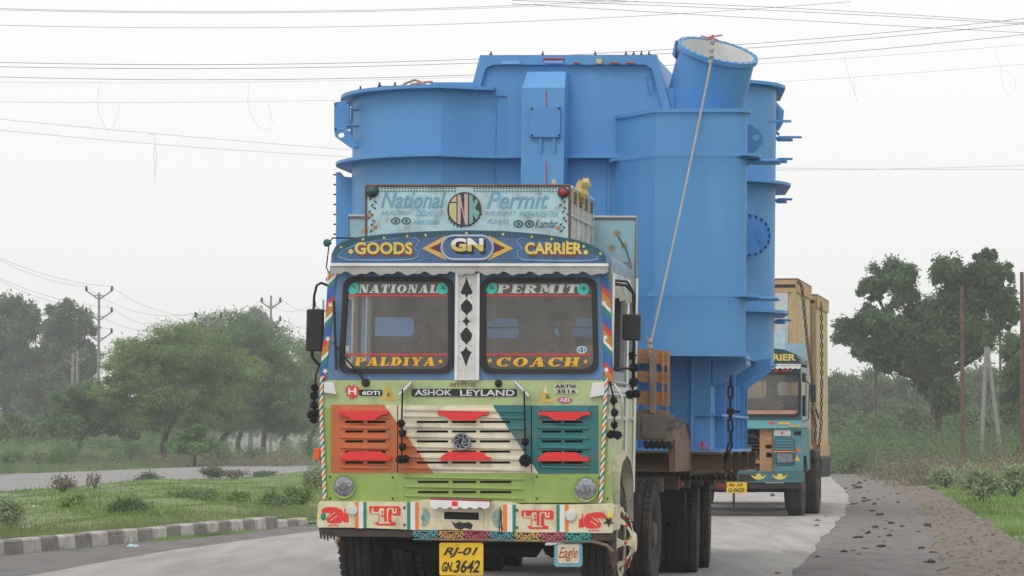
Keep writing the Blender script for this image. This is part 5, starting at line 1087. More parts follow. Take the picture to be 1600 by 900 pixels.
def tee(x, y, w_, h_2):
    q = lambda a, c: (x + a * w_, y + c * h_2)
    onbump('painted_letter_t', [q(0, 0), q(.93, 0), q(1, .08), q(1, .48), q(.78, .48), q(.7, .4), q(.7, .8), q(.84, .85), q(.84, 1), q(.25, 1), q(.17, .85), q(.3, .8), q(.3, .4), q(.08, .4), q(0, .3)], p_red)
    b = MB(); LF(b, [q(.08, .1), q(.13, .1), q(.13, .3), q(.3, .3), q(.32, .14), q(.42, .08), q(.47, .14), q(.47, .8), q(.66, .84), q(.66, .9), q(.3, .9), q(.3, .84), q(.33, .8), q(.33, .38), q(.06, .38)], -.0065, -.0045); LF(b, [q(.56, .8), q(.56, .16), q(.64, .08), q(.78, .1), q(.78, .3), q(.83, .3), q(.83, .1), q(.87, .1), q(.87, .38), q(.74, .38), q(.72, .14), q(.63, .16), q(.6, .3), q(.6, .8)], -.0065, -.0045)
    lorry.add('painted_outline', b, p_cream, bmp, smooth=0); b = MB(); LF(b, star(*q(.42, .3), 2.6, 4, .5), -.009, -.0066); LF(b, star(*q(.42, .5), 3.2, 4, .5), -.009, -.0066); lorry.add('painted_diamond', b, p_red, bmp, smooth=0)
tee(577, 791, 49, 30); tee(815, 797.5, 50, 29)
def hand(fx, ox, oy, s_, hf):
    q = lambda pts: [(ox + fx * a * s_, oy + b_ * s_) for a, b_ in pts]
    onbump('painted_hand', q([(0, 5), (3, 1), (10, -1), (22, 0), (30, 3), (33, 8), (33, 19), (28, 23), (18, 24), (9, 22), (7, 17), (10, 12), (15, 8), (7, 8), (2, 9)]), p_red); onbump('painted_hand', q([(34, 2), (36, 1), (36, 8), (40, 10), (41, 22), (33, 22), (33, 19), (34, 8)]), p_red)
    for a, c in ((10, 14), (13, 19)): onbump('painted_outline', q([(a, c), (a + 10, c - 7), (a + 10.4, c - 6), (a + .6, c + 1)]), p_cream, .0065)
    for k in range(4): onbump('painted_cuff', q([(11 + k * 4, 26), (14 + k * 4, 25), (13 + k * 4, 27.5), (10 + k * 4, 28)]), p_red)
hand(1, 502, 793, 1.05, 0); hand(-1, 947, 801, 1.05, 0)
onbump('painted_oval', circ(505.3, 807.5, 4.2, 16, 6), p_teal); onbump('painted_star', star(951, 815, 9, 5, .4), p_black, .008)
onbump('painted_star', [(953, 797), (957.5, 800), (957, 812), (948, 806)], M('sticker_yellow', srgb(225, 215, 90), .5), .006)
onbump('painted_star', star(498, 806, 4, 5, .5), M('sticker_yellow', (.7, .65, .1)), .006)
def fan(cx, cy, sgn):
    b = MB()
    for k in range(13): a = R(-100 + k * 17) if sgn > 0 else R(280 - k * 17); LF(b, [(cx + 3 * math.cos(a - .04), cy + 4 * math.sin(a - .04)), (cx + 10.5 * math.cos(a - .065), cy + 15 * math.sin(a - .065)), (cx + 10.5 * math.cos(a + .065), cy + 15 * math.sin(a + .065)), (cx + 3 * math.cos(a + .04), cy + 4 * math.sin(a + .04))], -.004, -.0006)
    LF(b, circ(cx - sgn * 1, cy + 1, 3, 12, 5), -.004, -.0006); lorry.add('painted_peacock', b, M('peacock_teal', srgb(88, 145, 150), .6), bmp, smooth=0)
fan(662, 808, 1); fan(779, 810, -1)
b = MB()
for q in ([(781, 792), (782, 810), (784, 831)], [(783.5, 797), (783, 815), (785, 828)], [(780, 831), (780, 816), (783, 806)]): b.tube([T1.P(*p, -.003) for p in q], .004, 4)
lorry.add('painted_twig', b, p_black, bmp)
for (cx, cy), r in (((551.7, 797), 8), ((892, 805.5), 9)):
    x, z = T1.pix(cx, cy, 0); q = r / 182; b = MB(); b.lathe([(-.001, q), (-.016, q), (-.022, q * .85), (-.024, .0001)], (x, 0, z), 'y', 24); lorry.add('round_reflector', b, M('reflector_white', (.62, .61, .58), .3, dirt=.2), bmp)
b = MB()
for cx, cy in ((632, 793), (632, 820), (808, 797), (808, 824)): x, z = T1.pix(cx, cy, 0); b.ball((x, -.004, z), .013, 8, 5)
lorry.add('bolt', b, p_rust, bmp)
rc = onbump('towing_recess', [(686, 792), (755, 795), (755, 829), (686, 827)], p_cream, .012)
onbump('towing_slot', [(694, 799.5), (748, 801), (748, 812.5), (694, 811)], p_slot, .015)
onbump('painted_figure', [(705, 813.5), (711, 818), (718, 815), (722, 817), (733, 816), (739, 820), (736, 827), (726, 825), (720, 828), (711, 825), (708, 819)], p_black, .015)
b = MB(); LF(b, [(672, 778), (765, 781.5), (765, 784), (672, 781)], -.09, .05); aw = lorry.add('bumper_awning', b, M('awning_red', srgb(150, 60, 72), .6), bmp)
pts = [(672, 781), (765, 784)] + [(765 - 93 * i / 60, 792 + 3.2 * abs(math.sin(math.pi * i / 60 * 6)) - (2 if i in (0, 60) else 0)) for i in range(61)]
b = MB(); LF(b, pts, -.1, -.09); lorry.add('awning_valance', b, p_white, bmp, smooth=0); b = MB(); LF(b, [(706, 783), (715, 783.5), (715, 791), (706, 790)], -.106, -.101); lorry.add('awning_patch', b, p_red, bmp)
# scrollwork strip
cols = [srgb(92, 150, 158), srgb(190, 150, 96), srgb(176, 84, 96), srgb(86, 150, 152), srgb(190, 160, 100), srgb(176, 96, 104), srgb(70, 150, 145)]
for i, (xa, xb) in enumerate(((645.5, 684), (686, 724.5), (725.5, 763.5), (764.5, 802), (804, 843), (844, 881.5), (883, 923))):
    b = MB(); yy = 829.5 + (xa - 645) * .012; z0 = yy + 7
    for k in range(3):
        cx = xa + (xb - xa) * (k + .5) / 3; w_ = (xb - xa) / 6
        for sg in (-1, 1):
            b.tube([T1.P(cx + sg * (w_ * .5 + w_ * .42 * rr_ * math.cos(t0)), z0 + 5.6 * rr_ * math.sin(t0) * (1 if k % 2 else -1), -.004) for t0, rr_ in [(q * .62, 1.05 - q * .085) for q in range(10)]], .0075, 5)
        b.tube([T1.P(cx - w_, z0 + (4.5 if k % 2 else -4.5), -.002), T1.P(cx, z0, -.002), T1.P(cx + w_, z0 + (-4.5 if k % 2 else 4.5), -.002)], .006, 4)
    for zz in (6.2, -6.4): b.tube([T1.P(xa, z0 + zz, 0), T1.P(xb, z0 + zz, 0)], .006, 4)
    lorry.add('scrollwork', b, M('scroll_%d' % i, cols[i], .55, dirt=.3, dirtcol=(.1, .07, .05), dscale=20))
b = MB(); b.tube([T1.P(*p, .01) for p in ((664, 842), (800, 844), (900, 846), (925, 846), (948, 852), (958, 862))], .014, 7); lorry.add('guard_rail', b, M('rail_tan', (.2, .15, .1), .7, dirt=.5))
b = MB(); LF(b, [(498, 825), (600, 828), (880, 834), (955, 834), (950, 845), (700, 840), (520, 838), (499, 832)], .02, .3); lorry.add('bumper_beam', b, M('beam_brown', (.06, .045, .04), .85, dirt=.5))
b = MB(); [LF(b, [(499 + i * 5, 832), (503 + i * 5, 832), (502 + i * 5, 842 + (i % 3) * 2), (500 + i * 5, 841)], .02, .05) for i in range(5)]; lorry.add('torn_flap', b, M('flap_brown', (.08, .05, .045), .9))
# plate and mud-flap sign
YP = .02
npl = flat('number_plate', rrect(686.5, 848, 755, 899, 3), YP, YP + .012, M('plate_yellow', srgb(228, 186, 30), .5, dirt=.3, dirtcol=(.25, .12, .04), dscale=10), ym=YP)
b = MB(); text(b, 'RJ-01', (693, 855, 747, 871), T1, YP - .001, .003, .35, .02); text(b, 'GN.', (690.5, 878, 707, 893.5), T1, YP - .001, .003, .35, .03); text(b, '3642', (708.5, 875, 750, 895), T1, YP - .001, .003, .3, .02); lorry.add('lettering', b, p_black, npl, smooth=0)
sgn = flat('flap_sign', rrect(866, 849, 910, 885.5, 5), YP, YP + .012, M('sign_rim_blue', srgb(105, 158, 180), .5, dirt=.3)); b = MB(); LF(b, rrect(871.5, 850.5, 905, 880, 3), YP - .004, YP - .0006); lorry.add('sign_face', b, M('sign_cream', srgb(205, 195, 170), .6, dirt=.3), sgn, smooth=0)
b = MB(); text(b, 'Eagle', (873, 855, 903, 877), T1, YP - .0045, .003, .4, .0); lorry.add('lettering', b, M('sign_red', srgb(170, 70, 50), .6), sgn, smooth=0)
# --- wheels
def tyre_mesh(name, r=.52, w_=.27, n=48):
    b = MB(); h = w_ / 2
    prof = [(-h * .78, r * .55), (-h, r * .68), (-h * 1.04, r * .82), (-h * .94, r * .95), (-h * .8, r * .99), (-h * .52, r), (-h * .5, r - .012), (-h * .42, r - .012), (-h * .4, r), (-h * .05, r), (-h * .04, r - .014), (h * .04, r - .014), (h * .05, r), (h * .4, r), (h * .42, r - .012), (h * .5, r - .012), (h * .52, r), (h * .8, r * .99), (h * .94, r * .95), (h * 1.04, r * .82), (h, r * .68), (h * .78, r * .55)]
    b.lathe(prof, n=n, close=True)
    for k in range(44):
        a = 2 * math.pi * k / 44
        for sx in (-1, 1):
            c, s_ = math.cos(a + .03 * sx), math.sin(a + .03 * sx); u = Vector((0, c, s_)); t_v = Vector((0, -s_, c)); v = []
            for dx in (.56, .98):
                for dt in (-.022, .022):
                    for dr in (-.02, .012 if dx < .9 else -.006): v.append(Vector((sx * h * dx, 0, 0)) + u * (r + dr) + t_v * dt)
            b.add(v, [(0, 1, 3, 2), (4, 6, 7, 5), (0, 4, 5, 1), (2, 3, 7, 6), (0, 2, 6, 4), (1, 5, 7, 3)])
    return b.mesh(name, p_tyre, 35)
TY = tyre_mesh('wheel')
def rim_mesh(col_, out=.0):
    b = MB(); b.lathe([(-.1, .30), (.1, .30), (.105, .285), (.05, .27), (.03, .2), (.04, .13), (.12 + out, .12), (.14 + out, .1), (.14 + out, .0001)], n=28)
    for k in range(8): a = 2 * math.pi * k / 8; b.lathe([(.03, .014), (.06, .014), (.061, .0001)], (0, .17 * math.cos(a), .17 * math.sin(a)), 'x', 7)
    return b.mesh('rim', col_, 35)
RM = rim_mesh(M('rim_dusty', (.11, .08, .06), .75, dirt=.6, dirtcol=(.07, .055, .045)))
def wheel(th, x, y, r=.52, side=1, w_=.27, rim=RM, z=None, turn=0):
    s_ = r / .52; z = r if z is None else z
    o = th.inst('wheel', TY, (x, y, z), rot=(0, 0, (0 if side > 0 else math.pi) + turn), scale=(w_ / .27, s_, s_))
    q = bpy.data.objects.new('rim', rim); COL.objects.link(q); q.parent = o; return o
def hubcover():
    b = MB(); n = 8
    b.lathe([(.13, .30), (.145, .31), (.145, .27), (.13, .27)], n=32, close=True); b.lathe([(.25, .09), (.27, .08), (.27, .0001)], n=16); b.lathe([(.22, .1), (.25, .1), (.25, .07)], n=16)
    for k in range(n):
        a = 2 * math.pi * k / n
        pr = [(.135, .29, .05), (.19, .24, .022), (.225, .17, .022), (.245, .09, .04)]; v = []
        for x, r_, ww in pr:
            for s_ in (-1, 1):
                aa = a + s_ * ww / r_; v.append((x, r_ * math.cos(aa), r_ * math.sin(aa)))
        b.add(v, [(i, i + 1, i + 3, i + 2) for i in (0, 2, 4)])
    return b
hcm = hubcover().mesh('hub_cover', p_cream, 30)
for x, sd_ in ((1.07, 1), (-1.07, -1)):
    o = wheel(lorry, x, .88, .52, sd_, .28); q = bpy.data.objects.new('hub_cover', hcm); COL.objects.link(q); q.parent = o; q.location = (.0, 0, 0)
    b = MB()
    for k in range(8): a = 2 * math.pi * (k + .0) / 8; b.ball((.205, .21 * math.cos(a), .21 * math.sin(a)), .018, 7, 5)
    [(lambda q2: (COL.objects.link(q2), setattr(q2, 'parent', o)))(bpy.data.objects.new('red_stud', pc.mesh('red_stud', p_red))) for pc in b.pieces()]
for x, sd_ in ((1.13, 1), (.83, 1), (-1.13, -1), (-.83, -1)): wheel(lorry, x, 3.0, .52, sd_, .27)
b = MB()
for x in (-.42, .42): b.box(x - .04, x + .04, .25, 4.6, .72, .95)
for y in (.3, 1.6, 2.4, 3.6, 4.5): b.box(-.38, .38, y, y + .08, .74, .93)
lorry.add('chassis', b, p_dark)
b = MB(); b.tube([(-1, .88, .5), (-.6, .88, .42), (.6, .88, .42), (1, .88, .5)], .055, 8); lorry.add('front_axle', b, p_dark)
b = MB(); b.tube([(-1.1, 3, .52), (1.1, 3, .52)], .09, 10); b.ball((0, 3, .52), .24, 14, 10); lorry.add('rear_axle', b, p_dark)
b = MB()
for x in (-.42, .42):
    for k in range(4): b.box(x - .04, x + .04, .4 + k * .06, 1.4 - k * .06, .6 - k * .018, .615 - k * .018)
lorry.add('leaf_spring', b, p_dark)
b = MB(); b.box(-.45, .45, .45, 1.7, .55, 1.3, bev=.06); b.ball((-.1, .5, .62), (.2, .2, .16), 12, 8); lorry.add('engine', b, p_dark)
b = MB(); b.box(.62, 1.12, 1.75, 2.4, .5, .95, bev=.05); b.box(-1.12, -.62, 1.75, 2.4, .5, .95, bev=.05); lorry.add('fuel_tank', b, M('tank_grey', (.09, .085, .08), .7, dirt=.5))
fe = [(.36, .85), (.36, 1.15), (.5, 1.27), (.8, 1.33), (1.05, 1.28), (1.25, 1.12), (1.32, .7)]
for x, sg in ((1.17, 1), (-1.17, -1)):
    b = MB(); v = []
    for y, z in fe: v += [(x, y, z), (x + sg * .10, y, z - .01), (x + sg * .10, y, z - .05)]
    b.add(v, [(3 * i + j, 3 * i + j + 1, 3 * i + j + 4, 3 * i + j + 3) for i in range(len(fe) - 1) for j in (0, 1)]); lorry.add('mudguard', b, M('mudguard_cream', srgb(205, 200, 180), .4, .1, dirt=.35, dirtcol=(.2, .17, .13), dscale=8), smooth=0)
    b = MB(); b.box(x - .02, x + sg * .02 + .02, .16, 1.82, zw - .1, zw - .01, bev=.012); b.box(x - .02, x + sg * .015 + .02, .16, 1.82, zw - .3, zw - .27); lorry.add('beltline_trim', b, p_chrome)
    b = MB(); b.box(x - .25, x + .12, 1.34, 1.36, .35, .95); lorry.add('mudflap', b, p_dark)
b = MB(); b.lathe([(.98, .45), (1.04, .45), (1.06, .3)], (0, 3.0, 0), 'z', 20); lorry.add('fifth_wheel', b, p_dark)
b = MB(); LF(b, [(948, 855), (962, 850), (966, 878), (957, 888)], .06, .09); lorry.add('torn_flap', b, M('flap_brown', (.08, .05, .045), .9))
# white plate stands in for light showing through a gap under the chassis
b = MB(); LF(b, [(848, 857), (838, 871), (861, 871), (852, 866)], .5, .51); lorry.add('underside_white_spot', b, p_white)

# tassels: hang on the lorry, things of their own
def tassel(label, cord, poms, y, r=.034):
    th = Thing('tassel', label, 'tassel', T1, T1.P(*cord[0], y), group='black pompom tassels on the front lorry')
    b = MB(); b.tube([T1.P(*p, y) for p in cord], .008, 5); th.add('cord', b, p_tass)
    for cx, cy, k in poms:
        b = MB(); c = T1.P(cx, cy, y); b.ball(c, r * k, 10, 8, jit=.12)
        for q in range(26):
            v = Vector((rnd.gauss(0, 1), rnd.gauss(0, 1), rnd.gauss(0, 1))).normalized(); b.tube([Vector(c) + v * r * k * .8, Vector(c) + v * r * k * 1.22], .004, 3, caps=False)
        th.add('pompom', b, p_tass)
tassel('long black tassel over the orange grille side, hung from the left chrome peg', [(629, 608), (628, 650), (627.5, 680), (628, 705), (628, 716)], [(627, 662, 1), (629, 677, 1), (628.7, 698, 1), (624.5, 718, 1), (633, 717, 1.05)], YF - .1)
tassel('long black tassel over the teal grille side, hung from the right chrome peg', [(819, 610), (820, 650), (820.5, 690), (820.5, 716)], [(820.5, 690, .95), (820.5, 720, 1.5)], YF - .1)
tassel('black pompom tassel hanging below the left wing mirror', [(500, 568), (494, 585), (492, 610), (490, 650)], [(492, 606, 1), (490.5, 618, 1.05), (491, 633, 1), (486, 648, 1.05), (494, 646, 1.05), (490, 655, 1.05)], .1)
tassel('black pompom tassel hanging below the right wing mirror', [(990, 530), (989, 560), (988, 590), (988, 610)], [(988, 556, 1), (990, 575, 1.15), (990, 597, 1.2), (984, 616, 1.1), (994, 615, 1.1)], .5)
tassel('thin black pompom tassel beside the right candy-striped rod', [(948, 583), (954, 600), (958, 620), (960, 645), (960, 678)], [(958.5, 626, .95), (960, 645, .95), (960, 664, .9), (954.5, 679, 1), (965, 680, 1.05)], YF)
# yellow sack on the rack
s_ = Thing('cloth_bundle', 'crumpled yellow cloth bundle on the lorry roof rack behind the red lamp', 'bundle', T1, T1.P(908, 318, 1.0), single=True)
b = MB()
for cx, cy, w_, h_2 in ((909, 300, 10, 17), (915, 288, 8, 9), (902, 306, 9, 11)): c = T1.P(cx, cy, 1.0); b.ball(c, (w_ / 175, .1, h_2 / 175), 9, 7, jit=.3)
s_.one(b, M('yellow_cloth', srgb(205, 180, 120), .8, var=.2, dirt=.3, dirtcol=(.25, .15, .06), dscale=9), 20)
s_ = Thing('plastic_scrap', 'pale scrap of plastic sticking up behind the top edge of the sign board', 'scrap', T1, T1.P(866, 290, .6), single=True)
b = MB(); b.ball(T1.P(866, 288, .6), (.025, .03, .045), 7, 5, jit=.3); s_.one(b, M('sack_pale', (.45, .4, .3), .8))
s_ = Thing('plastic_bag', 'crumpled white plastic behind the right windscreen of the front lorry', 'plastic bag', T1, T1.P(768, 492, .3), single=True)
b = MB(); b.ball(T1.P(767, 489, .3), (.05, .03, .07), 9, 7, jit=.35); s_.one(b, M('mint_plastic', (.5, .62, .58)), 0)

# ================================================================ people in the cabs (seen through the glass)
def person(label, fr, x, y, z, shirt, hand_to, face=-1, s=1.0, group=None):
    """seated on a seat whose top is at height z; faces the front (-y)"""
    th = Thing('person', label, 'person', fr, (x, y, z))
    def skin(name, verts, edges, mat, lvl=1, parent=None):
        me = bpy.data.meshes.new(name); me.from_pydata([(v[0], v[1], v[2]) for v in verts], edges, []); o = bpy.data.objects.new(name, me); COL.objects.link(o); o.parent = parent or th.o
        if parent: o.location = (0, 0, 0)
        md = o.modifiers.new('skin', 'SKIN'); me.skin_vertices[0].data[0].use_root = True
        for i, v in enumerate(verts): me.skin_vertices[0].data[i].radius = (v[3], v[4] if len(v) > 4 else v[3])
        sb = o.modifiers.new('sub', 'SUBSURF'); sb.levels = lvl; sb.render_levels = lvl; me.materials.append(mat); return o
    V = [(0, 0, .09, .15, .12), (0, .02, .28, .15, .11), (0, .03, .46, .17, .11), (0, .01, .56, .07, .07), (0, -.02, .64, .055, .06), (0, -.035, .72, .075, .095), (0, -.03, .80, .07, .09), (0, -.02, .85, .04, .05)]
    E = [(i, i + 1) for i in range(7)]
    for sg, tgt in ((-1, hand_to[0]), (1, hand_to[1])):
        k = len(V); sh = Vector((sg * .2, .02, .5)); t_v = Vector(tgt); el = (sh + t_v) / 2 + Vector((sg * .08, .04, -.12)); wr = t_v + (el - t_v).normalized() * .08
        V += [(sh.x, sh.y, sh.z, .06), (el.x, el.y, el.z, .042), (wr.x, wr.y, wr.z, .027), (t_v.x, t_v.y, t_v.z, .03, .018)]; E += [(2, k), (k, k + 1), (k + 1, k + 2), (k + 2, k + 3)]
        d = (t_v - wr).normalized(); sdv = d.cross(Vector((0, 0, 1))).normalized() if abs(d.z) < .95 else Vector((1, 0, 0)); up = sdv.cross(d)
        for f in range(5):
            m = len(V); ln = (.05, .075, .082, .076, .06)[f]
            if f == 0: b0 = t_v - d * .02 + sdv * sg * -.03; tip = b0 + (d * .5 - sdv * sg * .5 - up * .3).normalized() * ln; md_ = (b0 + tip) / 2
            else: b0 = t_v + sdv * sg * (-.024 + .016 * (f - 1)) + d * .02; md_ = b0 + d * ln * .5; tip = md_ - up * ln * .42 + d * ln * .15
            V += [(*b0, .009), (*md_, .0085), (*tip, .0075)]; E += [(k + 3, m), (m, m + 1), (m + 1, m + 2)]
        k = len(V); V += [(sg * .1, -.05, .07, .085), (sg * .16, -.42, .12, .065), (sg * .16, -.5, -.22, .045), (sg * .16, -.48, -.36, .04), (sg * .16, -.6, -.38, .035)]; E += [(0, k)] + [(k + i, k + i + 1) for i in range(4)]
    bd = skin('body', V, E, p_skin)
    Vs = [(0, 0, .07, .165, .13), (0, .02, .28, .17, .125), (0, .03, .46, .185, .125), (0, .01, .53, .09, .08)]; Es = [(0, 1), (1, 2), (2, 3)]
    for sg, tgt in ((-1, hand_to[0]), (1, hand_to[1])):
        k = len(Vs); sh = Vector((sg * .2, .02, .5)); t_v = Vector(tgt); el = (sh + t_v) / 2 + Vector((sg * .08, .04, -.12)); Vs += [(*sh, .075), (*el, .056), (*(el.lerp(t_v, .35)), .05)]; Es += [(2, k), (k, k + 1), (k + 1, k + 2)]
    sho = skin('shirt', Vs, Es, shirt)
    b = MB(); b.ball((0, -.01, .815), (.088, .105, .085), 14, 10); b.v = [v for v in b.v]; ho = bpy.data.objects.new('hair', b.mesh('hair', M('hair', (.01, .009, .008), .7))); COL.objects.link(ho); ho.parent = th.o
    b = MB()
    b.tube([(0, -.125, .765), (0, -.15, .735), (0, -.125, .73)], .012, 6); [b.ball((sx * .085, -.03, .75), (.012, .02, .032), 6, 5) for sx in (-1, 1)]
    fo = bpy.data.objects.new('nose_and_ears', b.mesh('nose_and_ears', p_skin)); COL.objects.link(fo); fo.parent = th.o
    b = MB(); [b.ball((sx * .032, -.122, .765), .011, 7, 5) for sx in (-1, 1)]; fo = bpy.data.objects.new('eyes', b.mesh('eyes', M('eye', (.06, .05, .05), .3))); COL.objects.link(fo); fo.parent = th.o
    b = MB(); b.tube([(-.025, -.125, .70), (0, -.132, .698), (.025, -.125, .70)], .006, 5); b.tube([(-.035, -.124, .716), (0, -.135, .72), (.035, -.124, .716)], .008, 5); fo = bpy.data.objects.new('mouth', b.mesh('mouth', M('moustache', (.03, .015, .012), .7))); COL.objects.link(fo); fo.parent = th.o
    return th
person('driver in a light brown shirt behind the right windscreen of the front lorry', T1, .66, 1.12, zc, M('shirt_brown', (.34, .29, .26), .9), [(-.16, -.52, .42), (.2, -.5, .42)])
person('passenger in a dark shirt behind the left windscreen of the front lorry', T1, -.58, 1.12, zc, M('shirt_dark', (.07, .065, .07), .9), [(-.14, -.38, .2), (.14, -.38, .2)])
# ================================================================ trailer of the first lorry
p_beam = M('beam_rust_brown', (.13, .085, .055), .85, var=.25, dirt=.5, dirtcol=(.06, .035, .025), dscale=3)
p_trl = M('trailer_grey_brown', (.15, .13, .11), .85, var=.2, dirt=.5, dirtcol=(.07, .05, .04), dscale=4)
trl = Thing('trailer', 'rusty flat multi-axle trailer carrying the blue tank behind the front lorry', 'trailer', T1)
zd = 1.12
for y in (6.0, 7.2):
    for x, sd_ in ((1.2, 1), (.88, 1), (-1.2, -1), (-.88, -1)): wheel(trl, x, y, .49, sd_, .31, z=.49, turn=R(4.5))
    b = MB(); b.tube([(-1.2, y, .49), (1.2, y, .49)], .07, 8); trl.add('axle', b, p_dark)
b = MB()
for x in (-.55, .55): b.box(x - .06, x + .06, 2.5, 12, .86, zd - .06)
for y in (3.2, 4.6, 5.6, 6.9, 8.2, 9.5, 11): b.box(-1.3, 1.3, y, y + .1, .92, zd - .065)
trl.add('frame', b, p_trl)
b = MB(); b.box(-1.33, 1.33, 5.4, 12, zd - .06, zd); trl.add('deck', b, p_trl)
# gooseneck plate with rolled sheet edge and lug
G = lambda pts, y: [T1.pix(a, b_, y) for a, b_ in pts]
YG = 2.7
b = MB(); b.plate(G([(975, 647), (1052, 648), (1051, 690), (975, 686)], YG), [], YG, YG + .06); trl.add('bulkhead', b, M('bulkhead_tan', (.22, .18, .14), .85, dirt=.4))
b = MB(); b.plate(G([(1003, 651), (1042, 652), (1040, 684), (1018, 686), (1003, 682)], YG - .03), [], YG - .03, YG - .005); trl.add('canvas_flap', b, M('canvas_grey', (.17, .15, .135), .9, dirt=.3))
b = MB(); x, z = T1.pix(1058, 662, YG); rr = 8.5 / 162; b.lathe([(YG - .02, rr), (YG + .03, rr), (YG + .03, rr * .45), (YG - .02, rr * .45)], (x, 0, z), 'y', 20, close=True); b.box(x - .13, x - .04, YG - .02, YG + .03, z - .04, z + .04); trl.add('lifting_lug', b, p_trl)
b = MB(); b.plate(G([(1047, 660), (1055, 690), (1055, 737), (1046, 737), (1044, 700)], YG + .1), [], YG + .1, 5.4); trl.add('gooseneck_side', b, M('neck_brown', (.2, .12, .09), .85, dirt=.5))
b = MB(); b.tube([T1.P(1061, 676, 3.4), T1.P(1062, 726, 3.4)], .022, 6); trl.add('post', b, p_rust)
b = MB()
for i in range(5): b.tube([T1.P(1008 + i * 9, 692, YG), T1.P(1012 + i * 9, 698, YG + .05)], .03, 6)
for i in range(12): b.tube([T1.P(1058 + i * 8, 743, 5.3), T1.P(1062 + i * 8, 750, 5.3)], .022, 6)
trl.add('hose', b, p_dark)
for (px, py, yy, lab) in ((1060, 755, 5.2, 'pinkish marker lamp on the trailer side'), (1128, 760, 6.0, 'red marker lamp lower on the trailer side')):
    b = MB(); c = T1.P(px, py, yy); b.tube([(c[0] - .06, c[1], c[2]), (c[0] + .05, c[1], c[2] - .01)], .035, 8); trl.add('marker_lamp', b, M('marker_pink', srgb(190, 110, 100), .4), label=lab)
b = MB(); 
for k in range(4): b.box(-1.3, 1.3, 5.2 + k * .02, 5.22 + k * .02, .72 - k * .05, .9)
trl.add('front_crossmember', b, p_dark)
# ================================================================ the blue tank, with its rust-brown cribbing beams
TL = Frame((-.40, 25, 0), yaw=9.7, roll=.8, pitch=0)
p_tank = M('tank_blue', (.095, .30, .62), .45, var=.09, scale=1.6, dirt=.4, dirtcol=(.17, .35, .60), dscale=4, coat=.0, spec=.4, bump=.05, bscale=6, stretch=(1, 1, .14))
p_tank2 = M('tank_blue_cover', (.085, .27, .62), .42, var=.05)
p_redl = M('red_mark', srgb(190, 60, 60), .5)
p_white_in = M('pipe_lining', (.78, .78, .75), .6, dirt=.25, dirtcol=(.35, .33, .28))
TP = lambda a, b_, y: TL.pix(a, b_, y)
Z = lambda py, y, px=860: TL.pix(px, py, y)[1]
X = lambda px, y, py=400: TL.pix(px, py, y)[0]
tank = Thing('transformer_tank', 'huge bright blue welded steel tank with flanges and an inclined pipe, riding on the trailer', 'tank', TL, (0, 6.2, 1.1))
y_bm = 4.0; zB0, zB1 = Z(738, 4.3, 1100), Z(706, 4.3, 1100)
for k in range(5):
    ya = 4.15 + k * .95; b = MB(); x0, x1 = -1.8, 1.78
    b.box(x0, x1, ya, ya + .22, zB0, zB0 + .02); b.box(x0, x1, ya, ya + .22, zB1 - .022, zB1 - .002); b.box(x0 + .002, x1 - .002, ya + .1, ya + .125, zB0 + .021, zB1 - .023)
    bo = Thing('steel_beam', ['rust-brown steel cross beam under the front edge of the blue tank', 'second rust-brown cross beam from the front under the blue tank', 'middle rust-brown cross beam under the blue tank', 'fourth rust-brown cross beam from the front under the blue tank', 'rearmost rust-brown cross beam under the blue tank'][k], 'beam', TL, (0, ya, zB0), group='steel beams under the tank', single=True); bo.one(b, p_beam, 0)
def ext(plan, z0, z1, mat, name, label=None, holes=()): b = MB(); b.plate(plan, list(holes), z0, z1, axis='z'); return tank.add(name, b, mat, label=label, smooth=25)
def flange(plan_out, plan_in, z, t_, name='flange'): b = MB(); b.plate(plan_out, [plan_in[::-1]], z, z + t_, axis='z'); return tank.add(name, b, p_tank, smooth=25)
# main (left) body: round left end
xL = X(552, 5.2); ym0 = 4.0
def planA(o): return [(x, y) for x, y in rrect(xL - o, ym0 - o, 1.2, 8.6 + o, 1.15 + o, 12)]
zA0, zA1 = Z(552, 4), Z(143, 4.4, 650)
# the round left end swells forward, a flat recess follows, then the right lobe
cxl = X(700, 4.3); rl = 1.12
def planL(o):
    pts = []
    r0 = 1.15 + o; cxx = xL + 1.15; cyy = 4.05 + 1.15
    for i in range(13): t0 = math.pi * 1.5 - (math.pi / 2) * i / 12; pts.append((cxx + r0 * math.cos(t0), cyy + r0 * math.sin(t0)))      # from front going to left
    pts = [(X(885, 4.28), 4.28 - o), (X(770, 4.28), 4.28 - o), (X(735, 4.2), 4.2 - o), (X(700, 4.1), 4.1 - o)] + pts + [(xL - o, 7.6), (xL + .9, 8.7 + o), (1.25, 8.7 + o), (1.25, 4.28 - o)]
    return pts
ext(planL(0), zA0, zA1, p_tank, 'tank_body')
zr1 = Z(247, 4.1, 700)
for z, t_, o in ((zr1, .03, .17), (Z(463, 4.1), .03, .16), (zA0 - .03, .03, .16)): flange(planL(o), planL(.002), z, t_)
xk = X(771, 4.28)
def cutL(o): q = planL(o); return [(min(x, xk), y) for x, y in q[1:-1]]
flange([(xk, 4.28 - .13)] + planL(.13)[2:-2] + [(xk, 8.8)], [(xk - .002, 4.28)] + planL(.002)[2:-2] + [(xk - .002, 8.6)], zA1 - .02, .035)
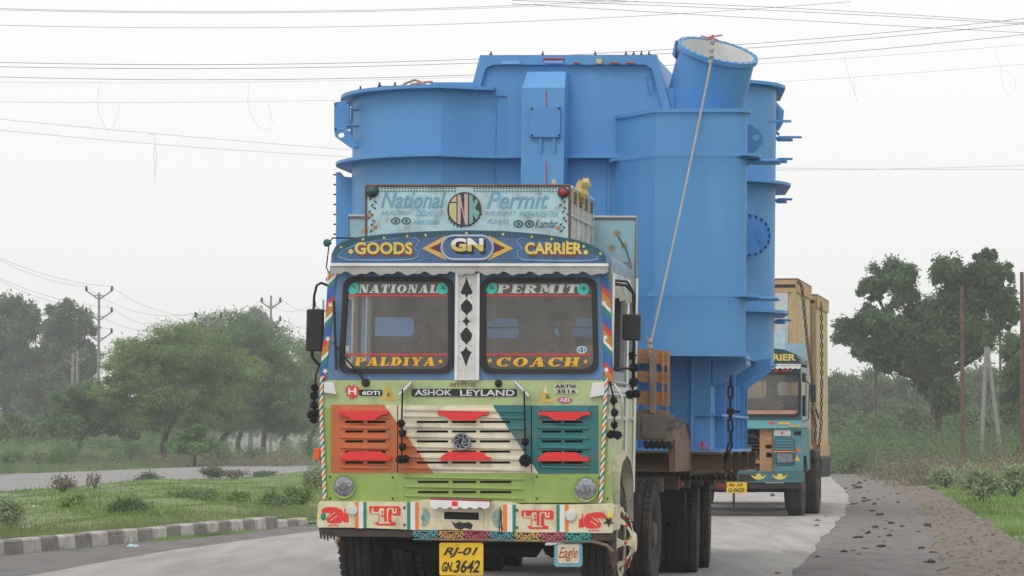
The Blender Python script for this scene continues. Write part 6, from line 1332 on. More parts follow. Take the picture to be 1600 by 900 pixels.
# right front lobe
yr0 = 3.62; xR = X(1166, 3.75)
def planR(o):
    return [(X(962, 4.28), 4.28 - o * .3), (X(962, 4.28) - o * .4, 4.2 - o * .5), (X(1022, yr0) - o * .3, yr0 - o)] + [(xR - .12 + (.12 + o) * math.sin(R(a)), yr0 + .12 - (.12 + o) * math.cos(R(a))) for a in range(0, 91, 15)] + [(xR - .5 + o, 5.75), (1.0, 5.9), (1.0, 4.3)]
zR0, zR1 = Z(552, yr0, 1100), Z(174, yr0, 1100)
ext(planR(0), zR0, zR1, p_tank, 'right_lobe')
for z, t_, o in ((zR1 - .01, .035, .035), (Z(245, yr0, 1100), .03, .14), (Z(464, yr0, 1100), .03, .14), (zR0 - .03, .035, .03)): flange(planR(o), planR(.002), z, t_)
b = MB(); b.box(xR + .12, xR + .36, 4.6, 4.66, zR1, zR1 + .02); b.box(xR, xR + .3, 3.85, 4.15, Z(250, yr0, 1100), Z(250, yr0, 1100) + .03, bev=.01); b.box(xR, xR + .3, 3.85, 4.15, Z(466, yr0, 1100), Z(466, yr0, 1100) + .03, bev=.01); tank.add('flange_tab', b, p_tank)
# lug plate with hole
YLg = 5.0; lug = [(1164, 195), (1174, 195), (1186, 204), (1193, 214), (1191, 224), (1182, 234), (1172, 243), (1164, 244)]
b = MB(); b.plate(pxloop(TL, lug, YLg), [pxloop(TL, circ(1181.5, 214, 5.5, 14)[::-1], YLg)], YLg, YLg + .05); tank.add('lifting_lug', b, p_tank)
# rear right lobe
yb0 = 6.7; xB = X(1211, 7.3)
def planB(o): return [(1.0, yb0 - o)] + [(xB - .6 + (.6 + o) * math.sin(R(a)), yb0 + .6 - (.6 + o) * math.cos(R(a))) for a in range(0, 91, 11)] + [(xB - .15 + o, 8.4), (1.0, 8.9)]
zb0, zb1 = Z(566, yb0, 1190), Z(128, yb0, 1190)
ext(planB(0), zb0, zb1, p_tank, 'rear_lobe')
for z, t_, o in ((zb1 - .01, .035, .1), (Z(284, yb0, 1200), .03, .17), (Z(487, yb0, 1200), .03, .16), (zb0 - .03, .03, .03)): flange(planB(o), planB(.002), z, t_)
b = MB()
for py, w_ in ((217, .26), (251, .16), (314, .16), (503, .16)): z = Z(py, 7.6, 1215); b.box(xB - .02, xB + w_ * .6, 7.5, 7.7, z - .02, z + .015, bev=.006); b.tube([(xB, 7.6, z + .02), (xB + w_, 7.6, z + .018)], .014, 6)
tank.add('flange_tab', b, p_tank)
# bolted round cover on the rear lobe
cx, cz = TP(1172, 368, yb0); rr = 33 / 144; b = MB(); b.lathe([(yb0 - .001, rr), (yb0 - .03, rr), (yb0 - .031, .0001)], (cx, 0, cz), 'y', 36); cv = tank.add('round_cover', b, p_tank2, label='bolted round manhole cover half hidden behind the right lobe')
b = MB()
for k in range(20): a = 2 * math.pi * k / 20; b.lathe([(yb0 - .031, .013), (yb0 - .05, .013), (yb0 - .051, .0001)], (cx + rr * .93 * math.cos(a), 0, cz + rr * .93 * math.sin(a)), 'y', 6)
tank.add('bolt', b, p_dark, cv); b = MB(); b.tube([(cx + .1, yb0 - .03, cz + .06), (cx + .1, yb0 - .08, cz + .06), (cx + .1, yb0 - .08, cz - .06), (cx + .1, yb0 - .03, cz - .06)], .009, 6); tank.add('cover_handle', b, p_tank2, cv)
# pipe elbow on the far right
b = MB(); b.tube([TL.P(1208, 200, 7.9), TL.P(1214, 190, 7.9), TL.P(1216, 176, 7.9), TL.P(1206, 166, 7.9)], .07, 12); c = TL.P(1208, 199, 7.9); b.tube([(c[0] - .02, c[1], c[2] - .02), (c[0], c[1], c[2])], .11, 14); tank.add('pipe_elbow', b, p_tank2)
# central raised turret
ytu = 4.262
to = [(735, 150), (751, 88), (1024, 87), (1046, 172), (1046, 250), (792, 250), (792, 150)]
b = MB(); b.plate(pxloop(TL, to, ytu), [], ytu, 7.2); tu = tank.add('turret', b, p_tank, smooth=20)
ti = [(742, 152), (757, 97), (766, 101), (1012, 101), (1021, 108), (1034, 170), (1046, 172), (1025, 87), (751, 87), (733, 152)]
b = MB(); b.plate(pxloop(TL, [(733, 152), (750, 86), (1026, 85.5), (1048, 172), (1036, 172), (1019, 108), (1009, 101), (770, 101), (759, 106), (745, 152)], ytu - .06), [], ytu - .06, ytu + .02); tank.add('turret_rim', b, p_tank, tu, smooth=20)
b = MB(); b.plate(pxloop(TL, [(672, 128.5), (740, 128.5), (740, 150), (672, 150)], 4.9), [], 4.9, 7.0); tank.add('raised_lip', b, p_tank)
b = MB()
for px in (767, 848, 930, 978, 990, 1002, 1014): c = TL.P(px, 87, 4.8); b.tube([c, (c[0], c[1], c[2] + .045)], .008, 5); b.tube([c, (c[0], c[1], c[2] + .02)], .016, 6)
for px in (563, 593, 617): c = TL.P(px, 142 if px < 580 else 136, 4.8); b.tube([c, (c[0], c[1], c[2] + .05)], .010, 5); b.tube([c, (c[0], c[1], c[2] + .02)], .02, 6)
tank.add('stud', b, p_dark)
b = MB(); b.plate(pxloop(TL, [(590, 134), (622, 134), (622, 142), (590, 142)], 4.9), [], 4.9, 5.3); tank.add('cover_block', b, p_tank2)
b = MB(); b.plate(pxloop(TL, rrect(783, 95, 812, 100, 2), 4.18), [], 4.18, 4.22); b.plate(pxloop(TL, rrect(850, 94, 880, 99, 2), 4.18), [], 4.18, 4.22); tank.add('cover_block', b, M('tank_blue_pale', (.2, .42, .75), .4))
b = MB()
for x0, x1, y_ in ((848, 881, 91.5), (952, 968, 98), (978, 992, 98), (896, 906, 98)): b.plate(pxloop(TL, [(x0, y_ - 1), (x1, y_ - .6), (x1, y_ + 1), (x0, y_ + 1)], 4.17), [], 4.17, 4.2)
tank.add('red_seal', b, p_redl)
b = MB(); b.plate(pxloop(TL, [(932, 92), (940, 92), (940, 99), (932, 99)], 4.15), [], 4.15, 4.21); tank.add('yellow_plug', b, M('plug_yellow', srgb(215, 185, 120), .6))
# rope coil loose on top left
b = MB(); b.tube([TL.P(*p, 4.7) for p in ((624, 138), (634, 130), (648, 125), (658, 128), (664, 134), (658, 138), (648, 132), (640, 138), (642, 132), (655, 130), (668, 128), (676, 128))], .013, 6); b.ball(TL.P(661, 133, 4.7), (.04, .04, .035), 8, 6, jit=.3)
Thing('rope', 'pinkish coil of rope lying on the top left edge of the blue tank', 'rope', TL, TL.P(650, 138, 4.7), single=True).one(b, M('rope_pink', srgb(190, 150, 135), .9, bump=.6, bscale=200))
# raking strut/diagonal right of turret
b = MB(); b.plate(pxloop(TL, [(1030, 108), (1040, 112), (1047, 168), (1034, 168)], 5.4), [], 5.4, 5.8); tank.add('side_gusset', b, p_tank)
b = MB(); b.tube([TL.P(*p, ytu - .02) for p in ((1009, 120), (1018, 117), (1022, 141), (1014, 145), (1009, 120))], .005, 4); tank.add('access_cover', b, p_tank2)
# vertical cable box on the front
yc = 4.05; bx0, bx1 = 812, 879
zt_, zm_, zlo = Z(111, yc, 850), Z(137, yc - .15, 850), Z(560, yc, 850)
xa, xb = X(bx0, yc - .15), X(bx1, yc - .15)
b = MB(); v = [(xa, 4.5, zlo), (xb, 4.5, zlo), (xb, yc - .15, zlo), (xa, yc - .15, zlo), (xa, 4.5, zt_), (xb, 4.5, zt_), (xb - .02, yc + .05, zt_), (xa + .02, yc + .05, zt_), (xb, yc - .15, zm_), (xa, yc - .15, zm_)]
b.add(v, [(0, 1, 2, 3), (3, 2, 8, 9), (9, 8, 6, 7), (7, 6, 5, 4), (1, 5, 6, 8, 2), (0, 3, 9, 7, 4), (0, 4, 5, 1)]); cb = tank.add('cable_box', b, p_tank, smooth=0)
yq = yc - .16
b = MB(); b.plate(pxloop(TL, [(828.5, 167.5), (876, 166.5), (876, 215), (828.5, 214.5)], yq), [], yq - .03, yq + .008); cp = tank.add('cover_plate', b, p_tank2, cb)
b = MB(); [b.ball(TL.P(px, py, yq - .03), .012, 7, 5) for px, py in ((831, 170), (873.5, 169.5), (831, 211.5), (873.5, 211.5))]; tank.add('bolt', b, p_dark, cb)
b = MB()
for px in (844.5, 865.5): b.plate(pxloop(TL, [(px - 2, 216), (px + 2, 216), (px + 1.5, 238), (px - 1, 236)], yq - .02), [], yq - .02, yq + .008)
tank.add('bracket', b, p_tank2, cb); b = MB()
for y0_, y1_ in ((141, 166), (252, 330)): b.plate(pxloop(TL, [(853, y0_), (854.6, y0_), (854.6, y1_), (853, y1_)], yq + .008), [], yq + .005, yq + .009)
tank.add('red_line', b, p_redl, cb)
# vertical seams
b = MB()
for px, yy in ((771, 4.27), (945, 4.27), (952, 4.27)): xx = X(px, yy); b.box(xx - .006, xx + .006, yy - .006, yy + .01, zA0 + .01, zA1 - .05)
tank.add('weld_seam', b, p_tank)
# box bracket on the left
yk = 4.6
b = MB(); b.plate(pxloop(TL, [(522, 160), (546, 156), (546, 201), (522, 206)], yk), [], yk, yk + .04); bk = tank.add('terminal_box', b, p_tank2)
b = MB(); [b.ball(TL.P(px, py, yk), .011, 6, 5) for px, py in ((524.5, 163), (543.5, 160), (524.5, 202), (543.5, 198))]; tank.add('bolt', b, p_dark, bk)
b = MB(); b.plate(pxloop(TL, [(546, 168), (566, 168), (566, 171), (548, 171)], yk), [], yk - .02, yk + .5); b.plate(pxloop(TL, [(546, 194), (566, 194), (566, 196.5), (548, 196.5)], yk), [], yk - .02, yk + .5); b.plate(pxloop(TL, [(548, 171), (566, 171), (566, 224), (556, 224), (547, 206)], yk + .3), [], yk + .3, yk + .34); tank.add('bracket_web', b, p_tank, bk)
b = MB(); b.plate(pxloop(TL, [(522, 206), (544, 203), (556, 222), (566, 226), (550, 232), (546, 230), (524, 214)], yk), [pxloop(TL, circ(532.5, 211, 5.5, 14, 4.2)[::-1], yk)], yk, yk + .04); tank.add('lifting_lug', b, p_tank, bk)
# lower left bolted flange
b = MB(); b.plate(pxloop(TL, [(525, 269), (531, 269), (537, 276), (550, 277), (550, 540), (525, 540)], 5.0), [], 5.0, 5.05); fl = tank.add('side_flange', b, p_tank); b = MB()
for i in range(7): c = TL.P(524, 273 + i * 15.5, 5.02); b.tube([(c[0] - .02, c[1], c[2]), (c[0] + .03, c[1], c[2])], .009, 5)
tank.add('bolt', b, p_dark, fl)
# inclined open pipe on the right lobe
yp = 4.35; cpt = Vector(TL.P(1122, 78, yp)); s_p = F / (25 + yp)
tilt = R(16); A = Vector((math.sin(tilt), -.36, math.cos(tilt))).normalized(); rad = 63 / s_p
def ringpts(c, r_, n=40):
    u = A.cross(Vector((0, 1, 0))).normalized(); v_ = A.cross(u); return [c + (u * math.cos(2 * math.pi * i / n) + v_ * math.sin(2 * math.pi * i / n)) * r_ for i in range(n)]
b = MB(); n = 40; L1 = 1.0; rings = [ringpts(cpt - A * L1, rad * .97, n), ringpts(cpt - A * .03, rad * .95, n)]
vs = [p for r_ in rings for p in r_]; b.add(vs, [(i * n + j, i * n + (j + 1) % n, (i + 1) * n + (j + 1) % n, (i + 1) * n + j) for i in (0,) for j in range(n)]); pipe = tank.add('inclined_pipe', b, p_tank, label='wide open pipe leaning out of the right lobe', smooth=60)
b = MB(); vs = [p for r_ in (ringpts(cpt - A * .012, rad * .914, n), ringpts(cpt - A * .9, rad * .9, n)) for p in r_]; b.add(vs, [(j, (j + 1) % n, n + (j + 1) % n, n + j) for j in range(n)] + [tuple(range(n, 2 * n))]); tank.add('pipe_lining', b, p_white_in, pipe, smooth=60)
b = MB(); rr_ = [ringpts(cpt - A * .045, rad * 1.02, n), ringpts(cpt, rad * 1.02, n), ringpts(cpt, rad * .915, n), ringpts(cpt - A * .045, rad * .915, n)]; vs = [p for r_ in rr_ for p in r_]; b.add(vs, [(i * n + j, i * n + (j + 1) % n, ((i + 1) % 4) * n + (j + 1) % n, ((i + 1) % 4) * n + j) for i in range(4) for j in range(n)]); fo_ = tank.add('pipe_flange', b, p_tank, pipe, smooth=25)
b = MB()
for p in ringpts(cpt + A * .002, rad * .96, 28): b.ball(p, .007, 6, 4)
tank.add('bolt_hole', b, p_dark, pipe)
b = MB(); b.plate(pxloop(TL, [(1056, 68), (1059, 64), (1056, 92), (1052, 88)], yp), [], yp - .1, yp + .1); tank.add('pipe_bracket', b, p_tank2, pipe)
# lower body with ribs, bottom flange and knee brackets
yl0 = 4.25; xl0, xl1 = -1.55, X(1113, yl0); zL0, zL1 = zB1, Z(556, yl0, 1100)
b = MB(); b.plate([(xl0, yl0), (xl1, yl0), (xl1, 7.4), (xl0, 7.4)], [], zL0 + .03, zR0 - .02, axis='z'); tank.add('lower_body', b, p_tank, smooth=0)
b = MB(); b.plate([(xl0 - .12, yl0 - .1), (xl1 + .12, yl0 - .1), (xl1 + .12, 7.5), (xl0 - .12, 7.5)], [], zL0, zL0 + .029, axis='z'); tank.add('base_flange', b, p_tank, smooth=0)
zs_ = Z(648, yl0, 1100)
for yy in (4.75, 5.15, 5.75, 6.2, 6.8, 7.2): b = MB(); b.box(xl1 + .001, xl1 + .1, yy, yy + .03, zL0 + .03, zR0 - .03); tank.add('rib', b, p_tank, smooth=0)
b = MB(); b.box(xl1 + .001, xl1 + .1, 4.4, 7.39, zs_ - .012, zs_ + .012); b.box(X(1086, yl0), xl1 + .04, yl0 - .05, yl0 - .001, zs_ - .012, zs_ + .012); tank.add('stiffener', b, p_tank, smooth=0)
for px in (1086, 1047, 1000): b = MB(); xx = X(px, yl0); b.box(xx - .015, xx + .015, yl0 - .09, yl0 - .001, zL0 + .03, zR0 - .03); tank.add('rib', b, p_tank, smooth=0)
for ya, pa in ((4.3, [(1113, 555), (1166, 555), (1166, 570), (1116, 602), (1113, 602)]), (5.4, [(1150, 566), (1205, 560), (1203, 572), (1150, 606)]), (6.6, [(1158, 575), (1206, 570), (1205, 580), (1163, 611)])):
    b = MB(); b.plate(pxloop(TL, pa, ya), [], ya, ya + .5 if ya < 5 else ya + .04); tank.add('knee_bracket', b, p_tank, smooth=0)
b = MB(); b.plate([(X(962, 4.3), 4.3), (xR - .02, 3.75), (xR - .02, 5.5), (1.0, 5.8)], [], zR0 - .035, zR0 - .0305, axis='z'); tank.add('lobe_bottom', b, p_tank, smooth=0)
b = MB(); b.tube([TL.P(1098, 690, 4.15), TL.P(1098, 698, 4.15)], .02, 6); b.box(X(1096, 4.15), X(1112, 4.15), 4.13, 4.15, zL0 + .035, zL0 + .047); tank.add('drain_valve', b, p_redl)
# rope
p_rope = M('rope_pale', srgb(185, 178, 172), .9, bump=.6, bscale=150)
ra, rb = Vector(TL.P(1112, 92, 3.75)), Vector(TL.P(1016, 540, 2.8)); pts = [ra.lerp(rb, i / 16) + Vector((0, 0, -.18 * 4 * (i / 16) * (1 - i / 16) * .3)) for i in range(17)]
b = MB(); b.tube([TL.P(1113, 60, 4.1), TL.P(1114, 72, 3.9)] + pts, .0105, 7)
for q in ((1112, 78), (1112, 88), (1110, 97), (1113, 66)): b.ball(TL.P(*q, 3.74), .026, 8, 6, jit=.3)
for q in ((1016, 533), (1016, 541)): b.ball(TL.P(*q, 2.78), .03, 8, 6, jit=.3)
b.tube([TL.P(1016, 541, 2.78), TL.P(1015, 552, 2.75), TL.P(1014, 560, 2.75)], .012, 6); b.tube([TL.P(1016, 537, 2.78), TL.P(1011, 528, 2.75), TL.P(1009, 526, 2.75)], .008, 5)
Thing('rope', 'long taut rope from the open pipe mouth down to the wooden pallet', 'rope', TL, tuple(rb), single=True).one(b, p_rope)
b = MB(); yy = 4.05
for q in ([(1096, 56), (1105, 59), (1113, 57), (1129, 55)], [(1103, 63), (1113, 59), (1122, 63)], [(1111, 60), (1113, 54), (1117, 58)]): b.tube([TL.P(*p, yy) for p in q], .008, 5)
Thing('rag', 'red rag tied to the rim of the open pipe', 'rag', TL, TL.P(1113, 58, yy), single=True).one(b, M('rag_red', srgb(190, 110, 115), .9))
# hanging chain by the lower body
def link_mesh(name, L=.13, W_=.07, r=.012, mat=None):
    b = MB(); pts = []
    for i in range(16):
        t0 = 2 * math.pi * i / 16; x = math.cos(t0) * (W_ / 2 - r); z = math.sin(t0) * (W_ / 2 - r) + (1 if math.sin(t0) > 0 else -1) * (L - W_) / 2; pts.append((x, 0, z))
    b.tube(pts + pts[:1], r, 6, caps=False); return b.mesh(name, mat or p_dark)
p_chain = M('chain_steel', (.03, .03, .035), .55, .5, dirt=.4, dirtcol=(.08, .06, .05), dscale=20)
lm = link_mesh('chain_link', .14, .066, .0115, p_chain)
ch_ = Thing('chain', 'heavy dark chain hanging down beside the lower right of the blue tank', 'chain', TL, TL.P(1141, 585, 4.35))
pp = [Vector(TL.P(1142, 586, 4.35)), Vector(TL.P(1141, 640, 4.35)), Vector(TL.P(1142, 692, 4.4)), Vector(TL.P(1134, 716, 4.5))]
def chain_on(th, pp, me, step, sc=1):
    L_ = [0]
    for a, b_ in zip(pp, pp[1:]): L_.append(L_[-1] + (b_ - a).length)
    d = step / 2; k = 0
    while d < L_[-1]:
        i = max(j for j in range(len(L_)) if L_[j] <= d); i = min(i, len(pp) - 2); t0 = (d - L_[i]) / (L_[i + 1] - L_[i]); p = pp[i].lerp(pp[i + 1], t0); dr = (pp[i] - pp[i + 1]).normalized()
        q = dr.to_track_quat('Z', 'Y').to_matrix().to_4x4() @ Matrix.Rotation(R(8 if k % 2 == 0 else 80), 4, 'Z')
        th.inst('chain_link', me, p, rot=q.to_euler(), scale=(sc, sc, sc)); d += step; k += 1
chain_on(ch_, pp, lm, .112)
b = MB(); c = TL.P(1147, 643, 4.3); b.tube([(c[0] - .05, c[1], c[2]), (c[0] + .06, c[1], c[2])], .012, 6); b.box(c[0] - .07, c[0] + .0, c[1] - .03, c[1] + .02, c[2] - .03, c[2] + .03); ch_.add('tensioner_bolt', b, p_chain)
# wooden pallet crate between cab and tank
p_wood = M('pallet_wood', srgb(176, 130, 92), .75, var=.2, scale=3, dirt=.25, dirtcol=(.14, .07, .04), dscale=5, bump=.3, bscale=30, stretch=(1, 1, 6))
p_woodp = M('old_plank', srgb(150, 130, 112), .8, var=.2, dirt=.3, bump=.3)
pl_ = Thing('wooden_crate', 'open slatted orange-brown wooden crate standing between the cab and the blue tank', 'crate', T1, T1.P(1018, 648, 2.75))
for py0, py1 in ((546, 568), (579.5, 597), (611, 633)):
    b = MB(); b.plate(pxloop(T1, [(975, py0), (1023, py0), (1023, py1), (975, py1 - 1)], 2.75), [], 2.75, 2.78); pl_.add('plank', b, p_wood, smooth=0)
    b = MB(); x0 = T1.pix(1025, 600, 2.8)[0]; z1_, z0_ = T1.pix(1025, py0 + 1, 2.8)[1], T1.pix(1025, py1 + .5, 2.8)[1]; b.box(x0, x0 + .02, 2.8, 3.6, z0_, z1_); 
    pl_.add('plank', b, p_wood, smooth=0)
    b = MB(); b.plate(pxloop(T1, [(1024, py0 + 1), (1046, py0 + 2), (1046, py1 + 1), (1024, py1)], 2.84), [], 2.84, 2.87); pl_.add('plank', b, p_wood, smooth=0)
for x0, x1 in ((1034, 1038), (1042.5, 1046.5)): b = MB(); b.plate(pxloop(T1, [(x0, 548), (x1, 548), (x1, 634), (x0, 634)], 2.82), [], 2.82, 2.838); pl_.add('post', b, p_wood, smooth=0)
b = MB(); b.plate(pxloop(T1, [(1014.5, 550), (1025, 550), (1024, 645), (1015.5, 645)], 2.7), [], 2.7, 2.745); pl_.add('stake', b, p_woodp, smooth=0)
b = MB(); b.box(T1.pix(975, 600, 2.8)[0], T1.pix(1046, 600, 2.8)[0], 2.8, 2.83, T1.pix(1000, 652, 2.8)[1], T1.pix(1000, 640, 2.8)[1]); pl_.add('runner', b, p_woodp, smooth=0)

# ================================================================ second lorry with crates
T2 = Frame((4.10, 54, 0), yaw=11, roll=0)
q_turq = M('turquoise_cab', srgb(70, 138, 150), .55, dirt=.65, dirtcol=(.12, .16, .16), dscale=4)
q_teal = M('dark_teal_cab', srgb(52, 88, 98), .5, dirt=.3)
q_visor = M('visor_dark', srgb(38, 66, 74), .5)
l2 = Thing('lorry', 'second lorry behind, turquoise cab with its engine grille missing, carrying wooden crates', 'lorry', T2)
def A2(name, pts, y0, y1, mat, parent=None, holes=(), label=None, ym=None, smooth=32):
    ym = y0 if ym is None else ym; b = MB(); b.plate(pxloop(T2, pts, ym), [pxloop(T2, h, ym)[::1] for h in holes], y0, y1); return l2.add(name, b, mat, parent, label, smooth)
ar2 = [(1047, 566), (1050, 556), (1070, 547), (1110, 542), (1150, 541), (1190, 542), (1225, 546), (1244, 554), (1250, 562), (1250.5, 567)]
v2 = A2('visor', ar2, 0, .5, q_visor); b = MB(); text(b, 'CARRIER', (1172, 553, 1243, 563.5), T2, -.001, .004, 0, .03); text(b, 'GOODS', (1062, 554, 1125, 564), T2, -.001, .004, 0, .03); l2.add('lettering', b, p_yellow, v2, smooth=0)
A2('roof', [(x, y + 1) for x, y in ar2], .5, 1.9, q_teal)
A2('chrome_strip', [(1047, 567.5), (1251, 568.5), (1251, 571), (1047, 570)], -.01, .1, p_chrome)
A2('scalloped_valance', [(1048, 570.5), (1251, 571)] + [(1251 - 203 * i / 100, 574.5 + 2.2 * abs(math.sin(i * math.pi / 100 * 25))) for i in range(101)], .0, .01, p_white, smooth=0)
A2('sign_board', [(1075, 519), (1226, 517), (1226, 548), (1075, 548)], .35, .38, p_board); b = MB(); b.plate(pxloop(T2, [(1226, 536), (1258.5, 537), (1260, 570), (1226, 570)], 1.9), [], 1.9, 1.94); l2.add('headboard', b, M('headboard_blue', (.3, .5, .6)))
w2 = rrect(1056, 582, 1250, 650, 8); wf = A2('cab_front', [(1050, 572), (1250, 572.5), (1252, 600), (1254, 737), (1046, 737)], .1, .15, q_turq, holes=[w2[::-1], [(1062, 671), (1062, 736), (1208, 736), (1208, 671)]])
A2('header_panel', [(1050, 574), (1250, 575), (1250.5, 583), (1050, 582)], .09, .098, q_teal)
b = MB(); [b.plate(pxloop(T2, [(x0, 577), (x1, 577), (x1, 581.5), (x0, 581)], .08), [], .07, .089) for x0, x1 in ((1209, 1218), (1222, 1237), (1180, 1196))]; l2.add('marker_lamp', b, M('marker_red', srgb(190, 70, 70), .4))
A2('windscreen_seal', shrink(w2, -1), .06, .12, p_rubber, holes=[shrink(w2, 3)[::-1]]); g2 = A2('windscreen', shrink(w2, 2.6), .095, .1, p_glass, smooth=0)
A2('windscreen_band', [(1060, 641), (1246, 641.5), (1245, 647), (1062, 647)], .088, .093, M('orange_tint', srgb(190, 140, 115), .6), smooth=0)
A2('lower_frame', [(1050, 651), (1252, 651), (1252, 656), (1050, 656)], .085, .098, q_teal)
bd = A2('front_band', [(1049, 657), (1253, 657), (1253.5, 669.5), (1049, 669)], .04, .098, M('turquoise_pale', srgb(98, 168, 178), .5, dirt=.4)); b = MB(); text(b, 'THE ROAD KING', (1162, 659, 1196, 664), T2, .039, .003) if False else None
b = MB(); [b.plate(pxloop(T2, [(x0, 659), (x1, 659), (x1, 662.5), (x0, 662)], .04), [], .035, .039) for x0, x1 in ((1201, 1211),)]; l2.add('red_mark', b, p_red, bd); b = MB(); [b.plate(pxloop(T2, [(x0, 660), (x1, 660), (x1, 663), (x0, 663)], .04), [], .035, .039) for x0, x1 in ((1216, 1235),)]; l2.add('yellow_mark', b, p_gold, bd); b = MB(); b.plate(pxloop(T2, [(1232, 664.5), (1252, 664), (1250, 667), (1232, 667)], .03), [], .02, .038); l2.add('indicator', b, M('indicator_orange', srgb(210, 160, 60), .4), bd)
# exposed engine bay with radiator and timber
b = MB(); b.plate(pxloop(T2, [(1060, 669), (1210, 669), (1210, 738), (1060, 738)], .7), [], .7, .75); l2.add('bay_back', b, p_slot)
cx, cz = T2.pix(1172, 700, .4); b = MB(); b.lathe([(.4, .26), (.36, .26), (.36, .22), (.4, .22)], (cx, 0, cz), 'y', 24, close=True)
for i in range(7): b.tube([(cx - .22, .38, cz - .2 + i * .065), (cx + .22, .38, cz - .2 + i * .065)], .012, 5)
b.lathe([(.36, .06), (.3, .05), (.3, .001)], (cx, 0, cz), 'y', 14); l2.add('radiator_fan', b, M('fan_grey', (.09, .09, .09), .6))
for pts in ([(1187, 671), (1207, 671), (1207, 736), (1187, 736)],): A2('timber_post', pts, .16, .24, p_wood, holes=[[(1196, 695), (1196, 701), (1206, 701), (1206, 695)], [(1197, 707), (1197, 715), (1206, 715), (1206, 707)]], smooth=0)
A2('timber_rail', [(1062, 718), (1186.5, 718.5), (1186.5, 724), (1062, 723.5)], .17, .22, p_wood, smooth=0)
A2('bay_pipe', [(1080, 725), (1186, 725), (1186, 729), (1080, 729)], .24, .3, p_dark)
for sx in (1, -1):
    mr_ = (lambda x: x) if sx > 0 else (lambda x: 2300 - x)
    q = lambda pts: [(mr_(a), c) for a, c in pts]
    A2('badge', q(rrect(1209.5, 671.5, 1235.5, 681, 2)), .08, .098, M('badge_white', srgb(190, 195, 195), .5)); A2('badge_star', q(star(1222, 676.5, 3.2, 5, .45)), .074, .0795, p_red)
    gg = A2('grille', q(rrect(1209, 684.5, 1242, 727, 4)), .085, .098, q_teal)
    for i in range(4): A2('grille_slat', q([(1211, 687 + i * 4.3), (1240, 687 + i * 4.3), (1240, 689.6 + i * 4.3), (1211, 689.6 + i * 4.3)]), .07, .0845, q_turq, smooth=0)
    A2('orange_strip', q([(1209, 704.5), (1241.5, 704.5), (1241.5, 706.5), (1209, 706.5)]), .07, .0845, p_orange, smooth=0)
    hl = A2('headlight', q(rrect(1214.5, 709, 1238.5, 722.5, 2)), .06, .0845, p_lens)
    A2('air_slot', q([(1240.5, 674), (1251.5, 674), (1251.5, 680), (1240.5, 680)]), .09, .0985, p_slot)
    A2('warning_triangle', q([(1245.5, 711), (1250, 720.5), (1241.5, 720.5)]), .094, .099, M('tri_orange', srgb(225, 165, 60), .5)); A2('painted_diamond', q([(1248, 697), (1252, 703), (1248, 709), (1244, 703)]), .094, .099, M('dia_orange', srgb(190, 110, 70), .5))
bm2 = A2('bumper', rrect(1045, 737.5, 1255.5, 754, 4), -.02, .12, M('bumper_teal', srgb(60, 110, 115), .5, dirt=.4, dirtcol=(.05, .05, .05)))
A2('bumper_dark_band', [(1050, 741), (1180, 741), (1180, 752), (1050, 752)], -.024, -.0205, p_dark, bm2)
for cx in (1185.6, 1218.6): A2('winged_emblem', circ(cx, 743.5, 4.2, 14, 3.6) , -.03, -.0206, p_yellow, bm2); A2('winged_emblem', [(cx - 13, 742), (cx - 4, 745), (cx, 744), (cx + 4, 745), (cx + 13, 742), (cx + 7, 748), (cx, 749.5), (cx - 7, 748)], -.028, -.0206, p_yellow, bm2)
A2('lower_beam', [(1050, 755), (1252, 755), (1246, 763.5), (1055, 763.5)], .0, .2, p_dark)
n2 = A2('number_plate', rrect(1135, 753.5, 1167, 770.5, 1.5), -.05, -.03, M('plate_yellow', (.75, .5, .02))); b = MB(); text(b, 'RJ-12', (1139, 755.3, 1160, 761), T2, -.051, .003, .2, .02); text(b, 'G-0620', (1137.5, 762.8, 1163, 768.8), T2, -.051, .003, .2, .02); l2.add('lettering', b, p_black, n2, smooth=0)
X2R = T2.pix(1252, 650, .1)[0]; X2L = T2.pix(1048, 650, .1)[0]; z2 = lambda py: T2.pix(1200, py, .1)[1]
for x, sg in ((X2R, 1), (X2L, -1)):
    b = MB(); b.plate([(.16, z2(668)), (1.85, z2(668)), (1.85, z2(573)), (.16, z2(573))], [[(.3, z2(650)), (.3, z2(582)), (1.2, z2(582)), (1.2, z2(650))]], x - .03, x, axis='x'); l2.add('cab_side', b, M('side_grey', (.3, .33, .33)))
    b = MB(); b.plate([(.16, z2(735)), (.45, z2(735)), (.5, z2(712)), (1.2, z2(712)), (1.3, z2(735)), (1.85, z2(735)), (1.85, z2(669)), (.16, z2(669))], [], x - .03, x, axis='x'); l2.add('door', b, q_turq)
    b = MB(); b.tube([(x, .2, z2(660)), (x + sg * .12, .25, z2(655)), (x + sg * .14, .3, z2(600)), (x, .3, z2(590))], .012, 6); b.box(x + sg * .14 - .05 + sg * .06, x + sg * .14 + .05 + sg * .06, .28, .33, z2(629), z2(600), bev=.02); l2.add('wing_mirror', b, p_black)
b = MB(); b.box(X2L + .03, X2R - .04, .2, 1.8, z2(737), z2(732)); b.box(X2L + .03, X2R - .04, .25, .5, z2(668), z2(655)); l2.add('cab_floor', b, p_inter)
b = MB(); b.plate([(X2L + .03, z2(737)), (X2R - .04, z2(737)), (X2R - .04, z2(560)), (X2L + .03, z2(560))], [rrect(*T2.pix(1150, 622, 1.8), *T2.pix(1197, 595, 1.8), .05)[::-1], rrect(*T2.pix(1215, 618, 1.8), *T2.pix(1260, 597, 1.8), .05)[::-1]], 1.8, 1.83); l2.add('cab_rear_wall', b, p_inter)
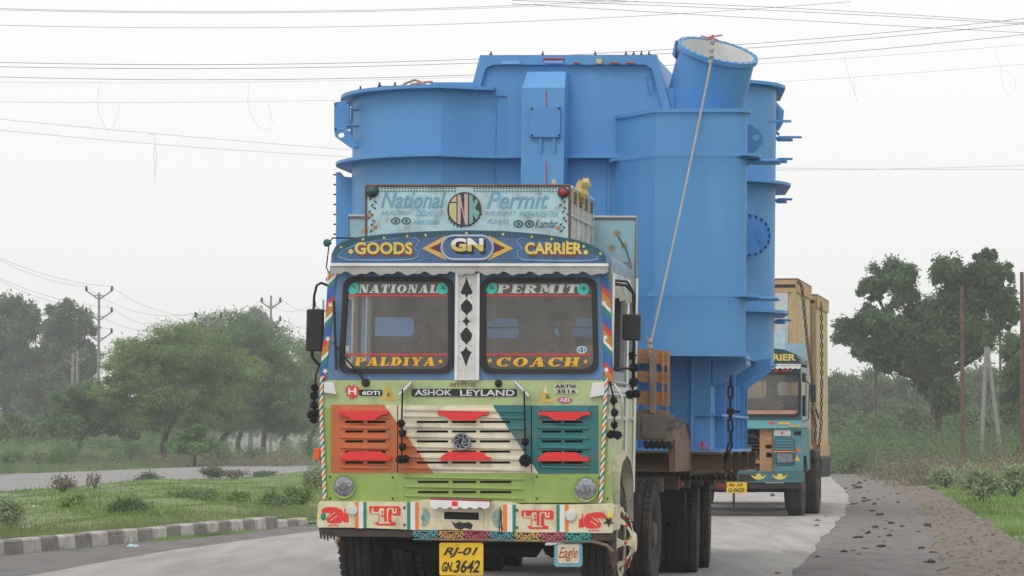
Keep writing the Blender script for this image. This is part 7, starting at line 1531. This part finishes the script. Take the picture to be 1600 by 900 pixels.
zc2 = z2(668) - .3; b = MB(); b.box(.45, .95, .85, 1.4, zc2 - .1, zc2, bev=.03); b.box(.45, .95, 1.4, 1.5, zc2, zc2 + .5, bev=.03); l2.add('seat', b, p_dark)
b = MB(); ring = [(.68 + .22 * math.cos(t0 * math.pi / 9), .5, z2(655) + .1 + .2 * math.sin(t0 * math.pi / 9)) for t0 in range(19)]; b.tube(ring, .014, 6); l2.add('steering_wheel', b, p_dark)
for y in (.8, 2.45):
    for x, sd_ in ((1.08, 1), (-1.08, -1)): wheel(l2, x + (.14 * sd_ if y > 1 else 0), y, .52 if y < 1 else .56, sd_, .28)
for y in (5.5, 6.8, 11, 12.2):
    for x, sd_ in ((1.12, 1), (-1.12, -1)): wheel(l2, x - .075 * (y + 1), y, .52, sd_, .4)
b = MB()
for x in (-.42, .42): b.box(x - .04, x + .04, .2, 5, .75, .95)
for y in (.8, 2.45): b.tube([(-1.1, y, .52), (1.1, y, .52)], .07, 8)
b.plate([(-.5, 4.9), (.4, 4.9), (-.2, 13), (-1.1, 13)], [], .74, .94, axis='z')
b.box(1.0, 1.34, 2.0, 3.1, 1.02, 1.25, bev=.04); b.box(1.12, 1.36, 3.1, 5.2, .7, 1.1, bev=.03)
b.box(-.4, .4, .5, 1.8, .45, 1.2, bev=.05); b.box(.6, 1.15, 3.2, 4.4, .55, .95, bev=.05); b.box(-1.15, -.6, 3.2, 4.4, .55, .95, bev=.05); l2.add('chassis', b, p_dark)
b = MB(); b.plate([(-1.25, 2.9), (1.15, 2.9), (.3, 13.5), (-2.2, 13.5)], [], .96, 1.1, axis='z'); l2.add('deck', b, p_trl)
b = MB(); b.box(-.02, .02, .02, .04, .1, .45); l2.add('earth_wire', b, p_dark); b = MB(); c = T2.P(1207, 773.5, .6); b.ball(c, (.05, .05, .03), 8, 6); l2.add('underside_white_spot', b, p_white)
person('driver silhouette in a dark shirt behind the windscreen of the second lorry', T2, .68, 1.15, zc2, M('shirt_dark', (.05, .05, .05)), [(-.14, -.5, .4), (.14, -.5, .4)])
# wooden crates standing on it
p_ply = M('crate_wood', srgb(205, 184, 148), .75, var=.25, scale=3, dirt=.4, dirtcol=(.33, .24, .14), dscale=3, bump=.2, bscale=30, stretch=(3, 1, .4))
p_ply2 = M('crate_frame_wood', srgb(190, 160, 118), .75, var=.15, scale=3, dirt=.25, dirtcol=(.25, .16, .08), bump=.2)
p_foil = M('foil_sheet', (.55, .56, .57), .3, .3, var=.15, scale=3, bump=.5, bscale=5)
def crate(label, x0, x1, y0, y1, z0, z1, npl=7, foil=None):
    th = Thing('wooden_crate', label, 'crate', T2, ((x0 + x1) / 2, (y0 + y1) / 2, z0))
    pw_ = (x1 - x0) / npl
    for i in range(npl):
        b = MB(); b.box(x0 + i * pw_ + .006, x0 + (i + 1) * pw_ - .006, y0 + rnd.uniform(0, .006), y0 + .03, z0 + .02, z1 - .02); th.add('plank', b, p_ply, smooth=0)
    n = max(3, int((y1 - y0) / .28)); pw_ = (y1 - y0 - .06) / n
    for i in range(n):
        for xs in (x1 - .03, x0): b = MB(); b.box(xs, xs + .03 - rnd.uniform(0, .005), y0 + .035 + i * pw_ + .006, y0 + .035 + (i + 1) * pw_ - .006, z0 + .02, z1 - .02); th.add('plank', b, p_ply, smooth=0)
    for zz in (z0, z1 - .24): b = MB(); b.box(x0 - .02, x1 + .02, y0 - .03, y0 - .001, zz, zz + .24); th.add('frame_board', b, p_ply2, smooth=0); b = MB(); b.box(x1 + .001, x1 + .03, y0 - .03, y1, zz, zz + .24); th.add('frame_board', b, p_ply2, smooth=0)
    for xx in (x0, x1 - .1): b = MB(); b.box(xx, xx + .1, y0 - .028, y0 - .001, z0 + .241, z1 - .241); th.add('frame_board', b, p_ply2, smooth=0)
    b = MB(); b.box(x0 - .03, x1 + .03, y0 - .035, y1 + .02, z1 + .001, z1 + .03); th.add('lid', b, M('lid_brown', (.22, .12, .07), .8), smooth=0)
    b = MB(); b.box(x1 - .5, x1 - .02, y0 - .04, y0 - .031, z1 - .15, z1 - .09); th.add('steel_strap', b, p_dark, smooth=0)
    if foil: b = MB(); b.box(foil[0], foil[1], y0 - .028, y0 - .003, z0 + 1.2, z1 - .25); th.add('foil_sheet', b, p_foil, label='silvery sheet stapled to the crate front', smooth=0)
xA1 = T2.pix(1244.5, 500, 2.9)[0]; zA = T2.pix(1240, 437, 2.9)[1]
crate('nearer tall pale wooden crate on the second lorry, with a silvery sheet on its front', -.9, xA1, 2.95, 5.9, 1.102, zA, 8, (T2.pix(1211, 500, 2.9)[0], T2.pix(1231, 500, 2.9)[0]))
xB1 = T2.pix(1275.5, 560, 6.2)[0]; zBt = T2.pix(1270, 462, 6.2)[1]
crate('farther pale wooden crate on the second lorry, at its right side', -.6, xB1, 6.2, 9.0, 1.102, zBt, 9)
lm2 = link_mesh('chain_link', .12, .07, .013, M('chain_rusty', (.09, .07, .055), .8))
for lab, pts in (('rusty chain looping down over the corner of the nearer crate', [(1247, 439, 2.85), (1253, 448, 3.0), (1257, 490, 3.1), (1261, 530, 3.2), (1267, 575, 3.3), (1272, 625, 3.4), (1268, 640, 3.4), (1275, 668, 3.5), (1273, 690, 3.5)]),
                 ('chain hanging straight down beside the farther crate', [(1283, 472, 6.3), (1284, 540, 6.3), (1284, 600, 6.3), (1283, 660, 6.2), (1279, 705, 6.0)]),):
    P3 = [Vector(T2.P(*p)) for p in pts]; th = Thing('chain', lab, 'chain', T2, tuple(P3[0])); chain_on(th, P3, lm2, .094)
b = MB(); b.tube([T2.P(1268, 645, 3.4), T2.P(1275, 640, 3.4), T2.P(1280, 655, 3.4)], .02, 5); l2.add('chain_hook', b, p_dark)

# ================================================================ haze
HZ = 0.0007
b = MB(); b.box(-500, 500, -8, 1000, -1.2, 30)
hm = bpy.data.materials.new('haze'); hm.use_nodes = True; N = hm.node_tree.nodes; N.clear(); o = N.new('ShaderNodeOutputMaterial'); v = N.new('ShaderNodeVolumePrincipled'); v.inputs['Color'].default_value = (.93, .95, 1, 1); v.inputs['Density'].default_value = HZ; v.inputs['Anisotropy'].default_value = 0
hm.node_tree.links.new(v.outputs[0], o.inputs['Volume'])
struct('haze', b.mesh('haze', hm, 0), 'stuff')
print('triangles', sum(sum(len(p.vertices) - 2 for p in o.data.polygons) if len(o.data.polygons) < 5000 else len(o.data.polygons) * 2 for o in bpy.data.objects if o.type == 'MESH'))
